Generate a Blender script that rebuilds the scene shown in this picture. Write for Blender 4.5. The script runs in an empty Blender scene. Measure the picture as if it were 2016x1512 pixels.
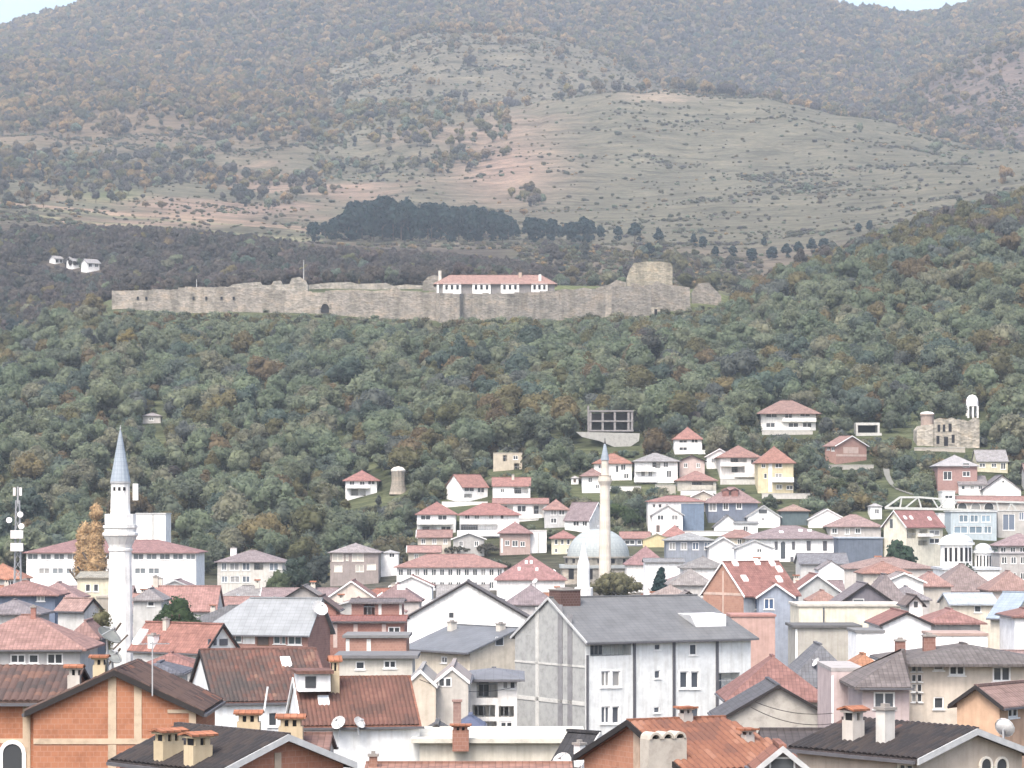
import bpy, bmesh, math, random
import numpy as np
from mathutils import Vector, Matrix
random.seed(7)
R = math.radians
sc = bpy.context.scene
COL = sc.collection
# ------------------------------------------------------------------ camera, sky, sun, exposure
F, HZ, CX, CZ = 5900.0, 1010.0, 1008.0, 18.0       # focal length in photo pixels, horizon row, centre column, eye height
cd = bpy.data.cameras.new('camera'); cam = bpy.data.objects.new('camera', cd); COL.objects.link(cam)
cam.location = (0, 0, CZ); cam.rotation_euler = (R(90), 0, 0)
cd.sensor_fit = 'HORIZONTAL'; cd.sensor_width = 36; cd.lens = 36 * F / 2016
cd.shift_y = (HZ - 756) / 2016; cd.clip_start = 1; cd.clip_end = 30000
sc.camera = cam
SUN = Vector((-0.22, -0.50, 0.84)).normalized()
w = bpy.data.worlds.new('World'); sc.world = w; w.use_nodes = True
nt = w.node_tree; bg = nt.nodes['Background']
sky = nt.nodes.new('ShaderNodeTexSky'); sky.sky_type = 'NISHITA'; sky.sun_disc = False
sky.sun_elevation = math.asin(SUN.z); sky.sun_rotation = math.atan2(SUN.x, SUN.y)
sky.air_density = 1.0; sky.dust_density = 7.0; sky.ozone_density = 0.3; sky.altitude = 400
nt.links.new(sky.outputs[0], bg.inputs[0]); bg.inputs[1].default_value = 0.145
sl = bpy.data.lights.new('sun', 'SUN'); sl.energy = 1.2; sl.angle = R(24); sl.color = (1, .985, .96)
so = bpy.data.objects.new('sun', sl); COL.objects.link(so); so.rotation_euler = SUN.to_track_quat('Z', 'Y').to_euler()
vs = sc.view_settings; vs.view_transform = 'Standard'; vs.look = 'None'; vs.gamma = 1; vs.use_curve_mapping = False
vs.exposure = 1.5
sc.cycles.use_denoising = True; sc.cycles.volume_bounces = 1; sc.cycles.max_bounces = 6
sc.cycles.diffuse_bounces = 3; sc.cycles.glossy_bounces = 2; sc.cycles.use_adaptive_sampling = True
HAZE_DENSITY = 0.0001

# ------------------------------------------------------------------ helpers
def P(px, py, Y): return Vector(((px - CX) / F * Y, Y, CZ + (HZ - py) / F * Y))
def kx(px): return (px - CX) / F

class MB:
    """collects faces; build() links them as one mesh object with slope-aligned UVs in metres"""
    def __init__(s): s.v = []; s.f = []; s.m = []
    def face(s, pts, m=0):
        i = len(s.v); s.v += [tuple(p) for p in pts]; s.f.append(tuple(range(i, i + len(pts)))); s.m.append(m)
    def hexa(s, b, t, m=0):
        """bottom ring, top ring"""
        n = len(b); i = len(s.v); s.v += [tuple(p) for p in b] + [tuple(p) for p in t]
        s.f.append(tuple(i + k for k in reversed(range(n)))); s.f.append(tuple(i + n + k for k in range(n)))
        for k in range(n):
            q = (k + 1) % n; s.f.append((i + k, i + q, i + n + q, i + n + k))
        s.m += [m] * (n + 2)
    def box(s, x0, x1, y0, y1, z0, z1, m=0):
        s.hexa([(x0, y0, z0), (x1, y0, z0), (x1, y1, z0), (x0, y1, z0)], [(x0, y0, z1), (x1, y0, z1), (x1, y1, z1), (x0, y1, z1)], m)
    def bar(s, a, b, w, d=None, m=0):
        a = Vector(a); b = Vector(b); d = d or w; n = (b - a)
        if n.length < 1e-6: return
        n.normalize(); u = n.cross(Vector((0, 0, 1)))
        if u.length < 1e-3: u = Vector((1, 0, 0))
        u.normalize(); v = n.cross(u); u = u * w / 2; v = v * d / 2
        s.hexa([a - u - v, a + u - v, a + u + v, a - u + v], [b - u - v, b + u - v, b + u + v, b - u + v], m)
    def lathe(s, prof, n=16, c=(0, 0, 0), m=0, mfun=None, a0=0.0, a1=2 * math.pi):
        full = abs(a1 - a0 - 2 * math.pi) < 1e-6
        k = n if full else n + 1; i = len(s.v)
        for r, z in prof:
            for j in range(k):
                a = a0 + (a1 - a0) * j / n; s.v.append((c[0] + r * math.cos(a), c[1] + r * math.sin(a), c[2] + z))
        for q in range(len(prof) - 1):
            for j in range(n):
                j2 = (j + 1) % k
                s.f.append((i + q * k + j, i + q * k + j2, i + (q + 1) * k + j2, i + (q + 1) * k + j)); s.m.append(mfun(q) if mfun else m)
    def build(s, name, mats, parent=None, smooth=False):
        me = bpy.data.meshes.new(name); me.from_pydata(s.v, [], s.f)
        mats = mats if isinstance(mats, (list, tuple)) else [mats]
        for a in mats: me.materials.append(a)
        if len(mats) > 1: me.polygons.foreach_set('material_index', s.m)
        if smooth: me.polygons.foreach_set('use_smooth', [True] * len(s.f))
        uv = me.uv_layers.new(name='UVMap').data
        Z = Vector((0, 0, 1))
        for p in me.polygons:
            n = p.normal
            u = Z.cross(n)
            if u.length < 0.02: u = Vector((1, 0, 0)); v = Vector((0, 1, 0))
            else: u.normalize(); v = n.cross(u)
            for li in p.loop_indices:
                c = me.vertices[me.loops[li].vertex_index].co; uv[li].uv = (c.dot(u), c.dot(v))
        return obj(name, me, parent)

def obj(name, me, parent=None):
    o = bpy.data.objects.new(name, me); COL.objects.link(o)
    if parent is not None: o.parent = parent
    return o
def tag(o, label=None, cat=None, group=None, kind=None):
    if label: o['label'] = label
    if cat: o['category'] = cat
    if group: o['group'] = group
    if kind: o['kind'] = kind
    return o
def thing(name, label, cat, loc=(0, 0, 0), rz=0.0, group=None):
    o = bpy.data.objects.new(name, None); COL.objects.link(o); o.empty_display_size = .5
    o.location = loc; o.rotation_euler = (0, 0, rz)
    return tag(o, label, cat, group)

# ------------------------------------------------------------------ materials
MC = {}
def newmat(key):
    m = bpy.data.materials.new(key); m.use_nodes = True
    n = m.node_tree.nodes; b = n['Principled BSDF']; b.inputs['Specular IOR Level'].default_value = .25
    return m, n, m.node_tree.links, b
def hexname(c): return '_'.join(str(int(round(x * 255))) for x in c)
def rgb(c): return (c[0], c[1], c[2], 1)
def mul(c, k): return tuple(min(1, x * k) for x in c)
def mapnode(n, l, scale, coord='UV'):
    tc = n.new('ShaderNodeTexCoord'); mp = n.new('ShaderNodeMapping'); mp.inputs['Scale'].default_value = scale
    l.new(tc.outputs[coord], mp.inputs[0]); return mp
def noise(n, l, vec, scale, detail=4, rough=.6):
    t = n.new('ShaderNodeTexNoise'); t.inputs['Scale'].default_value = scale; t.inputs['Detail'].default_value = detail
    t.inputs['Roughness'].default_value = rough; l.new(vec, t.inputs['Vector']); return t
def ramp(n, l, fac, stops):
    r = n.new('ShaderNodeValToRGB'); e = r.color_ramp.elements
    while len(e) < len(stops): e.new(.5)
    for k, (p, c) in enumerate(stops): e[k].position = p; e[k].color = rgb(c)
    l.new(fac, r.inputs[0]); return r
def mix(n, l, fac, a, b, mode='MIX'):
    m = n.new('ShaderNodeMix'); m.data_type = 'RGBA'; m.blend_type = mode
    for sock, val in ((0, fac), (6, a), (7, b)):
        if hasattr(val, 'is_output'): l.new(val, m.inputs[sock])
        elif isinstance(val, (int, float)): m.inputs[sock].default_value = val
        else: m.inputs[sock].default_value = rgb(val)
    return m.outputs[2]
def bump(n, l, b, h, strength=.3, dist=.03):
    bp = n.new('ShaderNodeBump'); bp.inputs['Strength'].default_value = strength; bp.inputs['Distance'].default_value = dist
    l.new(h, bp.inputs['Height']); l.new(bp.outputs[0], b.inputs['Normal'])

def plaster(c):
    if min(c) < .66: c = mul(c, .78)
    key = 'plaster_' + hexname(c)
    if key in MC: return MC[key]
    m, n, l, b = newmat(key); mp = mapnode(n, l, (1, 1, 1))
    a = noise(n, l, mp.outputs[0], .7, 8, .68); mp2 = mapnode(n, l, (2.2, .18, 1)); s = noise(n, l, mp2.outputs[0], 1.4, 5)
    r = ramp(n, l, a.outputs[0], [(.3, mul(c, .76)), (.6, mul(c, 1.04))])
    r2 = ramp(n, l, s.outputs[0], [(.34, (.74, .72, .69)), (.54, (1, 1, 1))])
    l.new(mix(n, l, .55, r.outputs[0], r2.outputs[0], 'MULTIPLY'), b.inputs['Base Color']); b.inputs['Roughness'].default_value = .92
    f = noise(n, l, mp.outputs[0], 14, 4); bump(n, l, b, f.outputs[0], .25, .02)
    MC[key] = m; return m
def concrete(c):
    c = mul(c, .78)
    key = 'concrete_' + hexname(c)
    if key in MC: return MC[key]
    m, n, l, b = newmat(key); mp = mapnode(n, l, (1, 1, 1))
    a = noise(n, l, mp.outputs[0], 1.3, 8, .7)
    r = ramp(n, l, a.outputs[0], [(.3, mul(c, .7)), (.5, c), (.7, mul(c, 1.15))])
    l.new(r.outputs[0], b.inputs['Base Color']); b.inputs['Roughness'].default_value = .95
    bump(n, l, b, a.outputs[0], .4, .03); MC[key] = m; return m
def tile(c, mott=.5):
    if max(c) > .3: c = (c[0] * .60, c[1] * .64, c[2] * .67)
    else: c = mul(c, .82)
    key = 'roof_tile_' + hexname(c) + '_%d' % (mott * 10)
    if key in MC: return MC[key]
    m, n, l, b = newmat(key); mp = mapnode(n, l, (1, 1, 1))
    br = n.new('ShaderNodeTexBrick'); br.offset = 0; br.inputs['Scale'].default_value = 1
    br.inputs['Brick Width'].default_value = .28; br.inputs['Row Height'].default_value = .36; br.inputs['Mortar Size'].default_value = .012
    br.inputs['Color1'].default_value = rgb(mul(c, 1 - .35 * mott)); br.inputs['Color2'].default_value = rgb(mul(c, 1 + .3 * mott)); br.inputs['Mortar'].default_value = rgb(mul(c, .5))
    br.inputs['Bias'].default_value = -.1
    l.new(mp.outputs[0], br.inputs['Vector'])
    a = noise(n, l, mp.outputs[0], .8, 6, .65)
    dirt = ramp(n, l, a.outputs[0], [(.36, (.52, .50, .48)), (.56, (1, 1, 1))])
    l.new(mix(n, l, .75 * mott + .2, br.outputs[0], dirt.outputs[0], 'MULTIPLY'), b.inputs['Base Color']); b.inputs['Roughness'].default_value = .85
    sep = n.new('ShaderNodeSeparateXYZ'); l.new(mp.outputs[0], sep.inputs[0])
    def mm(op, a_, b_=None):
        q = n.new('ShaderNodeMath'); q.operation = op
        for i, v in enumerate((a_, b_)):
            if v is None: continue
            if hasattr(v, 'is_output'): l.new(v, q.inputs[i])
            else: q.inputs[i].default_value = v
        return q.outputs[0]
    row = mm('FRACT', mm('DIVIDE', sep.outputs[1], .36)); colw = mm('ABSOLUTE', mm('SINE', mm('MULTIPLY', sep.outputs[0], math.pi / .28)))
    h = mm('ADD', mm('MULTIPLY', row, -.6), mm('MULTIPLY', colw, .6)); bump(n, l, b, h, .6, .06)
    MC[key] = m; return m
def sheet(c):
    c = mul(c, .78)
    key = 'sheet_metal_' + hexname(c)
    if key in MC: return MC[key]
    m, n, l, b = newmat(key); mp = mapnode(n, l, (1, 1, 1))
    a = noise(n, l, mp.outputs[0], .6, 5); r = ramp(n, l, a.outputs[0], [(.35, mul(c, .82)), (.6, mul(c, 1.06))])
    br = n.new('ShaderNodeTexBrick'); br.offset = 0; br.inputs['Scale'].default_value = 1; br.inputs['Brick Width'].default_value = .55
    br.inputs['Row Height'].default_value = .4; br.inputs['Mortar Size'].default_value = .02
    br.inputs['Color1'].default_value = (1, 1, 1, 1); br.inputs['Color2'].default_value = (.93, .93, .93, 1); br.inputs['Mortar'].default_value = (.72, .72, .72, 1)
    l.new(mp.outputs[0], br.inputs['Vector'])
    l.new(mix(n, l, 1.0, r.outputs[0], br.outputs[0], 'MULTIPLY'), b.inputs['Base Color'])
    b.inputs['Roughness'].default_value = .6; bump(n, l, b, br.outputs['Fac'], -.4, .04); MC[key] = m; return m
def brick(c, mortar=(.5, .45, .4)):
    c = mul(c, .66)
    key = 'brickwork_' + hexname(c)
    if key in MC: return MC[key]
    m, n, l, b = newmat(key); mp = mapnode(n, l, (1, 1, 1))
    br = n.new('ShaderNodeTexBrick'); br.inputs['Scale'].default_value = 1; br.inputs['Brick Width'].default_value = .26
    br.inputs['Row Height'].default_value = .2; br.inputs['Mortar Size'].default_value = .014
    br.inputs['Color1'].default_value = rgb(mul(c, .93)); br.inputs['Color2'].default_value = rgb(mul(c, 1.07)); br.inputs['Mortar'].default_value = rgb(tuple(.86 * a + .14 * q for a, q in zip(c, mortar)))
    l.new(mp.outputs[0], br.inputs['Vector'])
    a = noise(n, l, mp.outputs[0], 1.1, 8, .75); r = ramp(n, l, a.outputs[0], [(.3, (.66, .64, .64)), (.5, (1, 1, 1)), (.66, (1.0, 1.06, 1.1))])
    l.new(mix(n, l, .8, br.outputs[0], r.outputs[0], 'MULTIPLY'), b.inputs['Base Color']); b.inputs['Roughness'].default_value = .92
    bump(n, l, b, br.outputs['Fac'], -.5, .02); MC[key] = m; return m
def plain(name, c, rough=.7, metal=0.0):
    key = name + '_' + hexname(c)
    if key in MC: return MC[key]
    m, n, l, b = newmat(key); mp = mapnode(n, l, (1, 1, 1), 'Object'); a = noise(n, l, mp.outputs[0], 3, 5)
    r = ramp(n, l, a.outputs[0], [(.3, mul(c, .82)), (.65, mul(c, 1.05))]); l.new(r.outputs[0], b.inputs['Base Color'])
    b.inputs['Roughness'].default_value = rough; b.inputs['Metallic'].default_value = metal; MC[key] = m; return m
def glass(c=(.05, .055, .06)):
    key = 'glass_' + hexname(c)
    if key in MC: return MC[key]
    m, n, l, b = newmat(key)
    oi = n.new('ShaderNodeObjectInfo'); r = ramp(n, l, oi.outputs['Random'], [(.45, c), (.8, mul(c, 1.7)), (.9, (.28, .28, .27))])
    l.new(r.outputs[0], b.inputs['Base Color']); b.inputs['Roughness'].default_value = .18; b.inputs['Specular IOR Level'].default_value = .5
    MC[key] = m; return m
def stone(c):
    c = mul(c, .60)
    key = 'stone_wall_' + hexname(c)
    if key in MC: return MC[key]
    m, n, l, b = newmat(key); mp = mapnode(n, l, (1, 1.6, 1))
    v = n.new('ShaderNodeTexVoronoi'); v.inputs['Scale'].default_value = 1.1; l.new(mp.outputs[0], v.inputs['Vector'])
    a = noise(n, l, mp.outputs[0], .16, 8, .7); mp2 = mapnode(n, l, (.35, .06, 1)); s = noise(n, l, mp2.outputs[0], 1.2, 5)
    r = ramp(n, l, a.outputs[0], [(.34, mul(c, .55)), (.5, c), (.66, (min(1, c[0] * 1.2), c[1] * 1.1, c[2] * 1.0))])
    hs = n.new('ShaderNodeSeparateColor'); l.new(v.outputs['Color'], hs.inputs[0])
    r2 = ramp(n, l, hs.outputs[0], [(0, (.7, .7, .7)), (1, (1.15, 1.12, 1.1))]); r3 = ramp(n, l, s.outputs[0], [(.4, (.6, .6, .57)), (.55, (1, 1, 1))])
    x = mix(n, l, .8, r.outputs[0], r2.outputs[0], 'MULTIPLY'); l.new(mix(n, l, .7, x, r3.outputs[0], 'MULTIPLY'), b.inputs['Base Color'])
    b.inputs['Roughness'].default_value = .95; bump(n, l, b, v.outputs['Distance'], .6, .25); MC[key] = m; return m
def leafmat(c, inst=False):
    key = 'foliage_' + ('wood' if inst else hexname(c))
    if key in MC: return MC[key]
    m, n, l, b = newmat(key); tc = n.new('ShaderNodeTexCoord')
    a = noise(n, l, tc.outputs['Object'], 3.0, 3); geo = n.new('ShaderNodeNewGeometry')
    r = ramp(n, l, a.outputs[0], [(.3, (.62, .62, .66)), (.7, (1.3, 1.28, 1.1))])
    if inst:
        at = n.new('ShaderNodeAttribute'); at.attribute_type = 'INSTANCER'; at.attribute_name = 'tint'; src = at.outputs['Color']
    else: src = c
    l.new(mix(n, l, 1.0, src, r.outputs[0], 'MULTIPLY'), b.inputs['Base Color']); b.inputs['Roughness'].default_value = .8
    b.inputs['Specular IOR Level'].default_value = .15
    tr = n.new('ShaderNodeBsdfTranslucent'); ms = n.new('ShaderNodeMixShader'); ms.inputs[0].default_value = .5; l.new(b.inputs['Base Color'].links[0].from_socket, tr.inputs[0])
    l.new(b.outputs[0], ms.inputs[1]); l.new(tr.outputs[0], ms.inputs[2]); l.new(ms.outputs[0], n['Material Output'].inputs['Surface']); MC[key] = m; return m

WHITE = (.80, .80, .78); CREAM = (.74, .68, .53); BEIGE = (.60, .52, .42); OFFW = (.70, .69, .65)
DARKV = plain('dark_wood', (.045, .04, .04)); WHITEM = plain('white_paint', (.78, .78, .76)); BROWNM = plain('brown_wood', (.16, .09, .06))
GREYM = plain('grey_metal', (.34, .35, .36), .5); PIPE = plain('gutter_metal', (.10, .10, .11), .5); VOID = plain('dark_interior', (.015, .015, .018))  # the near-black interior puts the shade inside openings into the colour
RED = (.40, .17, .12); PINK = (.46, .25, .21); BROWN = (.22, .15, .13); DGREY = (.12, .12, .125); LGREY = (.36, .38, .39); ORANGE = (.42, .17, .10); MAROON = (.25, .11, .09)
BRICK = (.49, .215, .122); CONC = (.42, .41, .38)
# ------------------------------------------------------------------ terrain: cross-section lines lofted over distance
_rs = np.random.RandomState(3); _tab = _rs.rand(256, 256)
def vnoise(x, y):
    xi = np.floor(x).astype(int); yi = np.floor(y).astype(int); fx = x - xi; fy = y - yi
    fx = fx * fx * (3 - 2 * fx); fy = fy * fy * (3 - 2 * fy); g = lambda a, b: _tab[a & 255, b & 255]
    return (g(xi, yi) * (1 - fx) + g(xi + 1, yi) * fx) * (1 - fy) + (g(xi, yi + 1) * (1 - fx) + g(xi + 1, yi + 1) * fx) * fy
def fbm(x, y, o=5):
    s = 0; a = .5
    for k in range(o): s = s + a * vnoise(x * 2 ** k + 17.3 * k, y * 2 ** k + 9.1 * k); a *= .5
    return s * 2 - 1
KN = np.array([-2200, 0, 220, 640, 860, 1100, 1400, 1480, 1600, 1800, 2016, 4200.])
LINES = [('z', 20, 3), ('z', 100, 3), ('z', 190, 0), ('z', 450, 0),
 ('z', 560, [2, 2, 2, 3, 4, 4, 5, 5, 5, 5, 5, 5]),
 ('p', [650, 645, 640, 630, 605, 600, 600, 600, 600, 600, 605, 615], 1090),
 ('p', [700, 695, 690, 680, 650, 640, 640, 640, 640, 640, 645, 655], 1000),
 ('p', [760, 755, 750, 740, 705, 695, 690, 690, 690, 690, 695, 705], 890),
 ('p', [815, 815, 810, 800, 770, 760, 760, 758, 755, 755, 760, 775], [870, 815, 800, 800, 800, 800, 800, 800, 800, 790, 780, 760]),
 ('p', [980, 990, 1005, 990, 985, 1000, 1020, 1065, 1130, 1200, 1260, 1400], [900, 705, 612, 622, 632, 626, 606, 592, 542, 474, 420, 260]),
 ('p', [1025, 1035, 1050, 1040, 1035, 1045, 1065, 1110, 1175, 1245, 1305, 1450], [900, 712, 585, 568, 566, 562, 576, 596, 556, 490, 436, 280]),
 ('p', [1130, 1140, 1155, 1150, 1150, 1160, 1180, 1215, 1280, 1350, 1410, 1540], [800, 690, 600, 585, 580, 575, 574, 594, 575, 510, 455, 300]),
 ('p', 1560, [470, 448, 450, 475, 490, 485, 500, 508, 500, 465, 425, 320]),
 ('p', 1640, [440, 425, 445, 472, 478, 478, 480, 482, 475, 445, 410, 310]),
 ('p', 1760, [405, 400, 425, 455, 462, 465, 460, 458, 452, 428, 395, 295]),
 ('p', 2050, [320, 330, 350, 370, 370, 360, 350, 347, 345, 340, 330, 260])]
KN2 = np.array([-2200, 0, 60, 135, 300, 600, 720, 850, 950, 1050, 1200, 1330, 1420, 1600, 1680, 1730, 1790, 1850, 1930, 2016, 4200.])
LINES2 = [('p', 2400, [240, 270, 266, 262, 252, 238, 230, 216, 208, 199, 192, 190, 191, 205, 222, 233, 250, 268, 287, 306, 320]),
 ('p', 2560, [200, 232, 228, 224, 214, 206, 202, 196, 196, 205, 204, 206, 208, 226, 240, 250, 264, 272, 282, 292, 300]),
 ('p', 2950, [120, 150, 152, 154, 160, 168, 122, 70, 62, 72, 108, 178, 212, 214, 212, 208, 190, 158, 118, 90, 40]),
 ('p', 3120, [110, 135, 136, 138, 142, 148, 118, 84, 76, 84, 118, 174, 196, 198, 196, 194, 186, 164, 128, 98, 30]),
 ('p', 4000, [172, 62, 44, 20, -25, -60, -65, -70, -70, -65, -55, -40, -28, 2, 24, 32, 36, 28, 12, -12, -180]),
 ('p', 4700, [190, 90, 70, 50, 10, -20, -30, -30, -30, -30, -20, -10, 0, 30, 50, 60, 62, 55, 40, 20, -150])]
def _line(ln, kn, px):
    k, a, b = ln
    A = np.interp(px, kn, a) if isinstance(a, list) else np.full(px.shape, float(a))
    B = np.interp(px, kn, b) if isinstance(b, list) else np.full(px.shape, float(b))
    return A, (B if k == 'z' else CZ + (HZ - B) / F * A)
def _smooth(px, v, wdt=25):
    g = np.arange(-2200, 4201, 10.0)
    return g
PXG = np.concatenate([np.arange(-2200, -300, 60.0), np.arange(-300, 2320, 9.0), np.arange(2320, 4200, 60.0)])
YG = np.concatenate([np.linspace(20, 560, 55)[:-1], 560 * np.exp(np.arange(0, math.log(4690 / 560), .0062))])
def _build_grid():
    L = [_line(a, KN, PXG) for a in LINES] + [_line(a, KN2, PXG) for a in LINES2]
    YY = np.array([a[0] for a in L]); ZZ = np.array([a[1] for a in L]); out = np.zeros((len(PXG), len(YG)))
    # soften the corners of the knot polylines
    ker = np.hanning(13); ker /= ker.sum()
    for M in (YY, ZZ):
        for i in range(M.shape[0]):
            M[i] = np.convolve(np.pad(M[i], 6, mode='edge'), ker, 'valid')
    for c in range(len(PXG)):
        Yk, zk = YY[:, c], ZZ[:, c]; h = np.diff(Yk); d = np.diff(zk) / h; m = np.zeros(len(Yk))
        w1 = 2 * h[1:] + h[:-1]; w2 = h[1:] + 2 * h[:-1]; ok = d[:-1] * d[1:] > 0
        with np.errstate(divide='ignore', invalid='ignore'):
            hm = (w1 + w2) / (w1 / d[:-1] + w2 / d[1:])
        m[1:-1] = np.where(ok, hm, 0); m[0] = d[0]; m[-1] = d[-1]
        i = np.clip(np.searchsorted(Yk, YG) - 1, 0, len(h) - 1); tt = (YG - Yk[i]) / h[i]
        out[c] = ((2 * tt ** 3 - 3 * tt ** 2 + 1) * zk[i] + (tt ** 3 - 2 * tt ** 2 + tt) * h[i] * m[i] + (-2 * tt ** 3 + 3 * tt ** 2) * zk[i + 1] + (tt ** 3 - tt ** 2) * h[i] * m[i + 1])
    X = (PXG[:, None] - CX) / F * np.maximum(YG, 400)[None, :]; Yb = np.broadcast_to(YG[None, :], X.shape)
    amp = np.clip((Yb - 700) / 900, 0, 1) * .5 + np.clip((Yb - 1100) / 1500, 0, 1) * 9
    fold = np.clip((Yb - 1750) / 500, 0, 1) * 16 * (np.abs(fbm(X / 95 + 3, Yb / 330 + 8, 4)) - .3)
    out = out + fold + amp * fbm(X / 160, Yb / 160) + np.clip((Yb - 640) / 300, 0, 1) * .8 * fbm(X / 22, Yb / 22, 3)
    return X, Yb, out
GX, GYY, GZ = _build_grid()
def _gi(px, Y):
    px = np.clip(px, PXG[0], PXG[-1] - 1e-3); Y = np.clip(Y, YG[0], YG[-1] - 1e-3)
    i = np.clip(np.searchsorted(PXG, px, side='right') - 1, 0, len(PXG) - 2); j = np.clip(np.searchsorted(YG, Y, side='right') - 1, 0, len(YG) - 2)
    return i, j, (px - PXG[i]) / (PXG[i + 1] - PXG[i]), (Y - YG[j]) / (YG[j + 1] - YG[j])
def ground(x, y):
    x = np.asarray(x, float); y = np.asarray(y, float)
    px = CX + F * x / np.maximum(y, 400); i, j, a, b = _gi(px, y)
    return (GZ[i, j] * (1 - a) + GZ[i + 1, j] * a) * (1 - b) + (GZ[i, j + 1] * (1 - a) + GZ[i + 1, j + 1] * a) * b
def gz(x, y): return float(ground(np.array([x]), np.array([y]))[0])
def hit(px, py, y0=560, y1=4500):
    """distance at which the line of sight through a photo pixel meets the ground"""
    Y = np.arange(y0, y1, 1.0); d = CZ + (HZ - py) / F * Y - ground(kx(px) * Y, Y)
    i = np.argmax(d <= 0); return float(Y[i]) if d[i] <= 0 else float(y1)
GPY = HZ - (GZ - CZ) * F / GYY                                    # photo row of each ground point
HOR = np.minimum.accumulate(GPY, axis=1)                            # skyline of the nearer ground

def make_ground():
    nx, ny = GX.shape; v = np.stack([GX, GYY, GZ], -1).reshape(-1, 3)
    idx = np.arange(nx * ny).reshape(nx, ny)
    f = np.stack([idx[:-1, :-1], idx[1:, :-1], idx[1:, 1:], idx[:-1, 1:]], -1).reshape(-1, 4)
    me = bpy.data.meshes.new('terrain'); me.vertices.add(len(v)); me.vertices.foreach_set('co', v.ravel())
    me.loops.add(f.size); me.loops.foreach_set('vertex_index', f.ravel()); me.polygons.add(len(f))
    me.polygons.foreach_set('loop_start', np.arange(0, f.size, 4)); me.polygons.foreach_set('loop_total', np.full(len(f), 4))
    me.update(calc_edges=True); me.polygons.foreach_set('use_smooth', [True] * len(f))
    PX = np.broadcast_to(PXG[:, None], GX.shape); PY = GPY; Y = GYY
    n1 = fbm(GX / 90 + 40, Y / 90); n2 = fbm(GX / 30 + 11, Y / 30 + 5)
    def blend(c, new, a): return c * (1 - a[..., None]) + np.array(new) * a[..., None]
    def sm(x, a, b): return np.clip((x - a) / (b - a), 0, 1)
    c = np.zeros(GX.shape + (3,)); c[:] = (.10, .10, .07)                                  # garden soil and rough grass
    c = blend(c, (.16, .15, .135), sm(-Y, -600, -540))                                     # streets of the town
    c = blend(c, (.11, .125, .07), sm(Y, 590, 640))                                      # wood floor
    c = blend(c, (.15, .17, .08), sm(n1, .1, .4) * sm(Y, 780, 860) * (Y < 1100))           # clearings
    c = blend(c, (.155, .13, .10), sm(Y, 1180, 1330) * sm(PX, 980, 1080))                   # dry grass behind the fortress
    c = blend(c, (.10, .085, .07), sm(Y, 1150, 1220) * sm(-PX, -1060, -980))
    bare = sm(Y, 1560, 1640)
    c = blend(c, (.132, .124, .090), bare)                                                 # dry hill pasture
    c = blend(c, (.235, .175, .135), bare * sm(n1 + .35 * np.exp(-((PX - 620) / 330) ** 2 - ((PY - 400) / 45) ** 2) * 2 - .15, .05, .45) * sm(-PX, -1250, -900))
    c = blend(c, (.25, .18, .14), bare * np.exp(-((PX - 990) / 110) ** 2 - ((PY - 330) / 70) ** 2))
    c = blend(c, (.27, .22, .165), bare * np.exp(-((PX - 1230 - (PY - 140) * 1.3) / 70) ** 2) * (PY < 200))
    strips = (PX < 640) * (Y < 1800) * bare
    c = blend(c, (.21, .20, .125), strips * (np.sin(Y / 17 + GX / 120) > .2)); c = blend(c, (.28, .21, .155), strips * (np.sin(Y / 23 + 2 + GX / 90) > .55))
    c = blend(c, (.15, .17, .09), np.exp(-((PX - 210) / 70) ** 2 - ((PY - 385) / 14) ** 2) * bare)
    far = sm(Y, 2500, 2620)
    c = blend(c, (.14, .126, .092), far)
    c = blend(c, (.13, .10, .085), far * sm(PX, 1280, 1380) * (Y > 2450))
    c = blend(c, (.13, .105, .075), sm(Y, 2980, 3080))
    c = blend(c, (.15, .115, .08), sm(Y, 2150, 2400) * sm(-PX, -680, -560))
    c = c * (1 + .28 * n2[..., None]) * np.where(Y > 1150, .86, .9)[..., None]
    at = me.color_attributes.new('cover', 'FLOAT_COLOR', 'POINT'); q = np.ones((nx * ny, 4)); q[:, :3] = np.clip(c.reshape(-1, 3), 0, 1)
    at.data.foreach_set('color', q.ravel())
    m, n, l, b = newmat('hill_ground'); a = n.new('ShaderNodeAttribute'); a.attribute_name = 'cover'
    mpg = mapnode(n, l, (.45, 1.5, 2.2), 'Object'); t1 = noise(n, l, mpg.outputs[0], .055, 10, .72)
    t2 = noise(n, l, mpg.outputs[0], .4, 6, .75); r2 = ramp(n, l, t2.outputs[0], [(.38, (.62, .63, .62)), (.5, (1, 1, 1)), (.62, (1.22, 1.2, 1.18))])
    r = ramp(n, l, t1.outputs[0], [(.36, (.52, .53, .52)), (.5, (1, 1, 1)), (.66, (1.4, 1.35, 1.3))])
    l.new(mix(n, l, 1.0, mix(n, l, 1.0, a.outputs['Color'], r.outputs[0], 'MULTIPLY'), r2.outputs[0], 'MULTIPLY'), b.inputs['Base Color']); b.inputs['Roughness'].default_value = 1
    b.inputs['Specular IOR Level'].default_value = 0; bump(n, l, b, t1.outputs[0], 1.0, 5.0)
    me.materials.append(m); return tag(obj('terrain', me), 'wooded fortress hill with dry grass mountains rising behind the town', 'hill', kind='structure')
make_ground()
# ------------------------------------------------------------------ house builder
REG = []      # what has been built, for placing the rest: (pl, pr, lowest visible row, Y, footprint corners)
ROOFS = {'tile': tile, 'sheet': sheet, 'plaster': plaster, 'conc': concrete}
class House: pass

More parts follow.
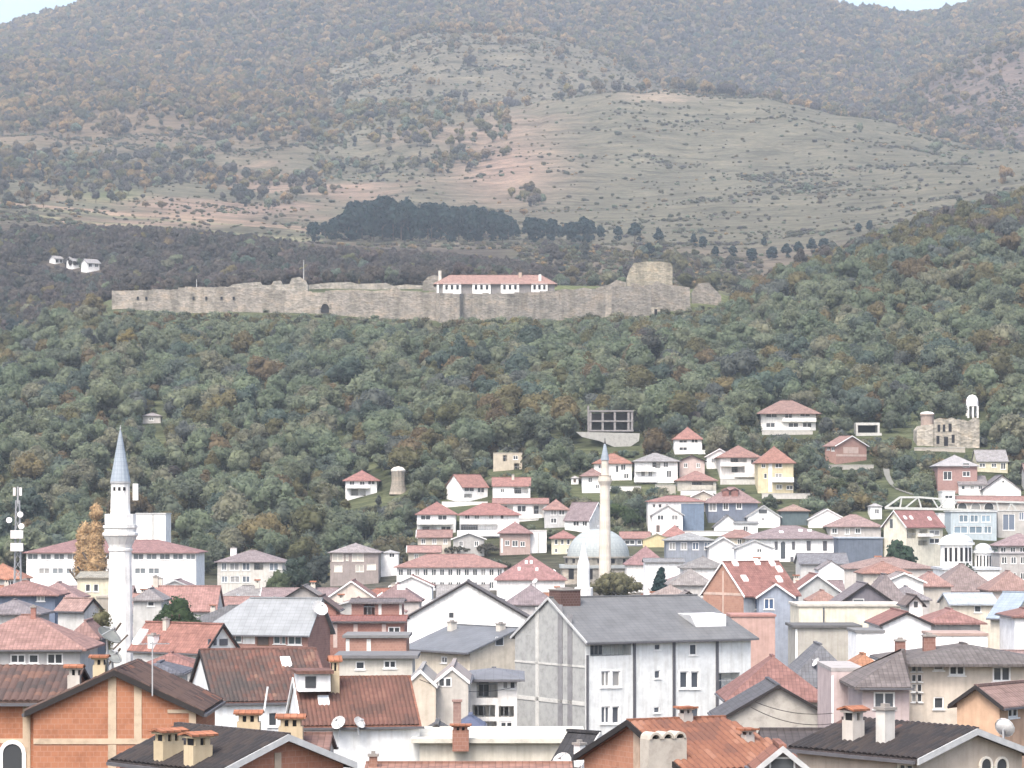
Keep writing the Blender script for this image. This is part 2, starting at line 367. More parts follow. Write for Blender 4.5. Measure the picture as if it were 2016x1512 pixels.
def wall_face(mb, mp, L, H, ops, reveal=.14):
    """rectangular wall L x H with real openings; mp(u, v, d) gives the local point, d is the depth behind the wall face"""
    us = sorted({0, L} | {o[0] for o in ops} | {o[2] for o in ops}); vv = sorted({0, H} | {o[1] for o in ops} | {o[3] for o in ops})
    for a, b in zip(us, us[1:]):
        for c, d in zip(vv, vv[1:]):
            if b - a < 1e-4 or d - c < 1e-4: continue
            um, vm = (a + b) / 2, (c + d) / 2
            if any(o[0] < um < o[2] and o[1] < vm < o[3] for o in ops): continue
            mb.face([mp(a, c, 0), mp(b, c, 0), mp(b, d, 0), mp(a, d, 0)])
    for o in ops:
        a, c, b, d = o[:4]; r = o[5]
        mb.face([mp(a, c, 0), mp(b, c, 0), mp(b, c, r), mp(a, c, r)]); mb.face([mp(a, d, 0), mp(b, d, 0), mp(b, d, r), mp(a, d, r)])
        mb.face([mp(a, c, 0), mp(a, d, 0), mp(a, d, r), mp(a, c, r)]); mb.face([mp(b, c, 0), mp(b, d, 0), mp(b, d, r), mp(b, c, r)])

def ridge_roof(L, W, he, hr, o, og, ends, ins, th):
    """top faces and boundary of a pitched roof, ridge along l; returns faces as lists of (l, w, z), boundary loop"""
    s = (hr - he) / (W / 2); ze = he - o * s
    a, b = ends
    lA = -og if a == 'g' else -o; lB = L + (og if b == 'g' else o)
    rA = (lA if a == 'g' else ins[0], W / 2, hr); rB = (lB if b == 'g' else L - ins[1], W / 2, hr)
    A0, A1, B0, B1 = (lA, -o, ze), (lA, W + o, ze), (lB, -o, ze), (lB, W + o, ze)
    faces = [[A0, B0, rB, rA], [B1, A1, rA, rB]]
    if a == 'h': faces.append([A1, A0, rA])
    if b == 'h': faces.append([B0, B1, rB])
    loop = [A0, B0] + ([rB] if b == 'g' else []) + [B1, A1] + ([rA] if a == 'g' else [])
    return faces, loop

def house(name, label, cat, pl, pc, pr, eave, ridge, Y=None, base=None, t=0, depth=8, roof='hip', wall=WHITE, wmat=None, rc=RED,
          rk='tile', wins=(), auto=(), over=.45, verge=None, group=None, vb=None, chim=(), ins=None, ends=None, sky=(), dish=(),
          frame=None, gl=(.05, .055, .06), trim=None, mott=.5, tiles=None, og=None):
    t = R(t); base_px = (pl + pr) / 2
    if Y is None: Y = hit(base_px, base) - .5
    S = F / Y; Xc = kx(pc) * Y; ct, st = math.cos(t), math.sin(t)
    Lx = (kx(pr) * Y - Xc) / (ct - kx(pr) * st) if pr > pc else depth
    Ly = (Xc - kx(pl) * Y) / (st + kx(pl) * ct) if pl < pc else depth
    C = Vector((Xc, Y, 0)); dx = Vector((ct, st, 0)); dy = Vector((-st, ct, 0))
    foot = [C, C + dx * Lx, C + dx * Lx + dy * Ly, C + dy * Ly]; cen = C + dx * Lx / 2 + dy * Ly / 2
    zb = min(gz(p.x, p.y) for p in foot) - .25
    zw = lambda py, yy: CZ + (HZ - py) / F * yy
    he = zw(eave, Y) - zb
    rax = 'x' if roof in ('L', 'hipx') else 'y'
    if roof == 'hip': rax = 'x' if Lx >= Ly else 'y'
    Lr, W = (Lx, Ly) if rax == 'x' else (Ly, Lx)
    if roof in ('hip', 'hipx', 'hipy'): E = ('h', 'h')
    else: E = ends or ('g', 'g')
    if roof == 'L': rp = C + dy * Ly / 2
    elif roof == 'R': rp = C + dx * Lx / 2
    else: rp = cen
    hr = zw(ridge, rp.y) - zb if roof != 'flat' else he + .25
    hr = max(hr - (.12 if roof != 'flat' else 0), he + .25)
    root = thing(name, label, cat, (cen.x, cen.y, zb), t, group)
    ox, oy = -Lx / 2, -Ly / 2
    lp = lambda x, y, z: (x + ox, y + oy, z)
    h = House(); h.root = root; h.lp = lp; h.Lx, h.Ly, h.he, h.hr, h.Y, h.S, h.zb, h.t, h.C, h.dx, h.dy = Lx, Ly, he, hr, Y, S, zb, t, C, dx, dy
    def w2l(p):
        d = Vector(p) - Vector((cen.x, cen.y, zb)); return Vector((d.x * ct + d.y * st, -d.x * st + d.y * ct, d.z))
    h.w2l = w2l
    # windows
    def uv(face, px, py):
        k = kx(px)
        if face == 'R': u = (k * Y - Xc) / (ct - k * st); yy = Y + u * st
        else: u = (Xc - k * Y) / (st + k * ct); yy = Y + u * ct
        return u, zw(py, yy) - zb
    mpR = lambda u, v, d: lp(u, d, v); mpL = lambda u, v, d: lp(d, u, v)
    ops = {'R': [], 'L': []}; solid = []
    for wdef in wins:
        fc, x0, y0, x1, y1 = wdef[:5]; kind = wdef[5] if len(wdef) > 5 else 'w'
        a, d = uv(fc, x0, y0); b, c = uv(fc, x1, y1); a, b = min(a, b), max(a, b)
        Lf = Lx if fc == 'R' else Ly
        if kind in 'aBpv' or d > he - .06: solid.append((fc, a, c, b, d, kind)); continue
        a = max(a, .08); b = min(b, Lf - .08); c = max(c, .05)
        if b - a > .1 and d - c > .1: ops[fc].append((a, c, b, d, kind, 1.3 if kind == 'o' else .14))
    for au in auto:
        fc, cols, rows = au[:3]; ww, wh = (au[3], au[4]) if len(au) > 4 else (1.0, 1.25); kind = au[5] if len(au) > 5 else 'w'
        Lf = Lx if fc == 'R' else Ly; fh = min(2.9, (he - .3) / max(rows, 1)) if he / max(rows, 1) < 3.4 else 2.9
        for r_ in range(rows):
            top = he - .55 - r_ * fh
            for q in range(cols):
                u = Lf * (q + .5) / cols
                if top - wh > .1 and ww < Lf / cols * .95: ops[fc].append((u - ww / 2, top - wh, u + ww / 2, top, kind, .14))
    for fc in ops:      # keep openings that do not overlap
        keep = []
        for o in ops[fc]:
            if all(o[2] <= k[0] or o[0] >= k[2] or o[3] <= k[1] or o[1] >= k[3] for k in keep): keep.append(o)
        ops[fc] = keep
    # walls
    wm = wmat or plaster(wall); mb = MB()
    wall_face(mb, mpR, Lx, he, ops['R']); wall_face(mb, mpL, Ly, he, ops['L'])
    mb.face([lp(0, Ly, 0), lp(Lx, Ly, 0), lp(Lx, Ly, he), lp(0, Ly, he)]); mb.face([lp(Lx, 0, 0), lp(Lx, Ly, 0), lp(Lx, Ly, he), lp(Lx, 0, he)])
    if roof == 'R':
        for yy in [v for v, e_ in ((0, E[0]), (Ly, E[1])) if e_ == 'g']: mb.face([lp(0, yy, he), lp(Lx, yy, he), lp(Lx / 2, yy, hr - .08)])
    if roof == 'L':
        for xx in [v for v, e_ in ((0, E[0]), (Lx, E[1])) if e_ == 'g']: mb.face([lp(xx, 0, he), lp(xx, Ly, he), lp(xx, Ly / 2, hr - .08)])
    h.wall = mb.build('wall', wm, root)
    fm = frame or WHITEM; gm = glass(gl)
    def add_window(fc, o):
        a, c, b, d, kind, rv = o; mp = mpR if fc == 'R' else mpL
        def bx(m_, u0, u1, v0, v1, d0, d1, mi=0):
            m_.hexa([mp(u0, v0, d0), mp(u1, v0, d0), mp(u1, v0, d1), mp(u0, v0, d1)], [mp(u0, v1, d0), mp(u1, v1, d0), mp(u1, v1, d1), mp(u0, v1, d1)], mi)
        if kind == 'o':
            q = MB(); q.face([mp(a, c, rv), mp(b, c, rv), mp(b, d, rv), mp(a, d, rv)]); lo = q.build('loggia', wm, root)
            q = MB(); bx(q, a + .15, a + .15 + .45 * (b - a), c + .05, d - .15, rv - .06, rv - .02); q.build('pane', gm, lo)
            q = MB(); bx(q, a, b, c + .85, c + .92, .03, .09)
            n_ = max(3, int((b - a) / .35))
            for i in range(n_ + 1): u = a + (b - a) * i / n_; bx(q, u - .015, u + .015, c, c + .85, .04, .07)
            q.build('railing', GREYM, lo); return
        q = MB(); e = min(.10, .12 * (b - a)); d0, d1 = .03, .10
        if kind == 'W': bx(q, a - .12, b + .12, d, d + .12, -.05, .02); bx(q, a - .12, a, c, d, -.05, .02); bx(q, b, b + .12, c, d, -.05, .02); bx(q, a - .14, b + .14, c - .12, c, -.09, .02)
        bx(q, a, a + e, c, d, d0, d1); bx(q, b - e, b, c, d, d0, d1); bx(q, a + e, b - e, d - e, d, d0, d1); bx(q, a + e, b - e, c, c + e, d0, d1)
        if b - a > .8 and kind != 'd': bx(q, (a + b) / 2 - e / 2, (a + b) / 2 + e / 2, c + e, d - e, d0, d1)
        if kind == 'w': bx(q, a - .08, b + .08, c - .07, c, -.07, .03)
        if kind == 'd':
            wo = q.build('door', BROWNM, root); q = MB(); bx(q, a + e, b - e, c, d - e, .06, .13); q.build('door_leaf', plain('door', (.12, .10, .09)), wo); return
        wo = q.build('window', fm, root)
        q = MB(); q.face([mp(a, c, .12), mp(b, c, .12), mp(b, d, .12), mp(a, d, .12)]); q.build('pane', gm, wo)
    for fc in ops:
        for o in ops[fc]: add_window(fc, o)
    for fc, a, c, b, d, kind in solid:
        mp = mpR if fc == 'R' else mpL
        def bx(m_, u0, u1, v0, v1, d0, d1, mi=0):
            m_.hexa([mp(u0, v0, d0), mp(u1, v0, d0), mp(u1, v0, d1), mp(u0, v0, d1)], [mp(u0, v1, d0), mp(u1, v1, d0), mp(u1, v1, d1), mp(u0, v1, d1)], mi)
        if kind == 'B':
            q = MB(); bx(q, a, b, c - .16, c, -1.2, -.005); bx(q, a, b, c, d, -1.2, -1.1); bx(q, a, a + .1, c, d, -1.1, -.005); bx(q, b - .1, b, c, d, -1.1, -.005); q.build('balcony', trim or wm, root)
        elif kind == 'p':
            q = MB(); bx(q, a, b, c, d, -.03, -.002); q.build('panel', trim or concrete(CONC), root)
        elif kind == 'v':
            q = MB(); bx(q, a, b, c, d, -.09, -.002); q.build('downpipe', PIPE, root)
        else:
            n_ = 8; r_ = (b - a) / 2; ztop = d - r_
            arc = [(b, c), (b, ztop)] + [((a + b) / 2 + r_ * math.cos(math.pi * i / n_), ztop + r_ * math.sin(math.pi * i / n_)) for i in range(1, n_)] + [(a, ztop), (a, c)]
            q = MB(); f_ = .14 if r_ > .3 else .08
            out = [(b + f_, c), (b + f_, ztop)] + [((a + b) / 2 + (r_ + f_) * math.cos(math.pi * i / n_), ztop + (r_ + f_) * math.sin(math.pi * i / n_)) for i in range(1, n_)] + [(a - f_, ztop), (a - f_, c)]
            if kind == 'a':
                for i in range(len(arc) - 1):
                    p0, p1, o0, o1 = arc[i], arc[i + 1], out[i], out[i + 1]
                    q.hexa([mp(*p0, -.08), mp(*o0, -.08), mp(*o0, -.001), mp(*p0, -.001)], [mp(*p1, -.08), mp(*o1, -.08), mp(*o1, -.001), mp(*p1, -.001)])
                wo = q.build('window', fm, root)
            else:
                q.face([mp(a - .06, c - .06, -.03), mp(b + .06, c - .06, -.03), mp(b + .06, d + .06, -.03), mp(a - .06, d + .06, -.03)]); wo = q.build('window', fm, root)
                arc = [(b, c), (b, d), (a, d), (a, c)]
            q = MB(); q.face([mp(u, v, -.04) for u, v in arc]); q.build('pane', gm, wo)
    # roof
    th = .12; rm = ROOFS[rk](rc, mott) if rk == 'tile' else ROOFS[rk](rc)
    if roof == 'flat':
        q = MB(); q.box(ox - over * .4, ox + Lx + over * .4, oy - over * .4, oy + Ly + over * .4, he + .002, he + .22)
        h.roof = q.build('roof', rm, root); h.rz = lambda x, y: he + .22
    else:
        og_ = over * .7 if og is None else og
        ins = ins or (min(W / 2, Lr * .45), min(W / 2, Lr * .45))
        faces, loop = ridge_roof(Lr, W, he, hr, over, og_, E, ins, th)
        mpp = (lambda l, w_, z: lp(l, w_, z)) if rax == 'x' else (lambda l, w_, z: lp(w_, l, z))
        q = MB()
        for f_ in faces: q.face([mpp(l, w_, z + .03) for l, w_, z in f_]); q.face([mpp(l, w_, z - th) for l, w_, z in f_])
        for i in range(len(loop)):
            p0, p1 = loop[i], loop[(i + 1) % len(loop)]
            q.face([mpp(*p0[:2], p0[2] - th), mpp(*p1[:2], p1[2] - th), mpp(*p1[:2], p1[2] + .03), mpp(*p0[:2], p0[2] + .03)])
        h.roof = q.build('roof', rm, root)
        s_ = (hr - he) / (W / 2)
        def rz(x, y):
            l, w_ = (x, y) if rax == 'x' else (y, x)
            z = he + s_ * min(w_, W - w_)
            if E[0] == 'h': z = min(z, he + (hr - he) / ins[0] * l)
            if E[1] == 'h': z = min(z, he + (hr - he) / ins[1] * (Lr - l))
            return z
        h.rz = rz; h.rax, h.W, h.Lr, h.ins, h.E, h.over, h.og, h.mpp, h.s = rax, W, Lr, ins, E, over, og_, mpp, s_
        # ridge cap and verge boards
        q = MB(); rA = [p for p in faces[0]][3]; rB = faces[0][2]
        if rB[0] - rA[0] > .2:
            q.bar(mpp(rA[0], rA[1], rA[2] + .05), mpp(rB[0], rB[1], rB[2] + .05), .24, .12); q.build('ridge_cap', rm, h.roof)
        if verge is not None and 'g' in E:
            vm = verge
            for l0 in ([-og_ - .02] if E[0] == 'g' else []):
                for w0 in (-over, W + over):
                    z0 = he - over * s_; q = MB()
                    q.hexa([mpp(l0 - .05, w0, z0 - th - .03), mpp(l0 + .05, w0, z0 - th - .03), mpp(l0 + .05, w0, z0 + .06), mpp(l0 - .05, w0, z0 + .07)],
                           [mpp(l0 - .05, W / 2, hr - th - .03), mpp(l0 + .05, W / 2, hr - th - .03), mpp(l0 + .05, W / 2, hr + .06), mpp(l0 - .05, W / 2, hr + .07)])
                    q.build('verge_board', vm, h.roof)
        if Y < 300:
            for w0 in (-over - .05, W + over + .05):
                z0 = he - over * s_ - .08; q = MB()
                q.bar(mpp(-.2, w0, z0), mpp(Lr + .2, w0, z0), .11, .11); q.build('gutter', PIPE, h.roof)
    def onroof(px, py):
        for i in range(600):
            yy = Y - 2 + i * (Lx + Ly + 4) / 600; p = P(px, py, yy); q = w2l(p); x, y = q.x - ox, q.y - oy
            if -.5 <= x <= Lx + .5 and -.5 <= y <= Ly + .5 and q.z <= h.rz(x, y) + .04: return x, y, h.rz(x, y)
        q = w2l(P(px, py, rp.y)); x = min(max(q.x - ox, .3), Lx - .3); y = min(max(q.y - oy, .3), Ly - .3); return x, y, h.rz(x, y)
    h.onroof = onroof
    for cdef in chim:
        px, pt, pb, wpx = cdef[:4]; style = cdef[4] if len(cdef) > 4 else 'plain'; cm = cdef[5] if len(cdef) > 5 else plaster((.66, .62, .55))
        wm_ = cdef[6] / S if len(cdef) > 6 else wpx / S
        x, y, z = onroof(px, pb); wd = wpx / S; q = MB(); top = z + (pb - pt) / S; x += ox; y += oy; a = wd / 2; e = wm_ / 2
        if style == 'plain':
            q.box(x - a, x + a, y - e, y + e, z - .6, top - .1); q.box(x - a - .06, x + a + .06, y - e - .06, y + e + .06, top - .098, top, 1); mats = [cm, concrete((.3, .28, .26))]
            q.box(x - a * .5, x + a * .5, y - e * .5, y + e * .5, top + .001, top + .12, 1)
        else:
            hh = top - z; b1 = z + hh * .58; b2 = z + hh * .80
            q.box(x - a, x + a, y - e, y + e, z - .6, b1)
            n_ = max(2, int(round(wd / .30)))
            for i in range(n_):
                c0 = x - a + 2 * a * (i + .5) / n_; g = a / n_ * .5
                for yy in (y - e, y + e): q.box(c0 - g, c0 + g, yy - (.0 if yy < y else .14), yy + (.14 if yy < y else .0), b1 + .001, b2)
            q.box(x - a * .8, x + a * .8, y - e * .6, y + e * .6, b1 + .001, b2 - .01, 2)
            q.box(x - a - .05, x + a + .05, y - e - .05, y + e + .05, b2 + .001, b2 + .06)
            for sg in (-1, 1):
                q.hexa([(x - a - .14, y + sg * (e + .14), b2 + .062), (x + a + .14, y + sg * (e + .14), b2 + .062), (x + a + .14, y + sg * (e + .14), b2 + .13), (x - a - .14, y + sg * (e + .14), b2 + .13)],
                       [(x - a - .14, y, top - .07), (x + a + .14, y, top - .07), (x + a + .14, y, top), (x - a - .14, y, top)], 1)
            mats = [cm, tile((.50, .20, .11)), VOID]
        q.build('chimney', mats, h.roof)
    for px, py, wpx, hpx in sky:
        x, y, z = onroof(px, py); q = MB(); a = wpx / S / 2; b = max(hpx / S / 2, .3)
        e = .05; gx_ = (h.rz(x + e, y) - h.rz(x - e, y)) / (2 * e); gy_ = (h.rz(x, y + e) - h.rz(x, y - e)) / (2 * e)
        f_ = lambda du, dv, dz: lp(x + du, y + dv, z + du * gx_ + dv * gy_ + dz)
        q.hexa([f_(-a, -b, 0), f_(a, -b, 0), f_(a, b, 0), f_(-a, b, 0)], [f_(-a, -b, .24), f_(a, -b, .24), f_(a, b, .24), f_(-a, b, .24)])
        so_ = q.build('skylight', WHITEM, h.roof)
        q = MB(); q.face([f_(-a * .8, -b * .8, .25), f_(a * .8, -b * .8, .25), f_(a * .8, b * .8, .25), f_(-a * .8, b * .8, .25)]); q.build('pane', plain('sky_pane', (.62, .66, .7), .2), so_)
    for dd in dish:
        px, py, dpx = dd[:3]; yaw = dd[3] if len(dd) > 3 else 200; dm = dd[4] if len(dd) > 4 else plain('dish_white', (.5, .5, .49), .4)
        x, y, z = onroof(px, py + dpx * .6); p = w2l(P(px, py, Y)); r_ = dpx / S / 2
        make_dish(root, (x + ox, y + oy, z), r_, yaw, dm, top=max(.35, p.z - z if abs(p.z - z) < 3 else .8))
    REG.append((pl, pr, vb if vb is not None else (base if base else eave + 2.6 * S), Y, [(p.x, p.y) for p in foot], ridge))
    return h

def make_dish(root, at, r, yaw, mat, top=.9, tilt=35):
    """round antenna dish on a short mast"""
    x, y, z = at; q = MB(); c = Vector((x, y, z + top)); d = Vector((math.cos(R(yaw)) * math.cos(R(tilt)), math.sin(R(yaw)) * math.cos(R(tilt)), math.sin(R(tilt))))
    u = d.cross(Vector((0, 0, 1))).normalized(); v = d.cross(u); n = 14; rings = []
    for k in range(5):
        rr = r * k / 4; rings.append([c + d * (.32 * r * (k / 4) ** 2) + (u * math.cos(2 * math.pi * i / n) + v * math.sin(2 * math.pi * i / n)) * rr for i in range(n)])
    for k in range(4):
        for i in range(n): q.face([rings[k][i], rings[k][(i + 1) % n], rings[k + 1][(i + 1) % n], rings[k + 1][i]])
    for i in range(n): q.face([rings[4][i], rings[4][(i + 1) % n], rings[4][(i + 1) % n] - d * .03, rings[4][i] - d * .03])
    q.bar((x, y, z - .3), c - d * .03, .06, .06, 1); tip = c + d * r * .95
    for i in (0, 5, 10): q.bar(rings[4][i], tip, .025, .025, 1)
    q.bar(tip - d * .08, tip + d * .06, .08, .08, 1)
    return q.build('satellite_dish', [mat, GREYM], root)

def aerial(h, px, py, hgt=1.8):
    x, y, z = h.onroof(px, py); x -= h.Lx / 2; y -= h.Ly / 2; q = MB(); q.bar((x, y, z - .2), (x, y, z + hgt), .045); q.bar((x - .5, y - .1, z + hgt - .1), (x + .6, y + .2, z + hgt - .1), .03)
    for i in range(6): c = -.45 + .19 * i; q.bar((x + c, y - .3 + .03 * i, z + hgt - .08), (x + c, y + .3 - .02 * i, z + hgt - .08), .02)
    q.build('aerial', GREYM, h.roof)
TILE_ME = {}
def tile_mesh(c, wd, ln):
    key = (hexname(c), wd, ln)
    if key in TILE_ME: return TILE_ME[key]
    v = []; f = []; n = 4
    for ly in (0, ln):
        for i in range(n + 1):
            a = math.pi * i / n; v.append((-wd / 2 + wd * i / n, ly, .02 + .055 * math.sin(a)))
    for i in range(n): f.append((i, i + 1, n + 2 + i, n + 1 + i))
    k = len(v)
    for i in range(n + 1): a = math.pi * i / n; v.append((-wd / 2 + wd * i / n, 0, -.03 + .03 * math.sin(a)))
    for i in range(n): f.append((k + i, k + i + 1, i + 1, i))
    v += [(-wd / 2, ln, -.03), (wd / 2, ln, -.03)]; q = len(v); f.append((k, 0, n + 1, q - 2)); f.append((n, k + n, q - 1, 2 * n + 1))
    me = bpy.data.meshes.new('tile'); me.from_pydata(v, [], f); me.materials.append(plain('clay_tile', mul(c, .62), .8)); TILE_ME[key] = me; return me
def lay_tiles(h, side, cols, wd=.27, ln=.36, limit=300, seed=1):
    """roof tiles as single pieces on one slope; side 0 = slope at low w, 1 = slope at high w"""
    rng = random.Random(seed); W, Lr, s = h.W, h.Lr, h.s; sl = math.sqrt(1 + s * s); n = int((W / 2 + h.over) * sl / ln); out = []
    for r_ in range(n):
        wv = -h.over + r_ * ln / sl; v = (wv + ln / sl * .5) / (W / 2)
        lo = -h.og if h.E[0] == 'g' else -h.over + (h.ins[0] + h.over) * (wv + h.over) / (W / 2 + h.over)
        hi = h.Lr + h.og if h.E[1] == 'g' else h.Lr + h.over - (h.ins[1] + h.over) * (wv + h.over) / (W / 2 + h.over)
        for k in range(int((hi - lo) / wd)):
            out.append((lo + (k + .5) * wd, wv))
    tot = []
    for l, wv in out:
        w_ = wv if side == 0 else W - wv; z = h.he + s * wv + .05
        p = Vector(h.mpp(l, w_, z)); e = Vector(h.mpp(l + 1, w_, z)) - p; up = Vector(h.mpp(l, w_ + (1 if side == 0 else -1), z + s)) - p
        up.normalize(); nn = e.cross(up)
        if nn.z < 0: e = -e; nn = -nn
        e.normalize(); nn.normalize()
        px = None; M = Matrix((e, up, nn)).transposed().to_4x4()
        M = M @ Matrix.Rotation(rng.uniform(-.03, .03), 4, 'Z') @ Matrix.Rotation(.06 + rng.uniform(-.015, .02), 4, 'X'); M.translation = p + nn * rng.uniform(-.004, .008)
        f_ = float(fbm(np.array([l * .9 + seed * 7.7]), np.array([wv * 1.1 + seed]), 4)[0]) * 1.5 + rng.uniform(-.28, .28)
        tot.append((M, cols[min(len(cols) - 1, max(0, int((f_ * .5 + .5) * len(cols))))]))
    # nearest pieces singly, the rest as one
    def vis(M):
        wp = h.C + h.dx * (M.translation.x + h.Lx / 2) + h.dy * (M.translation.y + h.Ly / 2); z = h.zb + M.translation.z
        px, py = CX + F * wp.x / wp.y, HZ - (z - CZ) * F / wp.y
        return (0 if (-20 < px < 2036 and py < 1530) else 1e6) + wp.y
    tot.sort(key=lambda a: vis(a[0]))
    rest = MB()
    for i, (M, c) in enumerate(tot):
        me = tile_mesh(c, wd, ln * 1.12)
        if i < limit:
            o = obj('tile', me, h.roof); o.matrix_basis = M
        else:
            base = [M @ v.co for v in me.vertices]
            for p in me.polygons: rest.face([base[k] for k in p.vertices], cols.index(c))
    if rest.f: tag(rest.build('tile_field', [plain('clay_tile', mul(c, .62), .8) for c in cols], h.roof), kind='stuff')
# ------------------------------------------------------------------ foreground houses
DK = plain('dark_trim', (.025, .022, .022)); WV = plain('white_trim', (.72, .72, .71)); GV = plain('grey_trim', (.42, .43, .43))
CH = plaster((.60, .50, .34)); CHW = plaster((.62, .58, .53))
TBROWN = [(.10, .065, .055), (.13, .085, .07), (.08, .055, .05), (.20, .10, .07)]; TDARK = [(.045, .038, .038), (.055, .045, .042), (.036, .033, .035), (.05, .042, .042)]
TRED = [(.13, .075, .062), (.17, .09, .07), (.20, .10, .078), (.24, .125, .095), (.26, .16, .125)]; TORANGE = [(.20, .095, .068), (.26, .115, .075), (.30, .135, .085), (.36, .18, .12)]
TMOSS = [(.085, .07, .065), (.11, .08, .072), (.15, .095, .08), (.21, .12, .09)]
HS = 'house'

# brick gable house, bottom left
h = house('brick_house', 'unplastered orange brick gable house with concrete tie beams, bottom left corner', HS, 66, 66, 386, 1396, 1316, Y=110, t=0, depth=7, roof='R', wmat=brick(BRICK), rc=(.10, .07, .06), over=.30, og=.18, verge=DK, vb=1512,
  trim=concrete((.56, .45, .33)), wins=[('R', 213, 1322, 229, 1454, 'p'), ('R', 264, 1348, 279, 1454, 'p'), ('R', 213, 1466, 229, 1640, 'p'), ('R', 66, 1454, 386, 1465, 'p'), ('R', 330, 1397, 386, 1404, 'p'), ('R', 372, 1404, 386, 1450, 'p'), ('R', 272, 1466, 284, 1640, 'p')],
  chim=[(144, 1270, 1322, 24, 'tile', CHW), (194, 1270, 1318, 24, 'tile', CH)])
lay_tiles(h, 0, TBROWN, seed=11); lay_tiles(h, 1, TBROWN, seed=12); aerial(h, 300, 1362)
mesh_m = plain('dish_mesh', (.22, .23, .22), .5)
make_dish(h.root, tuple(h.w2l(P(212, 1325, 110.4))), .48, 330, plain('dish_grey', (.16, .17, .16), .5), top=1.3, tilt=52)
make_dish(h.root, tuple(h.w2l(P(222, 1325, 112))), .34, 315, mesh_m, top=.55, tilt=45)
h = house('brick_wing', 'low brick wing with mottled tile roof and arched white window, far bottom left', HS, -70, -70, 132, 1378, 1308, Y=110.6, depth=6.5, roof='L', wmat=brick((.50, .22, .125)), rc=(.10, .07, .06), over=.25, vb=1512,
  trim=concrete((.56, .45, .33)), wins=[('R', 45, 1386, 60, 1620, 'p'), ('R', 6, 1464, 44, 1640, 'a'), ('R', -70, 1454, 45, 1463, 'p')])
lay_tiles(h, 0, TMOSS, seed=13)
# dark roofed house with the cream chimneys
h = house('brown_roof_house', 'brick house with dark brown roof and four cream chimneys, bottom edge left of centre', HS, 236, 432, 676, 1514, 1441, Y=95, t=40, roof='R', wmat=brick((.50, .23, .15)), rc=(.075, .065, .065), over=.30, og=.3, verge=GV, vb=1512,
  trim=concrete((.52, .42, .32)), wins=[('R', 540, 1482, 553, 1600, 'p')],
  chim=[(332, 1428, 1492, 50, 'tile', CH, 34), (390, 1436, 1502, 46, 'tile', CH, 34)])
lay_tiles(h, 0, TDARK, seed=14)
# white houses with mottled roofs
h = house('white_steep_house', 'white house with steep mottled red tile roof and bare white gable end', HS, 372, 424, 652, 1381, 1276, Y=165, t=15, roof='L', wall=(.69, .71, .71), rc=(.22, .12, .10), over=.15, og=.1, verge=DK, vb=1440,
  chim=[(492, 1392, 1428, 1, 'plain')][:0], sky=[(563, 1307, 20, 26)], wins=[('R', 528, 1402, 546, 1430, 'w')])
lay_tiles(h, 0, [TMOSS[0], TMOSS[1], TRED[0], TMOSS[2], TRED[2], (.26, .155, .115)], wd=.24, ln=.33, seed=15)
q = MB(); a = Vector(h.w2l(P(527, 1352, 163))); b = Vector(h.w2l(P(515, 1432, 163))); q.bar(b, b.lerp(a, .5), .12); q.bar(b.lerp(a, .5), a, .10); q.build('flue_pipe', plain('zinc', (.55, .57, .58), .4), h.root)
h = house('white_long_house', 'white house with large red tile roof, dormer and tall cream chimney beside it', HS, 596, 596, 826, 1427, 1331, Y=150, t=10, depth=7.5, roof='L', wall=(.69, .71, .71), rc=(.28, .13, .09), over=.2, og=.08, verge=WV, vb=1500,
  chim=[(659, 1288, 1362, 17, 'tile', CH, 20)], sky=[(637, 1384, 22, 16)], dish=[(668, 1499, 30, 230), (706, 1500, 26, 310)])
lay_tiles(h, 0, TRED[:4], wd=.22, ln=.30, seed=16)
d0 = MB(); p0 = h.w2l(P(588, 1362, 151.5)); p1 = h.w2l(P(652, 1322, 151.5)); x0, x1, zz0, zz1, yy = p0.x, p1.x, p0.z, p1.z, p0.y
d0.box(x0, x1, yy, yy + 2.2, zz0, zz1 - .12); dm_ = d0.build('dormer', plaster((.74, .75, .75)), h.root)
q = MB(); q.box(x0 - .15, x1 + .15, yy - .25, yy + 2.4, zz1 - .118, zz1 + .05); q.build('dormer_roof', tile((.2, .11, .09)), dm_)
q = MB(); q.box(x0 + .42 * (x1 - x0) - .35, x0 + .42 * (x1 - x0) + .2, yy - .03, yy - .003, zz0 + .2, zz1 - .25); q.build('pane', glass(), dm_)
for nm, px, pt, pb, wp, Yq, lab in (('tile_capped_chimney', 490, 1394, 1500, 48, 132, 'cream chimney with red tile cap, left one of two below the white steep-roofed house'), ('tile_capped_chimney', 573, 1402, 1512, 52, 128, 'cream chimney with red tile cap against white long house wall')):
    pass
# low house carrying the two tile-capped chimneys in front of the white houses
h = house('low_brown_house', 'low brown-roofed house with two wide tile-capped chimneys, mostly hidden behind dark roof', HS, 440, 440, 640, 1490, 1440, Y=125, depth=6, roof='L', wall=(.7, .66, .6), rc=(.2, .12, .1), over=.2, vb=1512,
  chim=[(490, 1394, 1452, 46, 'tile', CH, 30), (573, 1402, 1462, 48, 'tile', CH, 30)])
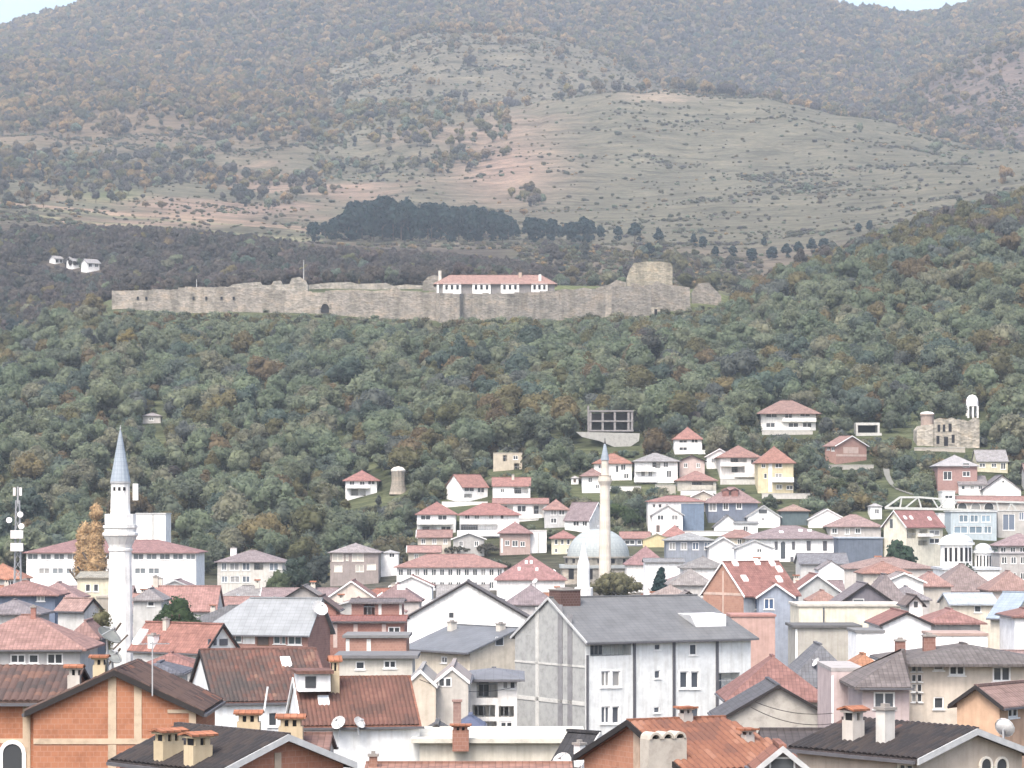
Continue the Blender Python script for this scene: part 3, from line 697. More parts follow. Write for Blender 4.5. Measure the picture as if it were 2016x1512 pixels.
# grey apartment block
GW = (.67, .69, .68)
h = house('apartment_block', 'four storey pale apartment block with slate grey roof and bare concrete gable end', 'apartment block', 1014, 1152, 1478, 1258, 1174, Y=236, t=30, roof='L', ends=('g', 'h'), ins=(0, 1.6), wall=GW, rc=(.165, .17, .175), rk='sheet', over=.5, og=.12, verge=GV, vb=1455,
  trim=plaster(GW), gl=(.07, .08, .095), wins=[('R', 1183, 1321, 1200, 1352, 'W'), ('R', 1205, 1321, 1221, 1352, 'W'), ('R', 1183, 1391, 1200, 1424, 'W'), ('R', 1205, 1391, 1219, 1424, 'W'),
   ('R', 1288, 1320, 1300, 1336), ('R', 1287, 1392, 1299, 1404), ('R', 1288, 1268, 1300, 1280), ('R', 1338, 1322, 1354, 1355, 'W'), ('R', 1360, 1322, 1376, 1355, 'W'), ('R', 1357, 1268, 1372, 1290), ('R', 1338, 1392, 1354, 1424, 'W'), ('R', 1360, 1392, 1376, 1424, 'W'),
   ('R', 1415, 1325, 1457, 1360, 'o'), ('R', 1415, 1395, 1457, 1430, 'o'), ('R', 1162, 1264, 1243, 1290, 'o'),
   ('R', 1246, 1262, 1251, 1470, 'v'), ('R', 1324, 1262, 1329, 1470, 'v'), ('R', 1409, 1262, 1414, 1470, 'v'), ('R', 1154, 1290, 1158, 1470, 'v')], chim=[(1112, 1158, 1180, 46, 'plain', brick((.13, .07, .06)))])
for pt_, dm in (((1055, 1195, 1061, 1470), concrete((.60, .60, .57))), ((1099, 1190, 1108, 1470), concrete((.25, .25, .26))), ((1118, 1208, 1127, 1470), concrete((.25, .25, .26))), ((1013, 1303, 1152, 1311), concrete((.60, .60, .57))), ((1013, 1375, 1152, 1382), concrete((.60, .60, .57)))):
    Xl = []
    for px, py in ((pt_[0], pt_[1]), (pt_[2], pt_[3])):
        k = kx(px); u = (h.C.x - k * h.Y) / (math.sin(h.t) + k * math.cos(h.t)); yy = h.Y + u * math.cos(h.t); Xl.append((min(max(u, 0), h.Ly), CZ + (HZ - py) / F * yy - h.zb))
    (u0, v1), (u1, v0) = Xl; q = MB(); q.box(-h.Lx / 2 - .05, -h.Lx / 2 - .002, min(u0, u1) - h.Ly / 2, max(u0, u1) - h.Ly / 2, max(v0, 0), v1); q.build('concrete_frame', dm, h.root)
q = MB(); q.box(-h.Lx / 2 - .004, -h.Lx / 2 - .001, -h.Ly / 2, h.Ly / 2, 0, h.he); q.build('gable_render', concrete((.40, .41, .40)), h.root)
q = MB(); q.face([(-h.Lx / 2 - .003, -h.Ly / 2, h.he), (-h.Lx / 2 - .003, h.Ly / 2, h.he), (-h.Lx / 2 - .003, 0, h.hr - .1)]); q.build('gable_render', concrete((.40, .41, .40)), h.root)
x, y, z = h.onroof(1400, 1232); x -= h.Lx / 2; y -= h.Ly / 2
q = MB(); q.hexa([(x - 1.5, y - .1, z - .1), (x + 1.4, y - .1, z - .1), (x + 1.4, y + 2.2, z - .1), (x - 1.5, y + 2.2, z - .1)], [(x - 2.1, y - .1, z + .95), (x + 1.4, y - .1, z + .95), (x + 1.4, y + 2.2, z + 1.05), (x - 2.1, y + 2.2, z + 1.05)]); dm_ = q.build('roof_dormer', plaster((.80, .80, .80)), h.roof)
# orange tile house
h = house('orange_tile_house', 'brick house with bright orange tile roof and arched chimney pots, bottom right of centre', HS, 1150, 1352, 1585, 1514, 1414, Y=105, t=28, roof='L', ends=('g', 'h'), ins=(0, 1.1), wmat=brick((.52, .25, .16)), rc=ORANGE, over=.25, og=.25, verge=DK, vb=1512,
  trim=concrete((.55, .42, .32)), wins=[('L', 1248, 1440, 1260, 1600, 'p')], chim=[(1350, 1388, 1420, 22, 'tile', CHW), (1472, 1388, 1416, 20, 'tile', CHW)])
lay_tiles(h, 0, TORANGE, seed=17)
CC = concrete((.50, .46, .40))
x, y, z = h.onroof(1306, 1509); x -= h.Lx / 2; y -= h.Ly / 2; zt = z + .75; q = MB(); q.box(x - .78, x + .78, y - .3, y + .3, z - .5, zt)
for i in (-1, 0, 1):
    c0 = x + i * .5
    for j in range(8):
        a0, a1 = math.pi * j / 8, math.pi * (j + 1) / 8; r0, r1 = .24, .16
        q.hexa([(c0 + r0 * math.cos(a0), y - .34, zt + r0 * math.sin(a0)), (c0 + r0 * math.cos(a1), y - .34, zt + r0 * math.sin(a1)), (c0 + r1 * math.cos(a1), y - .34, zt + r1 * math.sin(a1)), (c0 + r1 * math.cos(a0), y - .34, zt + r1 * math.sin(a0))],
               [(c0 + r0 * math.cos(a0), y + .34, zt + r0 * math.sin(a0)), (c0 + r0 * math.cos(a1), y + .34, zt + r0 * math.sin(a1)), (c0 + r1 * math.cos(a1), y + .34, zt + r1 * math.sin(a1)), (c0 + r1 * math.cos(a0), y + .34, zt + r1 * math.sin(a0))])
    q.box(c0 - .15, c0 + .15, y - .2, y + .2, zt + .001, zt + .05, 1)
q.build('chimney', [CC, VOID], h.roof)
# small gabled dormer in front of the orange roof
h = house('gabled_dormer', 'small brown gabled dormer with grey trim at the bottom edge by orange roof', 'dormer', 1490, 1490, 1590, 1512, 1464, Y=98, depth=2.2, roof='R', wall=(.32, .30, .29), rc=(.36, .16, .11), over=.12, og=.2, verge=GV, vb=1512, wins=[('R', 1518, 1494, 1562, 1600)])
# dark tile house bottom right
h = house('beige_house', 'beige gable house with dark tile roof and two tall chimneys, bottom right corner', HS, 1570, 1806, 2012, 1490, 1430, Y=100, t=36, roof='R', wall=(.60, .52, .43), rc=(.085, .07, .07), over=.28, og=.3, verge=GV, vb=1512,
  chim=[(1680, 1384, 1456, 32, 'tile', CHW, 32), (1743, 1388, 1462, 27, 'plain', plaster((.66, .64, .60)))], wins=[('R', 1930, 1494, 1949, 1600, 'a'), ('R', 1960, 1494, 1980, 1600, 'a'), ('L', 1765, 1500, 1798, 1600)], frame=plain('pale_trim', (.7, .66, .58)))
lay_tiles(h, 0, TDARK[2:3] + TDARK + [(.13, .075, .065)], seed=18)
make_dish(h.root, tuple(h.w2l(P(1976, 1478, 103))), .36, 20, plain('dish_white', (.6, .6, .59), .4), top=.75, tilt=25)
h = house('dark_tile_house', 'low dark tiled house between orange roof and beige house', HS, 1520, 1520, 1740, 1500, 1432, Y=116, depth=7, roof='L', wall=(.62, .6, .55), rc=(.085, .075, .075), over=.3, vb=1450)
# bottom centre clutter
h = house('long_cream_annex', 'long low cream building with flat roof along the bottom centre', 'annex', 826, 826, 1140, 1462, 1460, Y=150, depth=8, roof='flat', wall=(.70, .66, .56), rc=(.62, .60, .52), rk='conc', over=1.0, vb=1500,
  chim=[(907, 1462, 1492, 32, 'tile', brick((.36, .18, .13)), 26)])
q = MB(); p = h.w2l(P(900, 1455, 152)); q.box(p.x - .2, p.x + .2, p.y - .2, p.y + .2, p.z - 2, p.z + 1.9); q.box(p.x - .26, p.x + .26, p.y - .26, p.y + .26, p.z + 1.9, p.z + 2.0); q.build('chimney_stack', brick((.34, .22, .19)), h.root)
h = house('yellow_shed', 'small pale yellow gabled shed tucked behind the white long house', 'shed', 826, 826, 892, 1448, 1424, Y=158, depth=4, roof='R', wall=(.76, .68, .46), rc=(.12, .12, .12), over=.25, verge=DK, vb=1452)
h = house('tile_ridge_house', 'low house showing only its brown tile ridge along the bottom edge', HS, 722, 722, 1120, 1530, 1500, Y=122, depth=7, roof='L', wall=(.6, .5, .4), rc=(.30, .17, .13), over=.3, vb=1512, chim=[(735, 1482, 1508, 16, 'plain', brick((.36, .2, .15)))])
h = house('dark_gable_house', 'small brick house with dark gable roof and white flue beside the orange tile house', HS, 1098, 1146, 1200, 1492, 1438, Y=128, t=45, roof='R', wmat=brick((.42, .2, .14)), rc=(.05, .05, .055), over=.3, verge=GV, vb=1500, chim=[(1141, 1460, 1498, 16, 'plain', plaster((.74, .74, .72)))], dish=[(1108, 1502, 40, 200)])

# ------------------------------------------------------------------ second row, Y 170 to 330
h = house('cream_gable_house', 'narrow cream house with white edged gable left of the balcony house', HS, 797, 797, 858, 1348, 1316, Y=180, depth=9, roof='R', wall=(.68, .60, .49), rc=(.3, .29, .28), rk='conc', over=.1, og=.05, verge=WV, vb=1425)
h = house('grey_gable_house', 'narrow grey house with pinkish gable and two small square windows', HS, 858, 858, 922, 1340, 1310, Y=181, depth=9, roof='R', wall=(.58, .55, .50), rc=(.3, .27, .26), rk='conc', over=.1, og=.05, verge=WV, vb=1430, wins=[('R', 865, 1336, 874, 1350), ('R', 878, 1336, 887, 1350)])
h = house('balcony_house', 'white house with deep dark balconies beside the bare concrete gable', HS, 925, 925, 1018, 1336, 1312, Y=190, depth=9, roof='hipx', wall=(.74, .73, .70), rc=(.19, .195, .21), rk='sheet', over=.5, vb=1450, wins=[('R', 938, 1341, 980, 1374, 'o'), ('R', 990, 1342, 1000, 1356), ('R', 1004, 1342, 1014, 1356), ('R', 930, 1388, 975, 1412, 'o'), ('R', 982, 1390, 1012, 1412, 'o'), ('R', 930, 1420, 978, 1446, 'o'), ('R', 984, 1420, 1010, 1446)])
h = house('blue_awning_shed', 'small blue roofed shed in the yard below the balcony house', 'shed', 906, 906, 945, 1425, 1404, Y=176, depth=3.5, roof='hip', wall=(.22, .25, .32), rc=(.10, .12, .19), rk='sheet', over=.3, vb=1448)
h = house('grey_roof_house', 'cream gable house with wide low dark grey roof behind the white houses', HS, 800, 925, 1110, 1281, 1234, Y=255, t=36, roof='R', wall=(.68, .62, .51), rc=(.17, .18, .195), rk='sheet', over=.5, vb=1310, wins=[('R', 976, 1255, 990, 1270), ('L', 868, 1292, 880, 1306)], chim=[(890, 1222, 1240, 14, 'plain'), (986, 1226, 1240, 14, 'plain')])
h = house('white_gable_house', 'large plain white gable wall with thin dark roof edge, centre of town', HS, 799, 799, 1040, 1216, 1144, Y=330, depth=12, roof='R', wall=(.82, .82, .80), rc=(.14, .13, .13), over=.35, verge=DK, vb=1250, trim=plaster((.70, .70, .68)), wins=[('R', 905, 1165, 945, 1226, 'p'), ('R', 884, 1206, 893, 1216, 'w')])
h = house('sheet_roof_house', 'brick house with broad light grey sheet metal roof left of centre', HS, 398, 606, 650, 1240, 1176, Y=265, t=72, roof='R', ends=('g', 'h'), ins=(0, 3.5), wmat=brick((.45, .25, .20)), rc=(.29, .31, .325), rk='sheet', over=.5, vb=1275, trim=plaster((.78, .78, .76)), wins=[('L', 462, 1246, 476, 1265), ('L', 505, 1246, 530, 1272, 'd'), ('L', 538, 1247, 552, 1268), ('L', 554, 1247, 562, 1268), ('L', 566, 1245, 594, 1270), ('L', 478, 1246, 502, 1268, 'p')], gl=(.09, .12, .13), dish=[(628, 1240, 34, 230)])
h = house('brick_column_house', 'low brick row with white concrete columns right of the grey sheet roof', HS, 640, 640, 796, 1222, 1210, Y=275, depth=8, roof='L', wmat=brick((.40, .20, .16)), rc=MAROON, over=.3, vb=1262, trim=plaster((.68, .55, .50)), wins=[('R', 656, 1226, 664, 1275, 'p'), ('R', 696, 1226, 704, 1275, 'p'), ('R', 752, 1226, 760, 1275, 'p'), ('R', 640, 1223, 796, 1228, 'p'), ('R', 764, 1234, 788, 1256)])
h = house('brick_storey_house', 'half built brick storey with white corner posts behind the brick row', HS, 692, 692, 790, 1186, 1178, Y=300, depth=8, roof='L', wmat=brick((.42, .22, .18)), rc=(.16, .14, .14), over=.4, vb=1212, trim=plaster((.74, .70, .66)), wins=[('R', 745, 1188, 751, 1212, 'p'), ('R', 786, 1188, 791, 1212, 'p'), ('R', 716, 1190, 738, 1212, 'o')])
h = house('brick_small_gable', 'small brick gable with dark verge behind grey sheet roof', HS, 598, 598, 662, 1198, 1172, Y=285, depth=7, roof='R', wmat=brick((.42, .2, .16)), rc=(.18, .13, .12), over=.3, verge=DK, vb=1200)
h = house('flat_brick_house', 'flat topped brick extension with white frame in front of the brick row', HS, 680, 680, 800, 1256, 1254, Y=240, depth=7, roof='flat', wmat=brick((.46, .26, .2)), rc=(.2, .2, .2), rk='conc', over=.6, vb=1285, trim=plaster((.76, .74, .7)), wins=[('R', 681, 1258, 688, 1300, 'p'), ('R', 722, 1258, 730, 1300, 'p')])
h = house('rooftop_terrace_house', 'cream house with dark flat canopy behind the red tile roofs', HS, 668, 668, 812, 1296, 1292, Y=212, depth=6, roof='flat', wall=(.66, .63, .56), rc=(.17, .17, .175), rk='conc', over=1.0, vb=1320, wins=[('R', 755, 1300, 780, 1316), ('R', 700, 1302, 718, 1318)])
h = house('pink_roof_house', 'house with wide weathered pink tile roof at the left edge', HS, -90, -90, 158, 1272, 1208, Y=215, depth=9, roof='hip', wall=(.56, .55, .54), rc=(.42, .24, .20), over=.5, vb=1312, wins=[('R', 20, 1288, 50, 1306), ('R', 56, 1288, 76, 1306), ('R', 92, 1286, 124, 1308)], chim=[(66, 1192, 1216, 10, 'plain', brick((.4, .2, .16)))])
h = house('dark_wall_house', 'small pink roofed house with dark wall just left of white minaret', HS, 140, 140, 188, 1247, 1218, Y=240, depth=6, roof='hip', wall=(.20, .22, .26), rc=(.36, .21, .18), over=.4, vb=1275)
h = house('red_roof_gable_house', 'red roofed house with small white gable and row of attic windows', HS, 262, 405, 465, 1276, 1226, Y=235, t=52, roof='R', wall=(.78, .77, .73), rc=(.40, .19, .15), over=.4, verge=DK, vb=1275, wins=[('R', 409, 1258, 414, 1270, 'v'), ('R', 420, 1258, 425, 1270, 'v'), ('R', 432, 1258, 447, 1270, 'v')], chim=[(302, 1248, 1268, 16, 'plain', plaster((.8, .8, .78))), (327, 1216, 1236, 10, 'plain')], sky=[(276, 1256, 24, 22)])
h = house('navy_roof_shed', 'low house with dark blue grey hip roof below the white minaret', HS, 262, 262, 350, 1322, 1300, Y=200, depth=6, roof='hip', wall=(.62, .60, .57), rc=(.13, .135, .16), over=.4, vb=1345)
h = house('maroon_roof_house', 'house with dark red lower roof between white minaret and steep white house', HS, 268, 268, 388, 1312, 1282, Y=222, depth=6, roof='hip', wall=(.60, .58, .55), rc=(.36, .18, .15), over=.4, vb=1330)
# right of the apartment block
h = house('brown_slope_house', 'house with long red brown tile roof directly right of apartment block', HS, 1440, 1440, 1622, 1368, 1288, Y=215, depth=9, t=0, roof='hip', wall=(.60, .56, .50), rc=(.24, .13, .115), over=.5, vb=1385)
h = house('raw_concrete_house', 'unpainted grey rendered gable house right of apartment block', HS, 1424, 1424, 1640, 1412, 1346, Y=185, depth=8, roof='R', wmat=concrete((.47, .45, .41)), rc=(.11, .11, .12), over=.35, verge=DK, vb=1430)
h = house('lilac_house', 'pale lilac flat topped house with bright white left corner', HS, 1637, 1637, 1702, 1322, 1320, Y=175.4, depth=8, roof='flat', wall=(.58, .48, .47), rc=(.4, .38, .37), rk='conc', over=.05, vb=1412, trim=plaster((.82, .82, .82)), wins=[('R', 1637, 1330, 1641, 1500, 'p')])
h = house('dark_hip_house', 'lilac house with barred window under a steep dark hip roof', HS, 1698, 1698, 1790, 1345, 1274, Y=168, depth=8, roof='L', ends=('h', 'g'), ins=(2.9, 0), wall=(.54, .45, .44), rc=(.16, .14, .135), over=.5, og=.05, vb=1412, wins=[('R', 1720, 1362, 1762, 1396)], gl=(.12, .13, .14))
h = house('cream_long_house', 'cream two storey house with long dark grey brown hip roof, right edge', HS, 1784, 1784, 2060, 1302, 1264, Y=172, depth=10, roof='hip', wall=(.72, .64, .54), rc=(.15, .135, .13), over=.8, vb=1412, wins=[('R', 1795, 1310, 1804, 1322), ('R', 1806, 1310, 1815, 1322), ('R', 1795, 1328, 1804, 1342), ('R', 1806, 1328, 1815, 1342), ('R', 1795, 1347, 1804, 1362), ('R', 1806, 1347, 1815, 1362), ('R', 1795, 1366, 1804, 1382), ('R', 1806, 1366, 1815, 1382), ('R', 1838, 1310, 1858, 1320), ('R', 1868, 1310, 1900, 1330), ('R', 1954, 1312, 1990, 1342), ('R', 1838, 1372, 1858, 1396)],
  chim=[(1756, 1248, 1282, 20, 'plain', brick((.3, .16, .13))), (1829, 1238, 1270, 24, 'plain', brick((.3, .16, .13)))])
h = house('peach_gable_house', 'peach plastered gable house with brown tile roof at right edge', HS, 1884, 1968, 2062, 1384, 1346, Y=152, t=52, roof='L', wall=(.62, .42, .29), rc=(.25, .17, .15), over=.35, verge=DK, vb=1416, wins=[('R', 1985, 1394, 2005, 1412)])
h = house('slate_hip_house', 'low house with bluish slate grey hip roof behind lilac house', HS, 1556, 1556, 1690, 1342, 1264, Y=228, depth=10, roof='hip', wall=(.56, .54, .52), rc=(.16, .165, .18), over=.4, vb=1340, dish=[(1608, 1306, 20, 200)])
h = house('orange_ridge_house', 'small peach house with orange tile roof behind the lilac house', HS, 1668, 1668, 1746, 1318, 1284, Y=205, depth=5, roof='hip', wall=(.66, .46, .34), rc=(.50, .24, .14), over=.3, vb=1330)
h = house('cream_flat_house', 'long cream flat topped building on the right behind white gable', HS, 1573, 1573, 1782, 1194, 1192, Y=285, depth=9, roof='flat', wall=(.78, .73, .60), rc=(.55, .52, .46), rk='conc', over=.4, vb=1230, wins=[('R', 1620, 1196, 1623, 1228, 'v')])
h = house('grey_wall_house', 'plain grey walled low building with white corner below cream flat building', HS, 1566, 1566, 1692, 1236, 1232, Y=262, depth=7, roof='flat', wall=(.48, .46, .41), rc=(.13, .13, .13), rk='conc', over=.6, vb=1270, trim=plaster((.8, .8, .78)), wins=[('R', 1566, 1238, 1570, 1300, 'p')])
h = house('bright_white_house', 'bright white windowless gable house on the right side', HS, 1738, 1738, 1833, 1228, 1203, Y=250, depth=10, roof='R', wall=(.84, .84, .83), rc=(.36, .18, .15), over=.3, verge=DK, vb=1262)
h = house('white_lean_to', 'low white lean to left of bright white gable', 'shed', 1686, 1686, 1740, 1246, 1243, Y=246, depth=6, roof='flat', wall=(.84, .84, .83), rc=(.2, .2, .2), rk='conc', over=.3, vb=1276)
h = house('white_parapet_house', 'low white parapet wall house right of bright white gable', HS, 1836, 1836, 1944, 1252, 1250, Y=240, depth=6, roof='flat', wall=(.82, .82, .80), rc=(.4, .3, .26), rk='conc', over=.2, vb=1264)
h = house('small_gable_house', 'little white gable with dark window and thick verge above red roofs', HS, 1790, 1790, 1816, 1186, 1170, Y=270, depth=6, roof='R', wall=(.76, .75, .72), rc=(.2, .16, .15), over=.3, verge=DK, vb=1198, wins=[('R', 1799, 1184, 1807, 1196)])
h = house('red_ridge_house', 'red tiled house right of bright white gable with carved eaves', HS, 1832, 1832, 1930, 1222, 1196, Y=262, depth=8, roof='hip', wall=(.5, .48, .46), rc=(.38, .2, .17), over=.5, vb=1245)
h = house('steel_roof_house', 'cream house with pale blue grey metal roof near the right edge', HS, 1872, 1872, 1962, 1188, 1166, Y=300, depth=8, roof='L', wall=(.74, .68, .57), rc=(.42, .46, .50), rk='sheet', over=.35, vb=1225, wins=[('R', 1918, 1192, 1932, 1206)])
h = house('blue_panel_house', 'cream house with tilted blue metal roof panel at right edge', HS, 1950, 1992, 2050, 1212, 1164, Y=290, t=50, roof='R', wall=(.72, .67, .57), rc=(.30, .36, .43), rk='sheet', over=.4, vb=1232)
h = house('plain_white_house', 'plain white house wall cut off by the right edge', HS, 1998, 1998, 2070, 1212, 1196, Y=255, depth=8, roof='hip', wall=(.82, .82, .81), rc=(.34, .18, .15), over=.3, vb=1265)
# skylight house group
h = house('skylight_house', 'big red roof with many white skylights above brick gable end', HS, 1385, 1464, 1572, 1168, 1104, Y=330, t=30, roof='L', wall=(.44, .48, .53), rc=(.38, .18, .15), over=.4, og=.15, verge=WV, vb=1240, gl=(.08, .12, .19), wins=[('R', 1486, 1175, 1502, 1200), ('R', 1506, 1175, 1524, 1200), ('R', 1534, 1190, 1544, 1206), ('R', 1550, 1212, 1558, 1224)], sky=[(1447, 1110, 12, 8), (1490, 1108, 12, 8), (1520, 1110, 12, 8), (1534, 1122, 12, 8), (1466, 1140, 12, 8), (1534, 1142, 12, 8)])
q = MB(); q.box(-h.Lx / 2 - .03, -h.Lx / 2 - .004, -h.Ly / 2, h.Ly / 2, 0, h.he - .02); q.face([(-h.Lx / 2 - .02, -h.Ly / 2, h.he), (-h.Lx / 2 - .02, h.Ly / 2, h.he), (-h.Lx / 2 - .02, 0, h.hr - .2)]); g_ = q.build('brick_gable', brick((.52, .29, .21)), h.root)
q = MB(); q.box(-h.Lx / 2 - .06, -h.Lx / 2 - .032, -.15, .15, 0, h.hr - 1); q.box(-h.Lx / 2 - .06, -h.Lx / 2 - .032, -h.Ly / 2, -.16, h.he - .3, h.he); q.box(-h.Lx / 2 - .06, -h.Lx / 2 - .032, .16, h.Ly / 2, h.he - .3, h.he); q.build('tie_beam', plaster((.66, .50, .42)), g_)
h = house('blue_dormer', 'small blue gabled bay with white verge on the skylight roof', 'bay', 1494, 1494, 1560, 1172, 1147, Y=327, depth=3, roof='R', wall=(.36, .41, .49), rc=(.38, .18, .15), over=.35, verge=WV, vb=1200, gl=(.06, .10, .18), wins=[('R', 1504, 1178, 1524, 1200)])
h = house('pink_wall_house', 'plain pink walled low house in front of skylight roof', HS, 1440, 1440, 1526, 1214, 1212, Y=310, depth=6, roof='flat', wall=(.56, .38, .33), rc=(.40, .22, .19), rk='conc', over=.3, vb=1256)
h = house('white_verge_house', 'grey gable house with white verge just right of skylight roof', HS, 1566, 1566, 1652, 1162, 1129, Y=345, depth=9, roof='R', wall=(.52, .53, .52), rc=(.36, .18, .15), over=.35, verge=WV, vb=1195)
h = house('brick_stub_house', 'narrow brick wall house left of dark purple gable', HS, 1598, 1598, 1650, 1180, 1160, Y=322, depth=6, roof='hip', wmat=brick((.46, .27, .21)), rc=(.42, .25, .2), over=.3, vb=1195)
h = house('purple_gable_house', 'large dark purple grey gable end right of skylight roof', HS, 1636, 1636, 1778, 1198, 1147, Y=312, depth=9, roof='R', wall=(.19, .18, .205), rc=(.20, .18, .19), over=.3, verge=DK, vb=1195, wins=[('R', 1680, 1180, 1700, 1192)])
h = house('dark_slope_house', 'dark roofed house behind the purple gable', HS, 1700, 1700, 1800, 1195, 1128, Y=345, depth=10, roof='hip', wall=(.45, .43, .42), rc=(.22, .19, .19), over=.3, vb=1195)
h = house('arched_white_house', 'white gable house with grey carport roof in front, right side', HS, 1742, 1742, 1818, 1144, 1126, Y=385, depth=8, roof='R', wall=(.78, .78, .76), rc=(.3, .26, .25), over=.45, verge=WV, vb=1150)
h = house('carport_house', 'grey low pitched roof in front of the white arched house', HS, 1752, 1752, 1830, 1178, 1152, Y=350, depth=7, roof='hip', wall=(.58, .55, .53), rc=(.33, .29, .29), over=.3, vb=1195)
h = house('brown_hip_house', 'broad grey brown hip roof below the white church', HS, 1842, 1842, 1968, 1160, 1108, Y=405, depth=12, roof='hip', wall=(.55, .52, .49), rc=(.24, .19, .18), over=.4, vb=1165)
h = house('coral_roof_house', 'coral red hip roof left of the church drums', HS, 1700, 1700, 1790, 1126, 1104, Y=430, depth=9, roof='hip', wall=(.6, .56, .5), rc=(.42, .23, .18), over=.4, vb=1125)
h = house('pale_red_roof_house', 'pale red hip roof in front of the white church', HS, 1806, 1806, 1872, 1150, 1124, Y=395, depth=8, roof='hip', wall=(.6, .56, .5), rc=(.44, .26, .22), over=.4, vb=1150)
h = house('pink_roof_cottage', 'pinkish hip roof right of the brown hip roof at the edge', HS, 1950, 1950, 2040, 1158, 1122, Y=390, depth=9, roof='hip', wall=(.55, .5, .47), rc=(.40, .25, .21), over=.4, vb=1165)
# left side rows
h = house('navy_wall_house', 'red roofed house with dark blue wall and white window, left edge', HS, -30, -30, 108, 1168, 1142, Y=310, depth=7, roof='hip', wall=(.17, .21, .29), rc=(.38, .21, .18), over=.5, vb=1205, wins=[('R', 72, 1168 + 2, 88, 1184)], gl=(.4, .42, .42))
h = house('grey_low_house', 'low house with dark grey roof in front of navy wall house', HS, -40, -40, 74, 1205, 1178, Y=275, depth=7, roof='hip', wall=(.5, .5, .5), rc=(.22, .20, .21), over=.4, vb=1210)
h = house('brown_red_house', 'long low brown red roof below the white school', HS, 62, 62, 150, 1172, 1144, Y=345, depth=8, roof='hip', wall=(.56, .54, .52), rc=(.30, .2, .19), over=.5, vb=1180)
h = house('pink_ridge_house', 'pale pink roofed house with white gable corner left of minaret', HS, 114, 165, 196, 1198, 1176, Y=285, t=60, roof='R', wall=(.66, .66, .64), rc=(.44, .28, .24), over=.35, verge=DK, vb=1215)
h = house('cream_block_house', 'tall cream rendered house wall immediately left of minaret', HS, 152, 152, 214, 1136, 1124, Y=355, depth=8, roof='L', wall=(.76, .71, .54), rc=(.45, .4, .32), over=.3, vb=1190, wins=[('R', 168, 1150, 178, 1165), ('R', 184, 1150, 194, 1165)])
h = house('small_tan_house', 'narrow tan house wall below the cream block by the minaret', HS, 190, 190, 226, 1178, 1172, Y=325, depth=6, roof='flat', wall=(.46, .42, .36), rc=(.4, .36, .3), rk='conc', over=.2, vb=1235)
h = house('rose_roof_house', 'rose pink tiled house with pale corner right of minaret', HS, 292, 292, 424, 1200, 1152, Y=335, depth=9, roof='L', wall=(.68, .66, .63), rc=(.46, .25, .21), over=.3, verge=WV, vb=1200, chim=[(288, 1150, 1170, 10, 'plain')])
h = house('grey_yard_house', 'small grey house behind the round green tree', HS, 262, 262, 318, 1178, 1156, Y=320, depth=7, roof='hip', wall=(.6, .6, .58), rc=(.34, .3, .29), over=.3, vb=1205, wins=[('R', 290, 1184, 304, 1194)])
h = house('cream_verge_house', 'pale house with long white sloping verge left of white gable', HS, 645, 645, 738, 1176, 1142, Y=385, depth=9, t=0, roof='R', wall=(.74, .66, .58), rc=(.36, .2, .17), over=.3, verge=WV, vb=1185)
h = house('mauve_roof_house', 'mauve hip roof with white dormer just left of large white gable', HS, 736, 736, 826, 1180, 1146, Y=375, depth=9, roof='hip', wall=(.6, .55, .52), rc=(.32, .21, .2), over=.3, vb=1182, sky=[(748, 1156, 10, 10), (790, 1158, 16, 8)])
h = house('white_roof_edge_house', 'white gabled house behind mauve roof with pale verges', HS, 770, 770, 850, 1152, 1132, Y=430, depth=8, roof='R', wall=(.78, .77, .75), rc=(.4, .22, .18), over=.4, verge=WV, vb=1150)
h = house('dark_peak_house', 'dark gable peak with pale ridge below blue trees left of centre', HS, 545, 545, 648, 1186, 1152, Y=390, depth=9, roof='R', wall=(.42, .40, .38), rc=(.26, .24, .23), over=.4, verge=DK, vb=1175)
h = house('slate_hip_cottage', 'dark slate hip roof right of large white gable', HS, 1000, 1000, 1092, 1186, 1150, Y=385, depth=9, roof='hip', wall=(.55, .53, .52), rc=(.24, .2, .21), over=.4, vb=1190, dish=[(1054, 1146, 12, 230)])
h = house('brown_lane_house', 'brown grey roof between white spire and dark conifer', HS, 1262, 1262, 1384, 1185, 1150, Y=345, depth=8, roof='hip', wall=(.74, .70, .66), rc=(.30, .25, .23), over=.4, vb=1182)
h = house('white_arc_house', 'white gable house peeking above the apartment roof right end', HS, 1322, 1322, 1390, 1188, 1163, Y=320, depth=7, roof='R', wall=(.82, .8, .76), rc=(.25, .22, .21), over=.3, verge=DK, vb=1185)
h = house('grey_hip_house', 'grey hip roofed low house right of dark conifer', HS, 1320, 1320, 1405, 1148, 1118, Y=430, depth=10, roof='hip', wall=(.62, .6, .57), rc=(.27, .25, .24), over=.4, vb=1150)
h = house('taupe_roof_house', 'taupe roof with white wall strip above grey hip roofed low house', HS, 1345, 1345, 1432, 1116, 1094, Y=480, depth=10, roof='hip', wall=(.76, .75, .73), rc=(.32, .29, .27), over=.4, vb=1118)
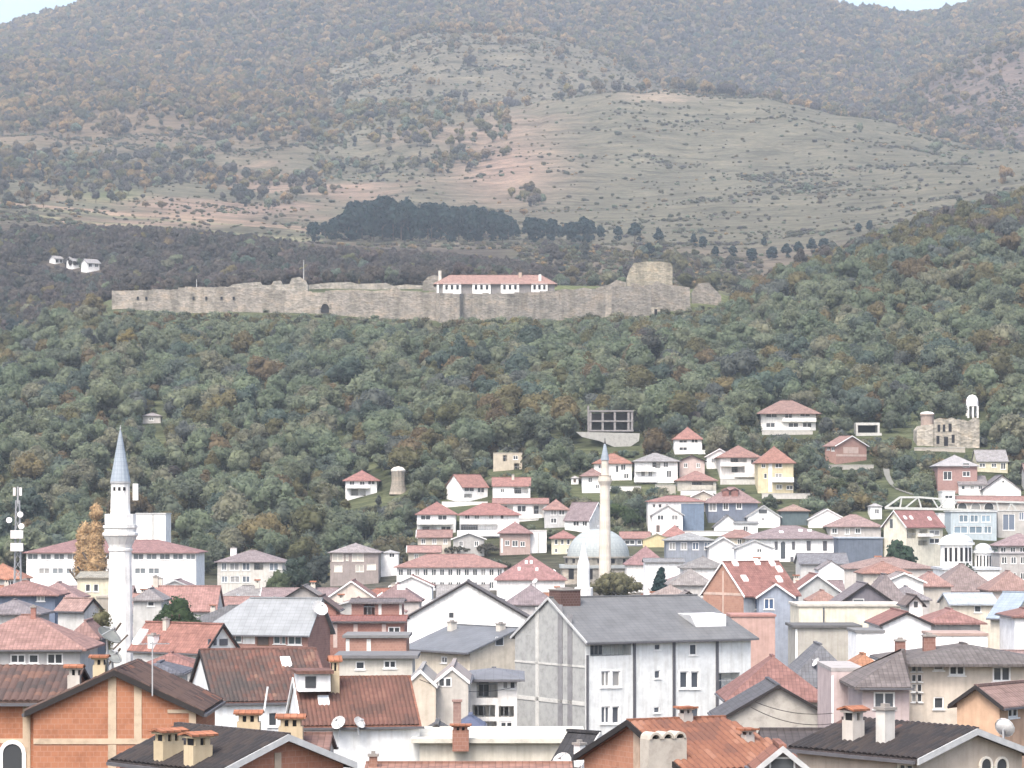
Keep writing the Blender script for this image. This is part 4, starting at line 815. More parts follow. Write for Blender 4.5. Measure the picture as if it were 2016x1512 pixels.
# ------------------------------------------------------------------ houses climbing the slope: distance from the ground they stand on
NW = (.10, .11, .12)
h = house('white_villa', 'white two storey villa with wide brown hip roof, highest on right slope', 'villa', 1498, 1498, 1606, 809, 788, base=848, depth=10, wall=(.80, .79, .75), rc=(.36, .22, .18), over=1.3, wins=[('R', 1508, 814, 1530, 822), ('R', 1545, 812, 1560, 826), ('R', 1575, 812, 1595, 820), ('R', 1508, 832, 1526, 842), ('R', 1552, 832, 1572, 842), ('R', 1580, 832, 1598, 842), ('R', 1540, 823, 1606, 829, 'B'), ('R', 1498, 841, 1594, 847, 'B')])
h = house('white_cube_house', 'white boxy house with small red pyramid roof alone above the others', HS, 1328, 1328, 1382, 862, 840, base=893, depth=7, wall=(.83, .83, .82), rc=(.44, .22, .18), over=.4, wins=[('R', 1337, 866, 1353, 872), ('R', 1361, 864, 1374, 872), ('R', 1337, 880, 1353, 887), ('R', 1374, 886, 1388, 893, 'B')])
h = house('brick_slope_house', 'unplastered pink brick gable house below the open concrete shelter', HS, 1624, 1646, 1706, 876, 857, base=914, t=30, roof='R', wmat=brick((.46, .27, .22)), rc=(.40, .24, .2), over=.5, verge=WV, trim=plaster((.6, .46, .4)), wins=[('R', 1646, 894, 1706, 899, 'p'), ('L', 1628, 879, 1634, 886), ('L', 1637, 880, 1643, 888), ('R', 1660, 880, 1690, 893, 'p')])
h = house('grey_shed_roof_house', 'pink brick house with grey sloping roof and garage opening, right slope', HS, 1846, 1846, 1924, 915, 895, base=972, depth=9, roof='hip', wmat=brick((.44, .27, .24)), rc=(.36, .35, .35), rk='sheet', over=.5, wins=[('R', 1857, 928, 1874, 945), ('R', 1896, 912, 1908, 920), ('R', 1895, 928, 1910, 938)])
h = house('yellow_grey_house', 'pale yellow house with grey gabled roof near right edge of slope', HS, 1924, 1924, 1984, 907, 885, base=930, depth=8, roof='L', wall=(.70, .66, .48), rc=(.30, .29, .29), over=.3, wins=[('R', 1928, 912, 1940, 920), ('R', 1952, 912, 1962, 920), ('R', 1970, 911, 1980, 924)])
h = house('white_wedge_house', 'big white blank gable wall with dark roof edge on right slope', HS, 1936, 1936, 2010, 962, 934, base=982, depth=9, roof='R', wall=(.82, .82, .80), rc=(.2, .19, .2), over=.5, verge=DK, wins=[('R', 1973, 946, 1977, 950)])
h = house('dark_slant_house', 'white house with dark slanted roof left of blank white gable', HS, 1888, 1888, 1942, 952, 936, base=975, depth=7, roof='L', wall=(.72, .71, .69), rc=(.24, .22, .22), over=.4, wins=[('R', 1893, 956, 1900, 964), ('R', 1910, 956, 1918, 964), ('R', 1926, 956, 1934, 964)])
h = house('yellow_house', 'tall yellow and white house with red roof and stacked balconies', HS, 1492, 1492, 1562, 907, 878, base=970, depth=9, wall=(.72, .63, .42), rc=(.42, .21, .16), over=.6, trim=plaster((.82, .82, .80)), wins=[('R', 1499, 913, 1507, 921), ('R', 1526, 912, 1540, 921), ('R', 1504, 932, 1510, 942), ('R', 1526, 932, 1540, 942), ('R', 1528, 954, 1540, 963), ('R', 1520, 940, 1562, 948, 'B'), ('R', 1513, 908, 1520, 968, 'p'), ('R', 1548, 956, 1562, 964)])
h = house('red_roof_balcony_house', 'white house with broad red roof and balconies left of yellow house', HS, 1418, 1418, 1494, 897, 876, base=945, depth=9, wall=(.74, .72, .69), rc=(.40, .22, .18), over=.7, wins=[('R', 1438, 901, 1470, 910, 'o'), ('R', 1440, 918, 1466, 930, 'o'), ('R', 1418, 912, 1462, 917, 'B'), ('R', 1446, 932, 1494, 938, 'B'), ('R', 1478, 904, 1490, 914)])
h = house('beige_terrace_house', 'house with shallow red hip roof and white slanted terrace wall', HS, 1334, 1334, 1410, 944, 927, base=966, depth=8, wall=(.60, .57, .50), rc=(.42, .23, .19), over=.5, wins=[('R', 1362, 948, 1404, 955, 'o'), ('R', 1360, 955, 1400, 963, 'B')])
h = house('grey_hip_villa', 'white villa with grey hip roof right of the sandy minaret top', 'villa', 1250, 1250, 1334, 906, 891, base=952, depth=9, wall=(.79, .79, .77), rc=(.30, .29, .29), over=.7, wins=[('R', 1284, 909, 1300, 922, 'o'), ('R', 1306, 909, 1316, 920), ('R', 1262, 928, 1270, 938), ('R', 1276, 928, 1284, 938), ('R', 1312, 926, 1322, 940), ('R', 1250, 920, 1290, 927, 'B'), ('R', 1248, 940, 1292, 948, 'B')])
h = house('orange_hip_house', 'white house with orange red hip roof directly behind the sandy minaret', HS, 1170, 1170, 1244, 910, 892, base=945, depth=8, wall=(.77, .76, .73), rc=(.46, .22, .16), over=.5, wins=[('R', 1222, 914, 1232, 926), ('R', 1212, 916, 1218, 930), ('R', 1228, 932, 1238, 942), ('R', 1178, 915, 1186, 923)])
h = house('brown_hip_slope_house', 'white house with brown red hip roof left of sandy minaret', HS, 1146, 1146, 1188, 934, 921, base=970, depth=7, wall=(.78, .77, .75), rc=(.36, .22, .19), over=.6, wins=[('R', 1158, 940, 1166, 950), ('R', 1172, 954, 1180, 962)])
h = house('white_garden_hut', 'tiny white hut among trees left of the sandy minaret', 'hut', 1125, 1125, 1139, 940, 936, base=954, depth=3, wall=(.82, .82, .81), rc=(.5, .45, .42), over=.2, wins=[('R', 1129, 943, 1134, 950, 'd')])
h = house('blue_wall_house', 'white house with flat red hip roof and blue wall on its right', HS, 1276, 1276, 1386, 986, 975, base=1048, depth=8, wall=(.80, .80, .79), rc=(.42, .22, .19), over=.4, trim=plaster((.19, .25, .34)), wins=[('R', 1341, 992, 1386, 1048, 'p'), ('R', 1284, 992, 1291, 1000), ('R', 1296, 992, 1303, 1000)])
h = house('twin_window_house', 'small white gable house with two square windows in front of blue wall', HS, 1284, 1284, 1344, 1012, 993, base=1056, depth=7, roof='R', wall=(.82, .82, .80), rc=(.38, .24, .21), over=.4, verge=GV, wins=[('R', 1294, 1014, 1307, 1024), ('R', 1322, 1014, 1335, 1024), ('R', 1292, 1034, 1299, 1048, 'd'), ('R', 1330, 1034, 1337, 1044)])
h = house('mauve_dormer_house', 'dark blue walled house with mauve hip roof and twin dormers', HS, 1394, 1394, 1492, 986, 958, base=1030, depth=9, wall=(.20, .23, .29), rc=(.38, .25, .23), over=.6, wins=[('R', 1396, 990, 1410, 1006, 'W'), ('R', 1424, 990, 1434, 1004, 'W'), ('R', 1450, 990, 1460, 1002, 'W'), ('R', 1424, 1016, 1432, 1026)])
for px in (1428, 1446):
    x, y, z = h.onroof(px, 972); x -= h.Lx / 2; y -= h.Ly / 2; q = MB(); q.hexa([(x - .7, y - .9, z - .6), (x + .7, y - .9, z - .6), (x + .7, y + 1.2, z - .6), (x - .7, y + 1.2, z - .6)], [(x - .7, y - .9, z + .7), (x + .7, y - .9, z + .7), (x + .7, y + 1.2, z + .7), (x - .7, y + 1.2, z + .7)])
    for sg in (-1, 1): q.hexa([(x + sg * .9, y - 1.1, z + .65), (x + sg * .9, y + 1.3, z + .65), (x + sg * .9, y + 1.3, z + .75), (x + sg * .9, y - 1.1, z + .75)], [(x, y - 1.1, z + 1.15), (x, y + 1.3, z + 1.15), (x, y + 1.3, z + 1.25), (x, y - 1.1, z + 1.25)])
    q.build('dormer', tile((.30, .15, .13)), h.roof)
h = house('white_letterbox_house', 'white gable house with one wide window above big white hall', HS, 1472, 1472, 1536, 1016, 994, base=1040, depth=7, roof='R', wall=(.82, .82, .81), rc=(.3, .28, .27), over=.4, verge=GV, wins=[('R', 1494, 1003, 1510, 1011), ('R', 1499, 1020, 1505, 1024)])
h = house('white_slab_house', 'blank white sloping gable left of the one-window gable', HS, 1406, 1406, 1460, 1036, 1013, base=1046, depth=6, roof='R', wall=(.83, .83, .82), rc=(.32, .3, .3), over=.3)
h = house('small_white_annex', 'low white annex with one dark window below blank white gable', HS, 1446, 1446, 1492, 1030, 1026, base=1052, depth=5, roof='L', wall=(.82, .82, .81), rc=(.34, .33, .32), over=.3, wins=[('R', 1463, 1036, 1473, 1046)])
h = house('white_crest_house', 'white gable wall with tan roof above the pink hip roof', HS, 1592, 1592, 1666, 1022, 1001, base=1038, depth=7, roof='R', wall=(.82, .81, .79), rc=(.36, .32, .3), over=.3, verge=WV)
h = house('tan_roof_house', 'dark green walled house with small tan roof right of one-window gable', HS, 1538, 1538, 1592, 1004, 992, base=1034, depth=7, wall=(.12, .16, .17), rc=(.42, .28, .22), over=.4)
h = house('pink_hip_house', 'pink hip roofed house with white framed windows left of cream gable', HS, 1634, 1634, 1734, 1034, 1012, base=1060, depth=9, wall=(.62, .58, .55), rc=(.42, .28, .25), over=.6, wins=[('R', 1638, 1040, 1648, 1050, 'W'), ('R', 1664, 1040, 1672, 1052, 'W'), ('R', 1684, 1040, 1694, 1050, 'W')])
h = house('white_hall', 'large white hall with grey pink hip roof and tall narrow windows', 'hall', 1474, 1474, 1646, 1058, 1034, base=1106, depth=14, wall=(.82, .82, .81), rc=(.36, .27, .26), over=.7, sky=[(1538, 1048, 8, 8), (1576, 1045, 8, 8), (1594, 1045, 8, 8)], gl=(.07, .08, .09), wins=[('R', 1525, 1066, 1531, 1082, 'v'), ('R', 1537, 1066, 1546, 1100, 'a'), ('R', 1559, 1066, 1565, 1082, 'v'), ('R', 1588, 1065, 1596, 1084, 'v'), ('R', 1620, 1065, 1628, 1084, 'v'), ('R', 1556, 1096, 1562, 1106, 'v')])
h = house('white_porch_house', 'white gable house with dark slanted canopy in front of white hall', HS, 1450, 1450, 1522, 1078, 1062, Y=545, depth=7, roof='R', wall=(.81, .81, .80), rc=(.38, .36, .35), over=.4, verge=GV, vb=1100, wins=[('R', 1490, 1080, 1500, 1088)])
h = house('navy_shade_block', 'long dark blue grey block built as shade between white hall and cream gable', HS, 1650, 1650, 1738, 1060, 1056, Y=575, depth=8, roof='flat', wall=(.15, .18, .23), rc=(.42, .48, .55), rk='conc', over=.5, vb=1096)  # bluish shade around a retaining wall, put into a flat-roofed block
h = house('cream_tall_house', 'tall cream gable house with red roof, balconies and roof windows', HS, 1740, 1784, 1856, 1034, 1004, Y=570, t=32, roof='L', wall=(.79, .75, .62), rc=(.38, .18, .16), over=.5, verge=WV, vb=1096, trim=plaster((.74, .73, .70)), sky=[(1782, 1020, 6, 6), (1794, 1020, 6, 6), (1830, 1022, 6, 6)], wins=[('L', 1752, 1022, 1758, 1040), ('R', 1786, 1042, 1804, 1060, 'o'), ('R', 1810, 1042, 1826, 1052, 'o'), ('R', 1830, 1044, 1850, 1054), ('R', 1806, 1050, 1830, 1055, 'B'), ('R', 1830, 1060, 1850, 1070), ('R', 1808, 1064, 1826, 1074, 'o')])
h = house('blue_glass_house', 'flat blue glazed office building near the right edge', 'office', 1872, 1872, 1962, 1008, 1006, base=1062, depth=9, roof='flat', wall=(.52, .60, .64), rc=(.6, .62, .62), rk='conc', over=.5, gl=(.13, .18, .22), wins=[('R', 1888, 1014, 1906, 1028), ('R', 1910, 1014, 1926, 1028), ('R', 1932, 1014, 1950, 1028), ('R', 1878, 1036, 1905, 1050), ('R', 1908, 1036, 1934, 1050), ('R', 1937, 1036, 1952, 1050)])
h = house('grey_glass_house', 'grey building with blue screen wall beside the blue glazed office', 'office', 1964, 1964, 2030, 1006, 1004, base=1060, depth=8, roof='flat', wall=(.55, .53, .50), rc=(.6, .6, .58), rk='conc', over=.3, gl=(.14, .17, .22), wins=[('R', 1974, 1012, 1998, 1044), ('R', 2006, 1008, 2016, 1024)])
h = house('arcade_house', 'long low house with red tile strip roof and round arched windows', HS, 1886, 1886, 2040, 988, 976, base=1008, depth=7, roof='L', wall=(.60, .57, .53), rc=(.42, .24, .2), over=.4, frame=plain('arch_white', (.74, .73, .70)), wins=[('R', 1886, 990, 1903, 1003, 'a'), ('R', 1912, 990, 1930, 1003, 'a'), ('R', 1938, 990, 1956, 1003, 'a')])
h = house('round_white_house', 'small white house with dark oval window left of the steel truss', HS, 1714, 1714, 1736, 996, 990, base=1022, depth=5, wall=(.82, .82, .81), rc=(.5, .46, .44), over=.2, wins=[('R', 1722, 1002, 1731, 1012)])
h = house('white_shop_house', 'white two storey house below the truss with dark parapet', HS, 1848, 1848, 1876, 1012, 1008, base=1036, depth=6, roof='flat', wall=(.82, .82, .81), rc=(.6, .6, .6), rk='conc', over=.2)
h = house('white_gate_house', 'narrow white house with flat roof above the red tile arcade', HS, 1855, 1855, 1880, 968, 962, base=1000, depth=6, roof='flat', wall=(.80, .80, .79), rc=(.7, .7, .7), rk='conc', over=.3, wins=[('R', 1860, 975, 1876, 982)])
# cluster left of the mosque
h = house('lone_white_villa', 'white villa with red hip roof standing alone in the trees, left', 'villa', 680, 680, 742, 943, 925, base=978, depth=9, wall=(.80, .80, .79), rc=(.42, .20, .17), over=.7, trim=plaster((.82, .82, .82)), wins=[('R', 688, 947, 698, 955), ('R', 708, 947, 718, 955), ('R', 724, 946, 738, 954), ('R', 690, 962, 720, 976, 'o'), ('R', 682, 955, 728, 960, 'B')])
h = house('red_gable_white_house', 'white house with blank gable left and red roof, above the red hip row', HS, 878, 910, 960, 957, 933, base=990, t=34, roof='L', wall=(.81, .81, .79), rc=(.42, .21, .17), over=.35, wins=[('R', 914, 956 + 3, 934, 968), ('R', 940, 960, 954, 970), ('R', 914, 972, 930, 980, 'o')])
h = house('white_balcony_box', 'white house with red roof and long balcony below the beige ruin', HS, 970, 970, 1044, 956, 939, base=986, depth=8, roof='L', wall=(.80, .80, .79), rc=(.44, .22, .18), over=.3, chim=[(1010, 934, 944, 5)], wins=[('R', 985, 962, 993, 970), ('R', 1012, 960, 1040, 972, 'o')])
h = house('red_terrace_house', 'white house with thin red canopy roofs and columns below white balcony box', HS, 972, 972, 1078, 990, 980, base=1024, depth=7, roof='L', wall=(.74, .73, .70), rc=(.44, .24, .2), over=.5, wins=[('R', 985, 995, 1010, 1010, 'o'), ('R', 1018, 995, 1036, 1008), ('R', 1050, 995, 1070, 1012, 'o')])
h = house('twin_floor_white_house', 'white two storey house with red hip roof, leftmost of the red hip row', HS, 821, 821, 897, 1010, 987, base=1052, depth=9, wall=(.80, .80, .79), rc=(.40, .2, .17), over=.5, wins=[('R', 828, 1014, 848, 1024), ('R', 862, 1014, 880, 1024), ('R', 830, 1036, 860, 1048, 'o'), ('R', 868, 1036, 888, 1048), ('R', 821, 1026, 890, 1031, 'B')])
h = house('wide_white_house', 'wide white house with red hip roof and long white balcony in red hip row', HS, 905, 905, 1022, 1011, 990, base=1058, depth=9, wall=(.81, .81, .80), rc=(.42, .2, .17), over=.6, wins=[('R', 915, 1014, 925, 1022), ('R', 934, 1014, 944, 1022), ('R', 962, 1014, 972, 1022), ('R', 985, 1014, 992, 1022), ('R', 905, 1032, 980, 1044, 'o'), ('R', 900, 1044, 982, 1054, 'B')])
h = house('wooden_front_house', 'brown timber fronted house with white side wall in front of red hip row', HS, 984, 984, 1044, 1046, 1026, base=1092, depth=9, wall=(.50, .38, .34), rc=(.38, .22, .2), over=.6, trim=plaster((.78, .77, .75)), wins=[('R', 986, 1060, 990, 1088, 'p'), ('R', 1008, 1064, 1020, 1076), ('R', 1024, 1066, 1034, 1076), ('R', 994, 1064, 1003, 1074)])
h = house('white_blank_house', 'plain white block wall right of timber fronted house', HS, 1044, 1044, 1076, 1046, 1042, base=1088, depth=7, roof='flat', wall=(.80, .80, .79), rc=(.6, .58, .56), rk='conc', over=.2, trim=plaster((.62, .62, .6)), wins=[('R', 1058, 1048, 1062, 1088, 'p')])
h = house('cream_hip_house', 'cream house with red hip roof just left of the mosque dome', HS, 1086, 1086, 1134, 1057, 1043, base=1092, depth=8, wall=(.78, .73, .56), rc=(.42, .21, .18), over=.5, wins=[('R', 1092, 1062, 1098, 1072), ('R', 1104, 1062, 1110, 1072), ('R', 1116, 1062, 1122, 1072), ('R', 1092, 1080, 1098, 1088), ('R', 1116, 1080, 1122, 1088)])
h = house('red_hip_house', 'red roofed house with white stair edge left of the mauve roofed white house', HS, 1072, 1072, 1118, 1000, 982, base=1038, depth=8, wall=(.6, .6, .6), rc=(.42, .24, .2), over=.5, wins=[('R', 1084, 1004, 1096, 1014), ('R', 1084, 1020, 1096, 1030), ('R', 1100, 1004, 1112, 1014)])
h = house('mauve_gable_house', 'mauve roofed house with white gable on its right beside the sandy minaret', HS, 1112, 1160, 1192, 1022, 988, base=1050, t=58, roof='R', wall=(.78, .78, .77), rc=(.32, .24, .24), over=.35, verge=WV, wins=[('L', 1128, 1026, 1140, 1036), ('L', 1146, 1026, 1156, 1036)])
# foot of the slope
h = house('long_red_school', 'long white building with pale red tile roof and many dark windows', 'school', 781, 781, 992, 1114, 1090, Y=555, depth=11, roof='hip', wall=(.80, .79, .78), rc=(.44, .24, .20), over=.6, vb=1148, auto=[('R', 13, 2, .9, 1.3)])
h = house('big_red_roof_hall', 'broad red hip roof with white dots of vents left of mosque', 'hall', 978, 978, 1112, 1138, 1092, Y=530, depth=14, roof='hip', wall=(.74, .72, .7), rc=(.42, .22, .20), over=.5, vb=1150, sky=[(1036, 1108, 5, 5), (1046, 1108, 5, 5), (1022, 1121, 5, 5), (1057, 1122, 5, 5), (1092, 1122, 5, 5)])
h = house('timber_frame_house', 'grey brown house with big pale framed windows below the trees, left of centre', HS, 650, 650, 745, 1086, 1068, Y=575, depth=10, wall=(.36, .31, .29), rc=(.30, .27, .27), over=.5, vb=1134, frame=plain('cream_frame', (.74, .70, .62)), gl=(.42, .40, .36), wins=[('R', 654, 1090, 676, 1105), ('R', 693, 1090, 716, 1105), ('R', 658, 1112, 674, 1126), ('R', 700, 1112, 716, 1126), ('R', 722, 1110, 740, 1122), ('R', 681, 1092, 686, 1104)])
h = house('white_box_house', 'small white box house between timber frame house and long red roof', HS, 750, 750, 784, 1088, 1082, Y=585, depth=6, wall=(.82, .82, .81), rc=(.5, .47, .45), over=.2, vb=1108, wins=[('R', 766, 1089, 777, 1098)])
h = house('mixed_roof_house', 'two storey house with brown roof, white left half and grey balconies', HS, 428, 428, 556, 1104, 1082, Y=540, depth=11, wall=(.70, .68, .62), rc=(.33, .26, .25), over=.6, vb=1158, chim=[(460, 1072, 1088, 12, 'plain', plaster((.7, .68, .66)))], gl=(.12, .14, .16), wins=[('R', 436, 1108, 446, 1123), ('R', 452, 1108, 471, 1123), ('R', 477, 1108, 492, 1123), ('R', 436, 1134, 448, 1147), ('R', 453, 1134, 472, 1147), ('R', 477, 1134, 492, 1147), ('R', 500, 1108, 518, 1122, 'o'), ('R', 530, 1108, 548, 1124)])
h = house('white_school', 'long white building with red roof and ribbon windows behind the minaret', 'school', 52, 52, 386, 1086, 1062, Y=505, depth=14, wall=(.82, .82, .80), rc=(.38, .21, .19), over=.6, vb=1150, gl=(.16, .18, .19), wins=[('R', x_, 1090, x_ + 21, 1102) for x_ in range(54, 372, 26)] + [('R', x_, 1118, x_ + 22, 1130) for x_ in range(76, 300, 27)])
h = house('white_tower_block', 'plain white flat topped block rising behind the long white school', 'apartment block', 268, 268, 326, 1012, 1010, Y=560, depth=9, roof='flat', wall=(.80, .80, .77), rc=(.6, .6, .58), rk='conc', over=.3, vb=1062, trim=plaster((.58, .58, .56)), wins=[('R', 299, 1013, 304, 1080, 'p')])
h = house('coral_bar_house', 'low house with coral roof bar and dark front right of the dome', HS, 1222, 1222, 1280, 1059, 1046, base=1076, depth=7, roof='L', wall=(.30, .32, .37), rc=(.44, .24, .2), over=.3, wins=[('R', 1230, 1063, 1250, 1072), ('R', 1254, 1063, 1272, 1072)])
h = house('mustard_house', 'mustard yellow gable wall right of the mosque dome', HS, 1266, 1266, 1324, 1062, 1050, base=1078, depth=7, roof='R', wall=(.68, .58, .34), rc=(.48, .42, .3), over=.2)
h = house('small_red_peak_house', 'small red hip roof in front of the twin window gable', HS, 1304, 1304, 1356, 1054, 1033, base=1066, depth=6, wall=(.66, .64, .6), rc=(.44, .22, .19), over=.3)
h = house('brown_slope_cottage', 'red brown tile roof sloping down right beside the mosque dome', HS, 1234, 1234, 1312, 1108, 1074, Y=545, depth=9, roof='hip', wall=(.72, .7, .66), rc=(.38, .22, .21), over=.4, vb=1110)
h = house('blue_front_house', 'dark blue fronted house with grey roofs right of dome', HS, 1312, 1312, 1404, 1062, 1048, Y=565, depth=8, wall=(.30, .33, .38), rc=(.42, .4, .38), over=.5, vb=1092, gl=(.10, .13, .18), auto=[('R', 4, 1, 1.2, 1.4)])
h = house('slanted_gable_house', 'grey and white house with slanted white gable left of porch gable', HS, 1396, 1396, 1452, 1074, 1056, Y=560, depth=8, roof='R', wall=(.74, .73, .71), rc=(.42, .41, .39), over=.5, verge=WV, vb=1095)
h = house('white_strip_house', 'long low white walled house under grey roofs right of conifer', HS, 1270, 1270, 1346, 1106, 1098, Y=520, depth=7, roof='L', wall=(.82, .82, .81), rc=(.34, .32, .31), over=.4, vb=1118)
h = house('slate_lane_house', 'dark slate roof in front of navy shade block', HS, 1576, 1576, 1668, 1108, 1088, Y=520, depth=9, roof='L', wall=(.66, .65, .63), rc=(.20, .20, .215), over=.5, vb=1118)
h = house('white_sail_house', 'small white gable with dark yard left of coral roof', HS, 1612, 1612, 1662, 1120, 1102, Y=480, depth=6, roof='R', wall=(.82, .82, .82), rc=(.35, .3, .29), over=.2, vb=1125)
h = house('pale_red_house', 'long pale red roof stretching below cream tall house', HS, 1660, 1660, 1842, 1118, 1096, Y=490, depth=12, roof='hip', wall=(.64, .6, .56), rc=(.40, .27, .23), over=.4, vb=1118)
h = house('peach_house', 'small peach walled house left of church drums', HS, 1838, 1838, 1866, 1086, 1076, base=1108, depth=6, wall=(.70, .56, .40), rc=(.36, .26, .24), over=.4, wins=[('R', 1848, 1104, 1854, 1110)])
h = house('mauve_roof_cottage', 'mauve roof at right edge behind the church', HS, 1966, 1966, 2060, 1072, 1050, base=1100, depth=9, wall=(.55, .52, .5), rc=(.40, .28, .27), over=.5, auto=[('R', 5, 1, 1.1, 1.3)])
h = house('grey_balcony_block', 'grey concrete block with balconies right of church drums', HS, 1968, 1968, 2060, 1090, 1084, Y=545, depth=9, roof='flat', wall=(.50, .48, .46), rc=(.42, .4, .4), rk='conc', over=.5, vb=1130, auto=[('R', 5, 2, 1.0, 1.3)])
h = house('hidden_hut', 'tiny ruined white hut high in the woods above the left minaret', 'hut', 281, 281, 316, 818, 812, base=834, depth=4, wall=(.58, .56, .53), rc=(.3, .28, .28), over=.3, wins=[('R', 293, 822, 303, 828)])
h = house('beige_ruin', 'roofless beige house shell above the white balcony box', 'ruin', 971, 971, 1028, 893, 891, base=926, depth=7, roof='flat', wall=(.60, .53, .42), rc=(.44, .4, .34), rk='conc', over=.1, wins=[('R', 990, 896, 998, 908, 'o'), ('R', 1010, 897, 1020, 905), ('R', 1012, 912, 1022, 926, 'o')])
for i, (a, b, e_, r_, ba, lab) in enumerate(((97, 124, 508, 503, 520, 'small white house, left one of three on the far wooded ridge'), (131, 158, 512, 505, 530, 'small white house, middle one of three on the far wooded ridge'), (160, 196, 516, 509, 536, 'small white house, right one of three on the far wooded ridge'))):
    house('ridge_house', lab, HS, a, a + 12, b, e_, r_, base=ba, t=35, roof='L', wall=(.80, .79, .77), rc=(.42, .38, .36), over=.8, group='white houses on the far ridge', auto=[('R', 2, 1, 1.6, 1.6)])
# ------------------------------------------------------------------ minarets, mosque, church, fortress and other single structures
def minaret(name, label, px, Y, prof, n=12, windows=()):
    """prof rows: (part name, material, [(half width in px, row), ...] from bottom to top)"""
    S = F / Y; x = kx(px) * Y; zb = gz(x, Y) - .3; root = thing(name, label, 'minaret', (x, Y, zb))
    for nm, m, rows in prof:
        pts = [(w_ / S, CZ + (HZ - py) / F * Y - zb if py is not None else 0) for w_, py in rows]
        q = MB(); q.lathe([(0, pts[0][1])] + pts + [(0, pts[-1][1])], n); q.build(nm, m, root)
    for py, hpx, rr, k in windows:
        for i in range(k):
            a = -math.pi / 2 + (i - (k - 1) / 2) * .55; z = CZ + (HZ - py) / F * Y - zb; r_ = rr / S; q = MB()
            c = Vector((r_ * math.cos(a), r_ * math.sin(a), z)); u = Vector((-math.sin(a), math.cos(a), 0)) * .12; d = Vector((math.cos(a), math.sin(a), 0)) * .06; hz_ = Vector((0, 0, hpx / S))
            q.hexa([c - u - d, c + u - d, c + u + d, c - u + d], [c - u - d + hz_, c + u - d + hz_, c + u + d + hz_, c - u + d + hz_]); q.build('window', VOID, root)
    return root
MW = plaster((.80, .80, .77)); LEAD = sheet((.36, .42, .48)); SAND = plaster((.76, .70, .60)); LEADG = sheet((.40, .44, .44))
r_ = minaret('minaret', 'tall white minaret with two balconies and blue grey cone roof, left', 237, 290,
  [('shaft', MW, [(26, None), (24.5, 1230), (22, 1085)]), ('collar', MW, [(22, 1085.2), (24, 1084), (24, 1080), (22, 1079), (24, 1072), (33, 1056)]), ('balcony', MW, [(33, 1055.8), (35.5, 1054), (35.5, 1049), (32, 1048), (32, 1040), (34.5, 1039), (34.5, 1034)]),
   ('balcony_rail', MW, [(30, 1033.8), (31, 1032), (31, 1012), (29.5, 1011.8)]), ('upper_shaft', MW, [(19.5, 1011.6), (18.5, 960), (18.5, 952)]), ('cornice', plain('lead_rim', (.34, .35, .36)), [(20.5, 951.8), (20.5, 948)]), ('spire', LEAD, [(20, 947.8), (10, 892), (3.5, 856), (1.2, 846)]), ('finial', GREYM, [(1.2, 845.8), (1.8, 843), (.6, 841), (.3, 836)])], n=12, windows=[(966, 7, 18.2, 3)])
q = MB(); S = F / 290; p = Vector(((270 - 237) / S, -.4, CZ + (HZ - 985) / F * 290 - r_.location.z)); q.box(p.x - .35, p.x + .15, p.y - .2, p.y + .2, p.z, p.z + 1.6); q.build('loudspeaker_box', MW, r_)
minaret('minaret', 'slender sandy stone minaret with dark tip beside the mosque dome', 1191, 552,
  [('shaft', SAND, [(12.5, None), (11, 1050), (9.5, 962)]), ('corbel', SAND, [(9.5, 961.8), (10, 956), (13.5, 948)]), ('balcony', SAND, [(14, 947.8), (14, 943), (12.5, 942.8), (12.5, 937), (13.5, 936)]), ('upper_shaft', SAND, [(7.6, 935.8), (7, 906)]), ('spire', LEAD, [(8.6, 905.8), (5, 888), (2, 874)]), ('finial', DK, [(2, 873.8), (.9, 868), (.5, 862)])], n=14)
minaret('white_spire', 'short bright white spire with cone top in front of the mosque', 1149, 400,
  [('base', MW, [(18, None), (18, 1157), (16, 1156)]), ('shaft', MW, [(12.5, 1155.8), (12, 1112), (11.5, 1108)]), ('spire', MW, [(11, 1107.8), (5, 1085), (1.2, 1066)])], n=10)
# domed mosque
Y = 565; S = F / Y; cx = kx(1180) * Y; hw = 74 / S; zb = gz(cx, Y) - .5; root = thing('mosque', 'stone mosque with large grey green dome behind the slender minaret', 'mosque', (cx, Y + hw, zb)); zz = lambda py: CZ + (HZ - py) / F * Y - zb
STN = stone((.55, .52, .46))
q = MB(); q.box(-hw, hw, -hw, hw, 0, zz(1119)); q.build('wall', STN, root)
q = MB(); q.box(-hw - .3, hw + .3, -hw - .3, hw + .3, zz(1119) + .002, zz(1113)); q.build('cornice', plain('lead_grey', (.30, .32, .32)), root)
q = MB(); rr = 67 / S; q.lathe([(rr, zz(1113) + .003), (rr, zz(1100)), (rr + .3, zz(1099)), (rr + .3, zz(1096)), (0, zz(1096))], 24); q.build('drum', STN, root)
q = MB(); dr = 62 / S; top = zz(1041); b0 = zz(1096) + .003; q.lathe([(dr * math.cos(a), b0 + (top - b0) * math.sin(a)) for a in [math.pi / 2 * i / 10 for i in range(11)]], 32); dome = q.build('dome', LEADG, root, smooth=True)
q = MB(); q.lathe([(.25, top - .05), (.3, top + .4), (.08, top + .7), (.05, top + 1.6)], 8); q.build('finial', GREYM, dome)
for i in range(-3, 4):
    q = MB(); a = -math.pi / 2 + i * .42; c = Vector((rr * math.cos(a), rr * math.sin(a), zz(1109))); u = Vector((-math.sin(a), math.cos(a), 0)) * .35; d = Vector((math.cos(a), math.sin(a), 0)) * .12
    q.hexa([c - u - d, c + u - d, c + u + d * .3, c - u + d * .3], [c - u - d + Vector((0, 0, .8)), c + u - d + Vector((0, 0, .8)), c + u + d * .3 + Vector((0, 0, .8)), c - u + d * .3 + Vector((0, 0, .8))]); q.build('window', VOID, root)
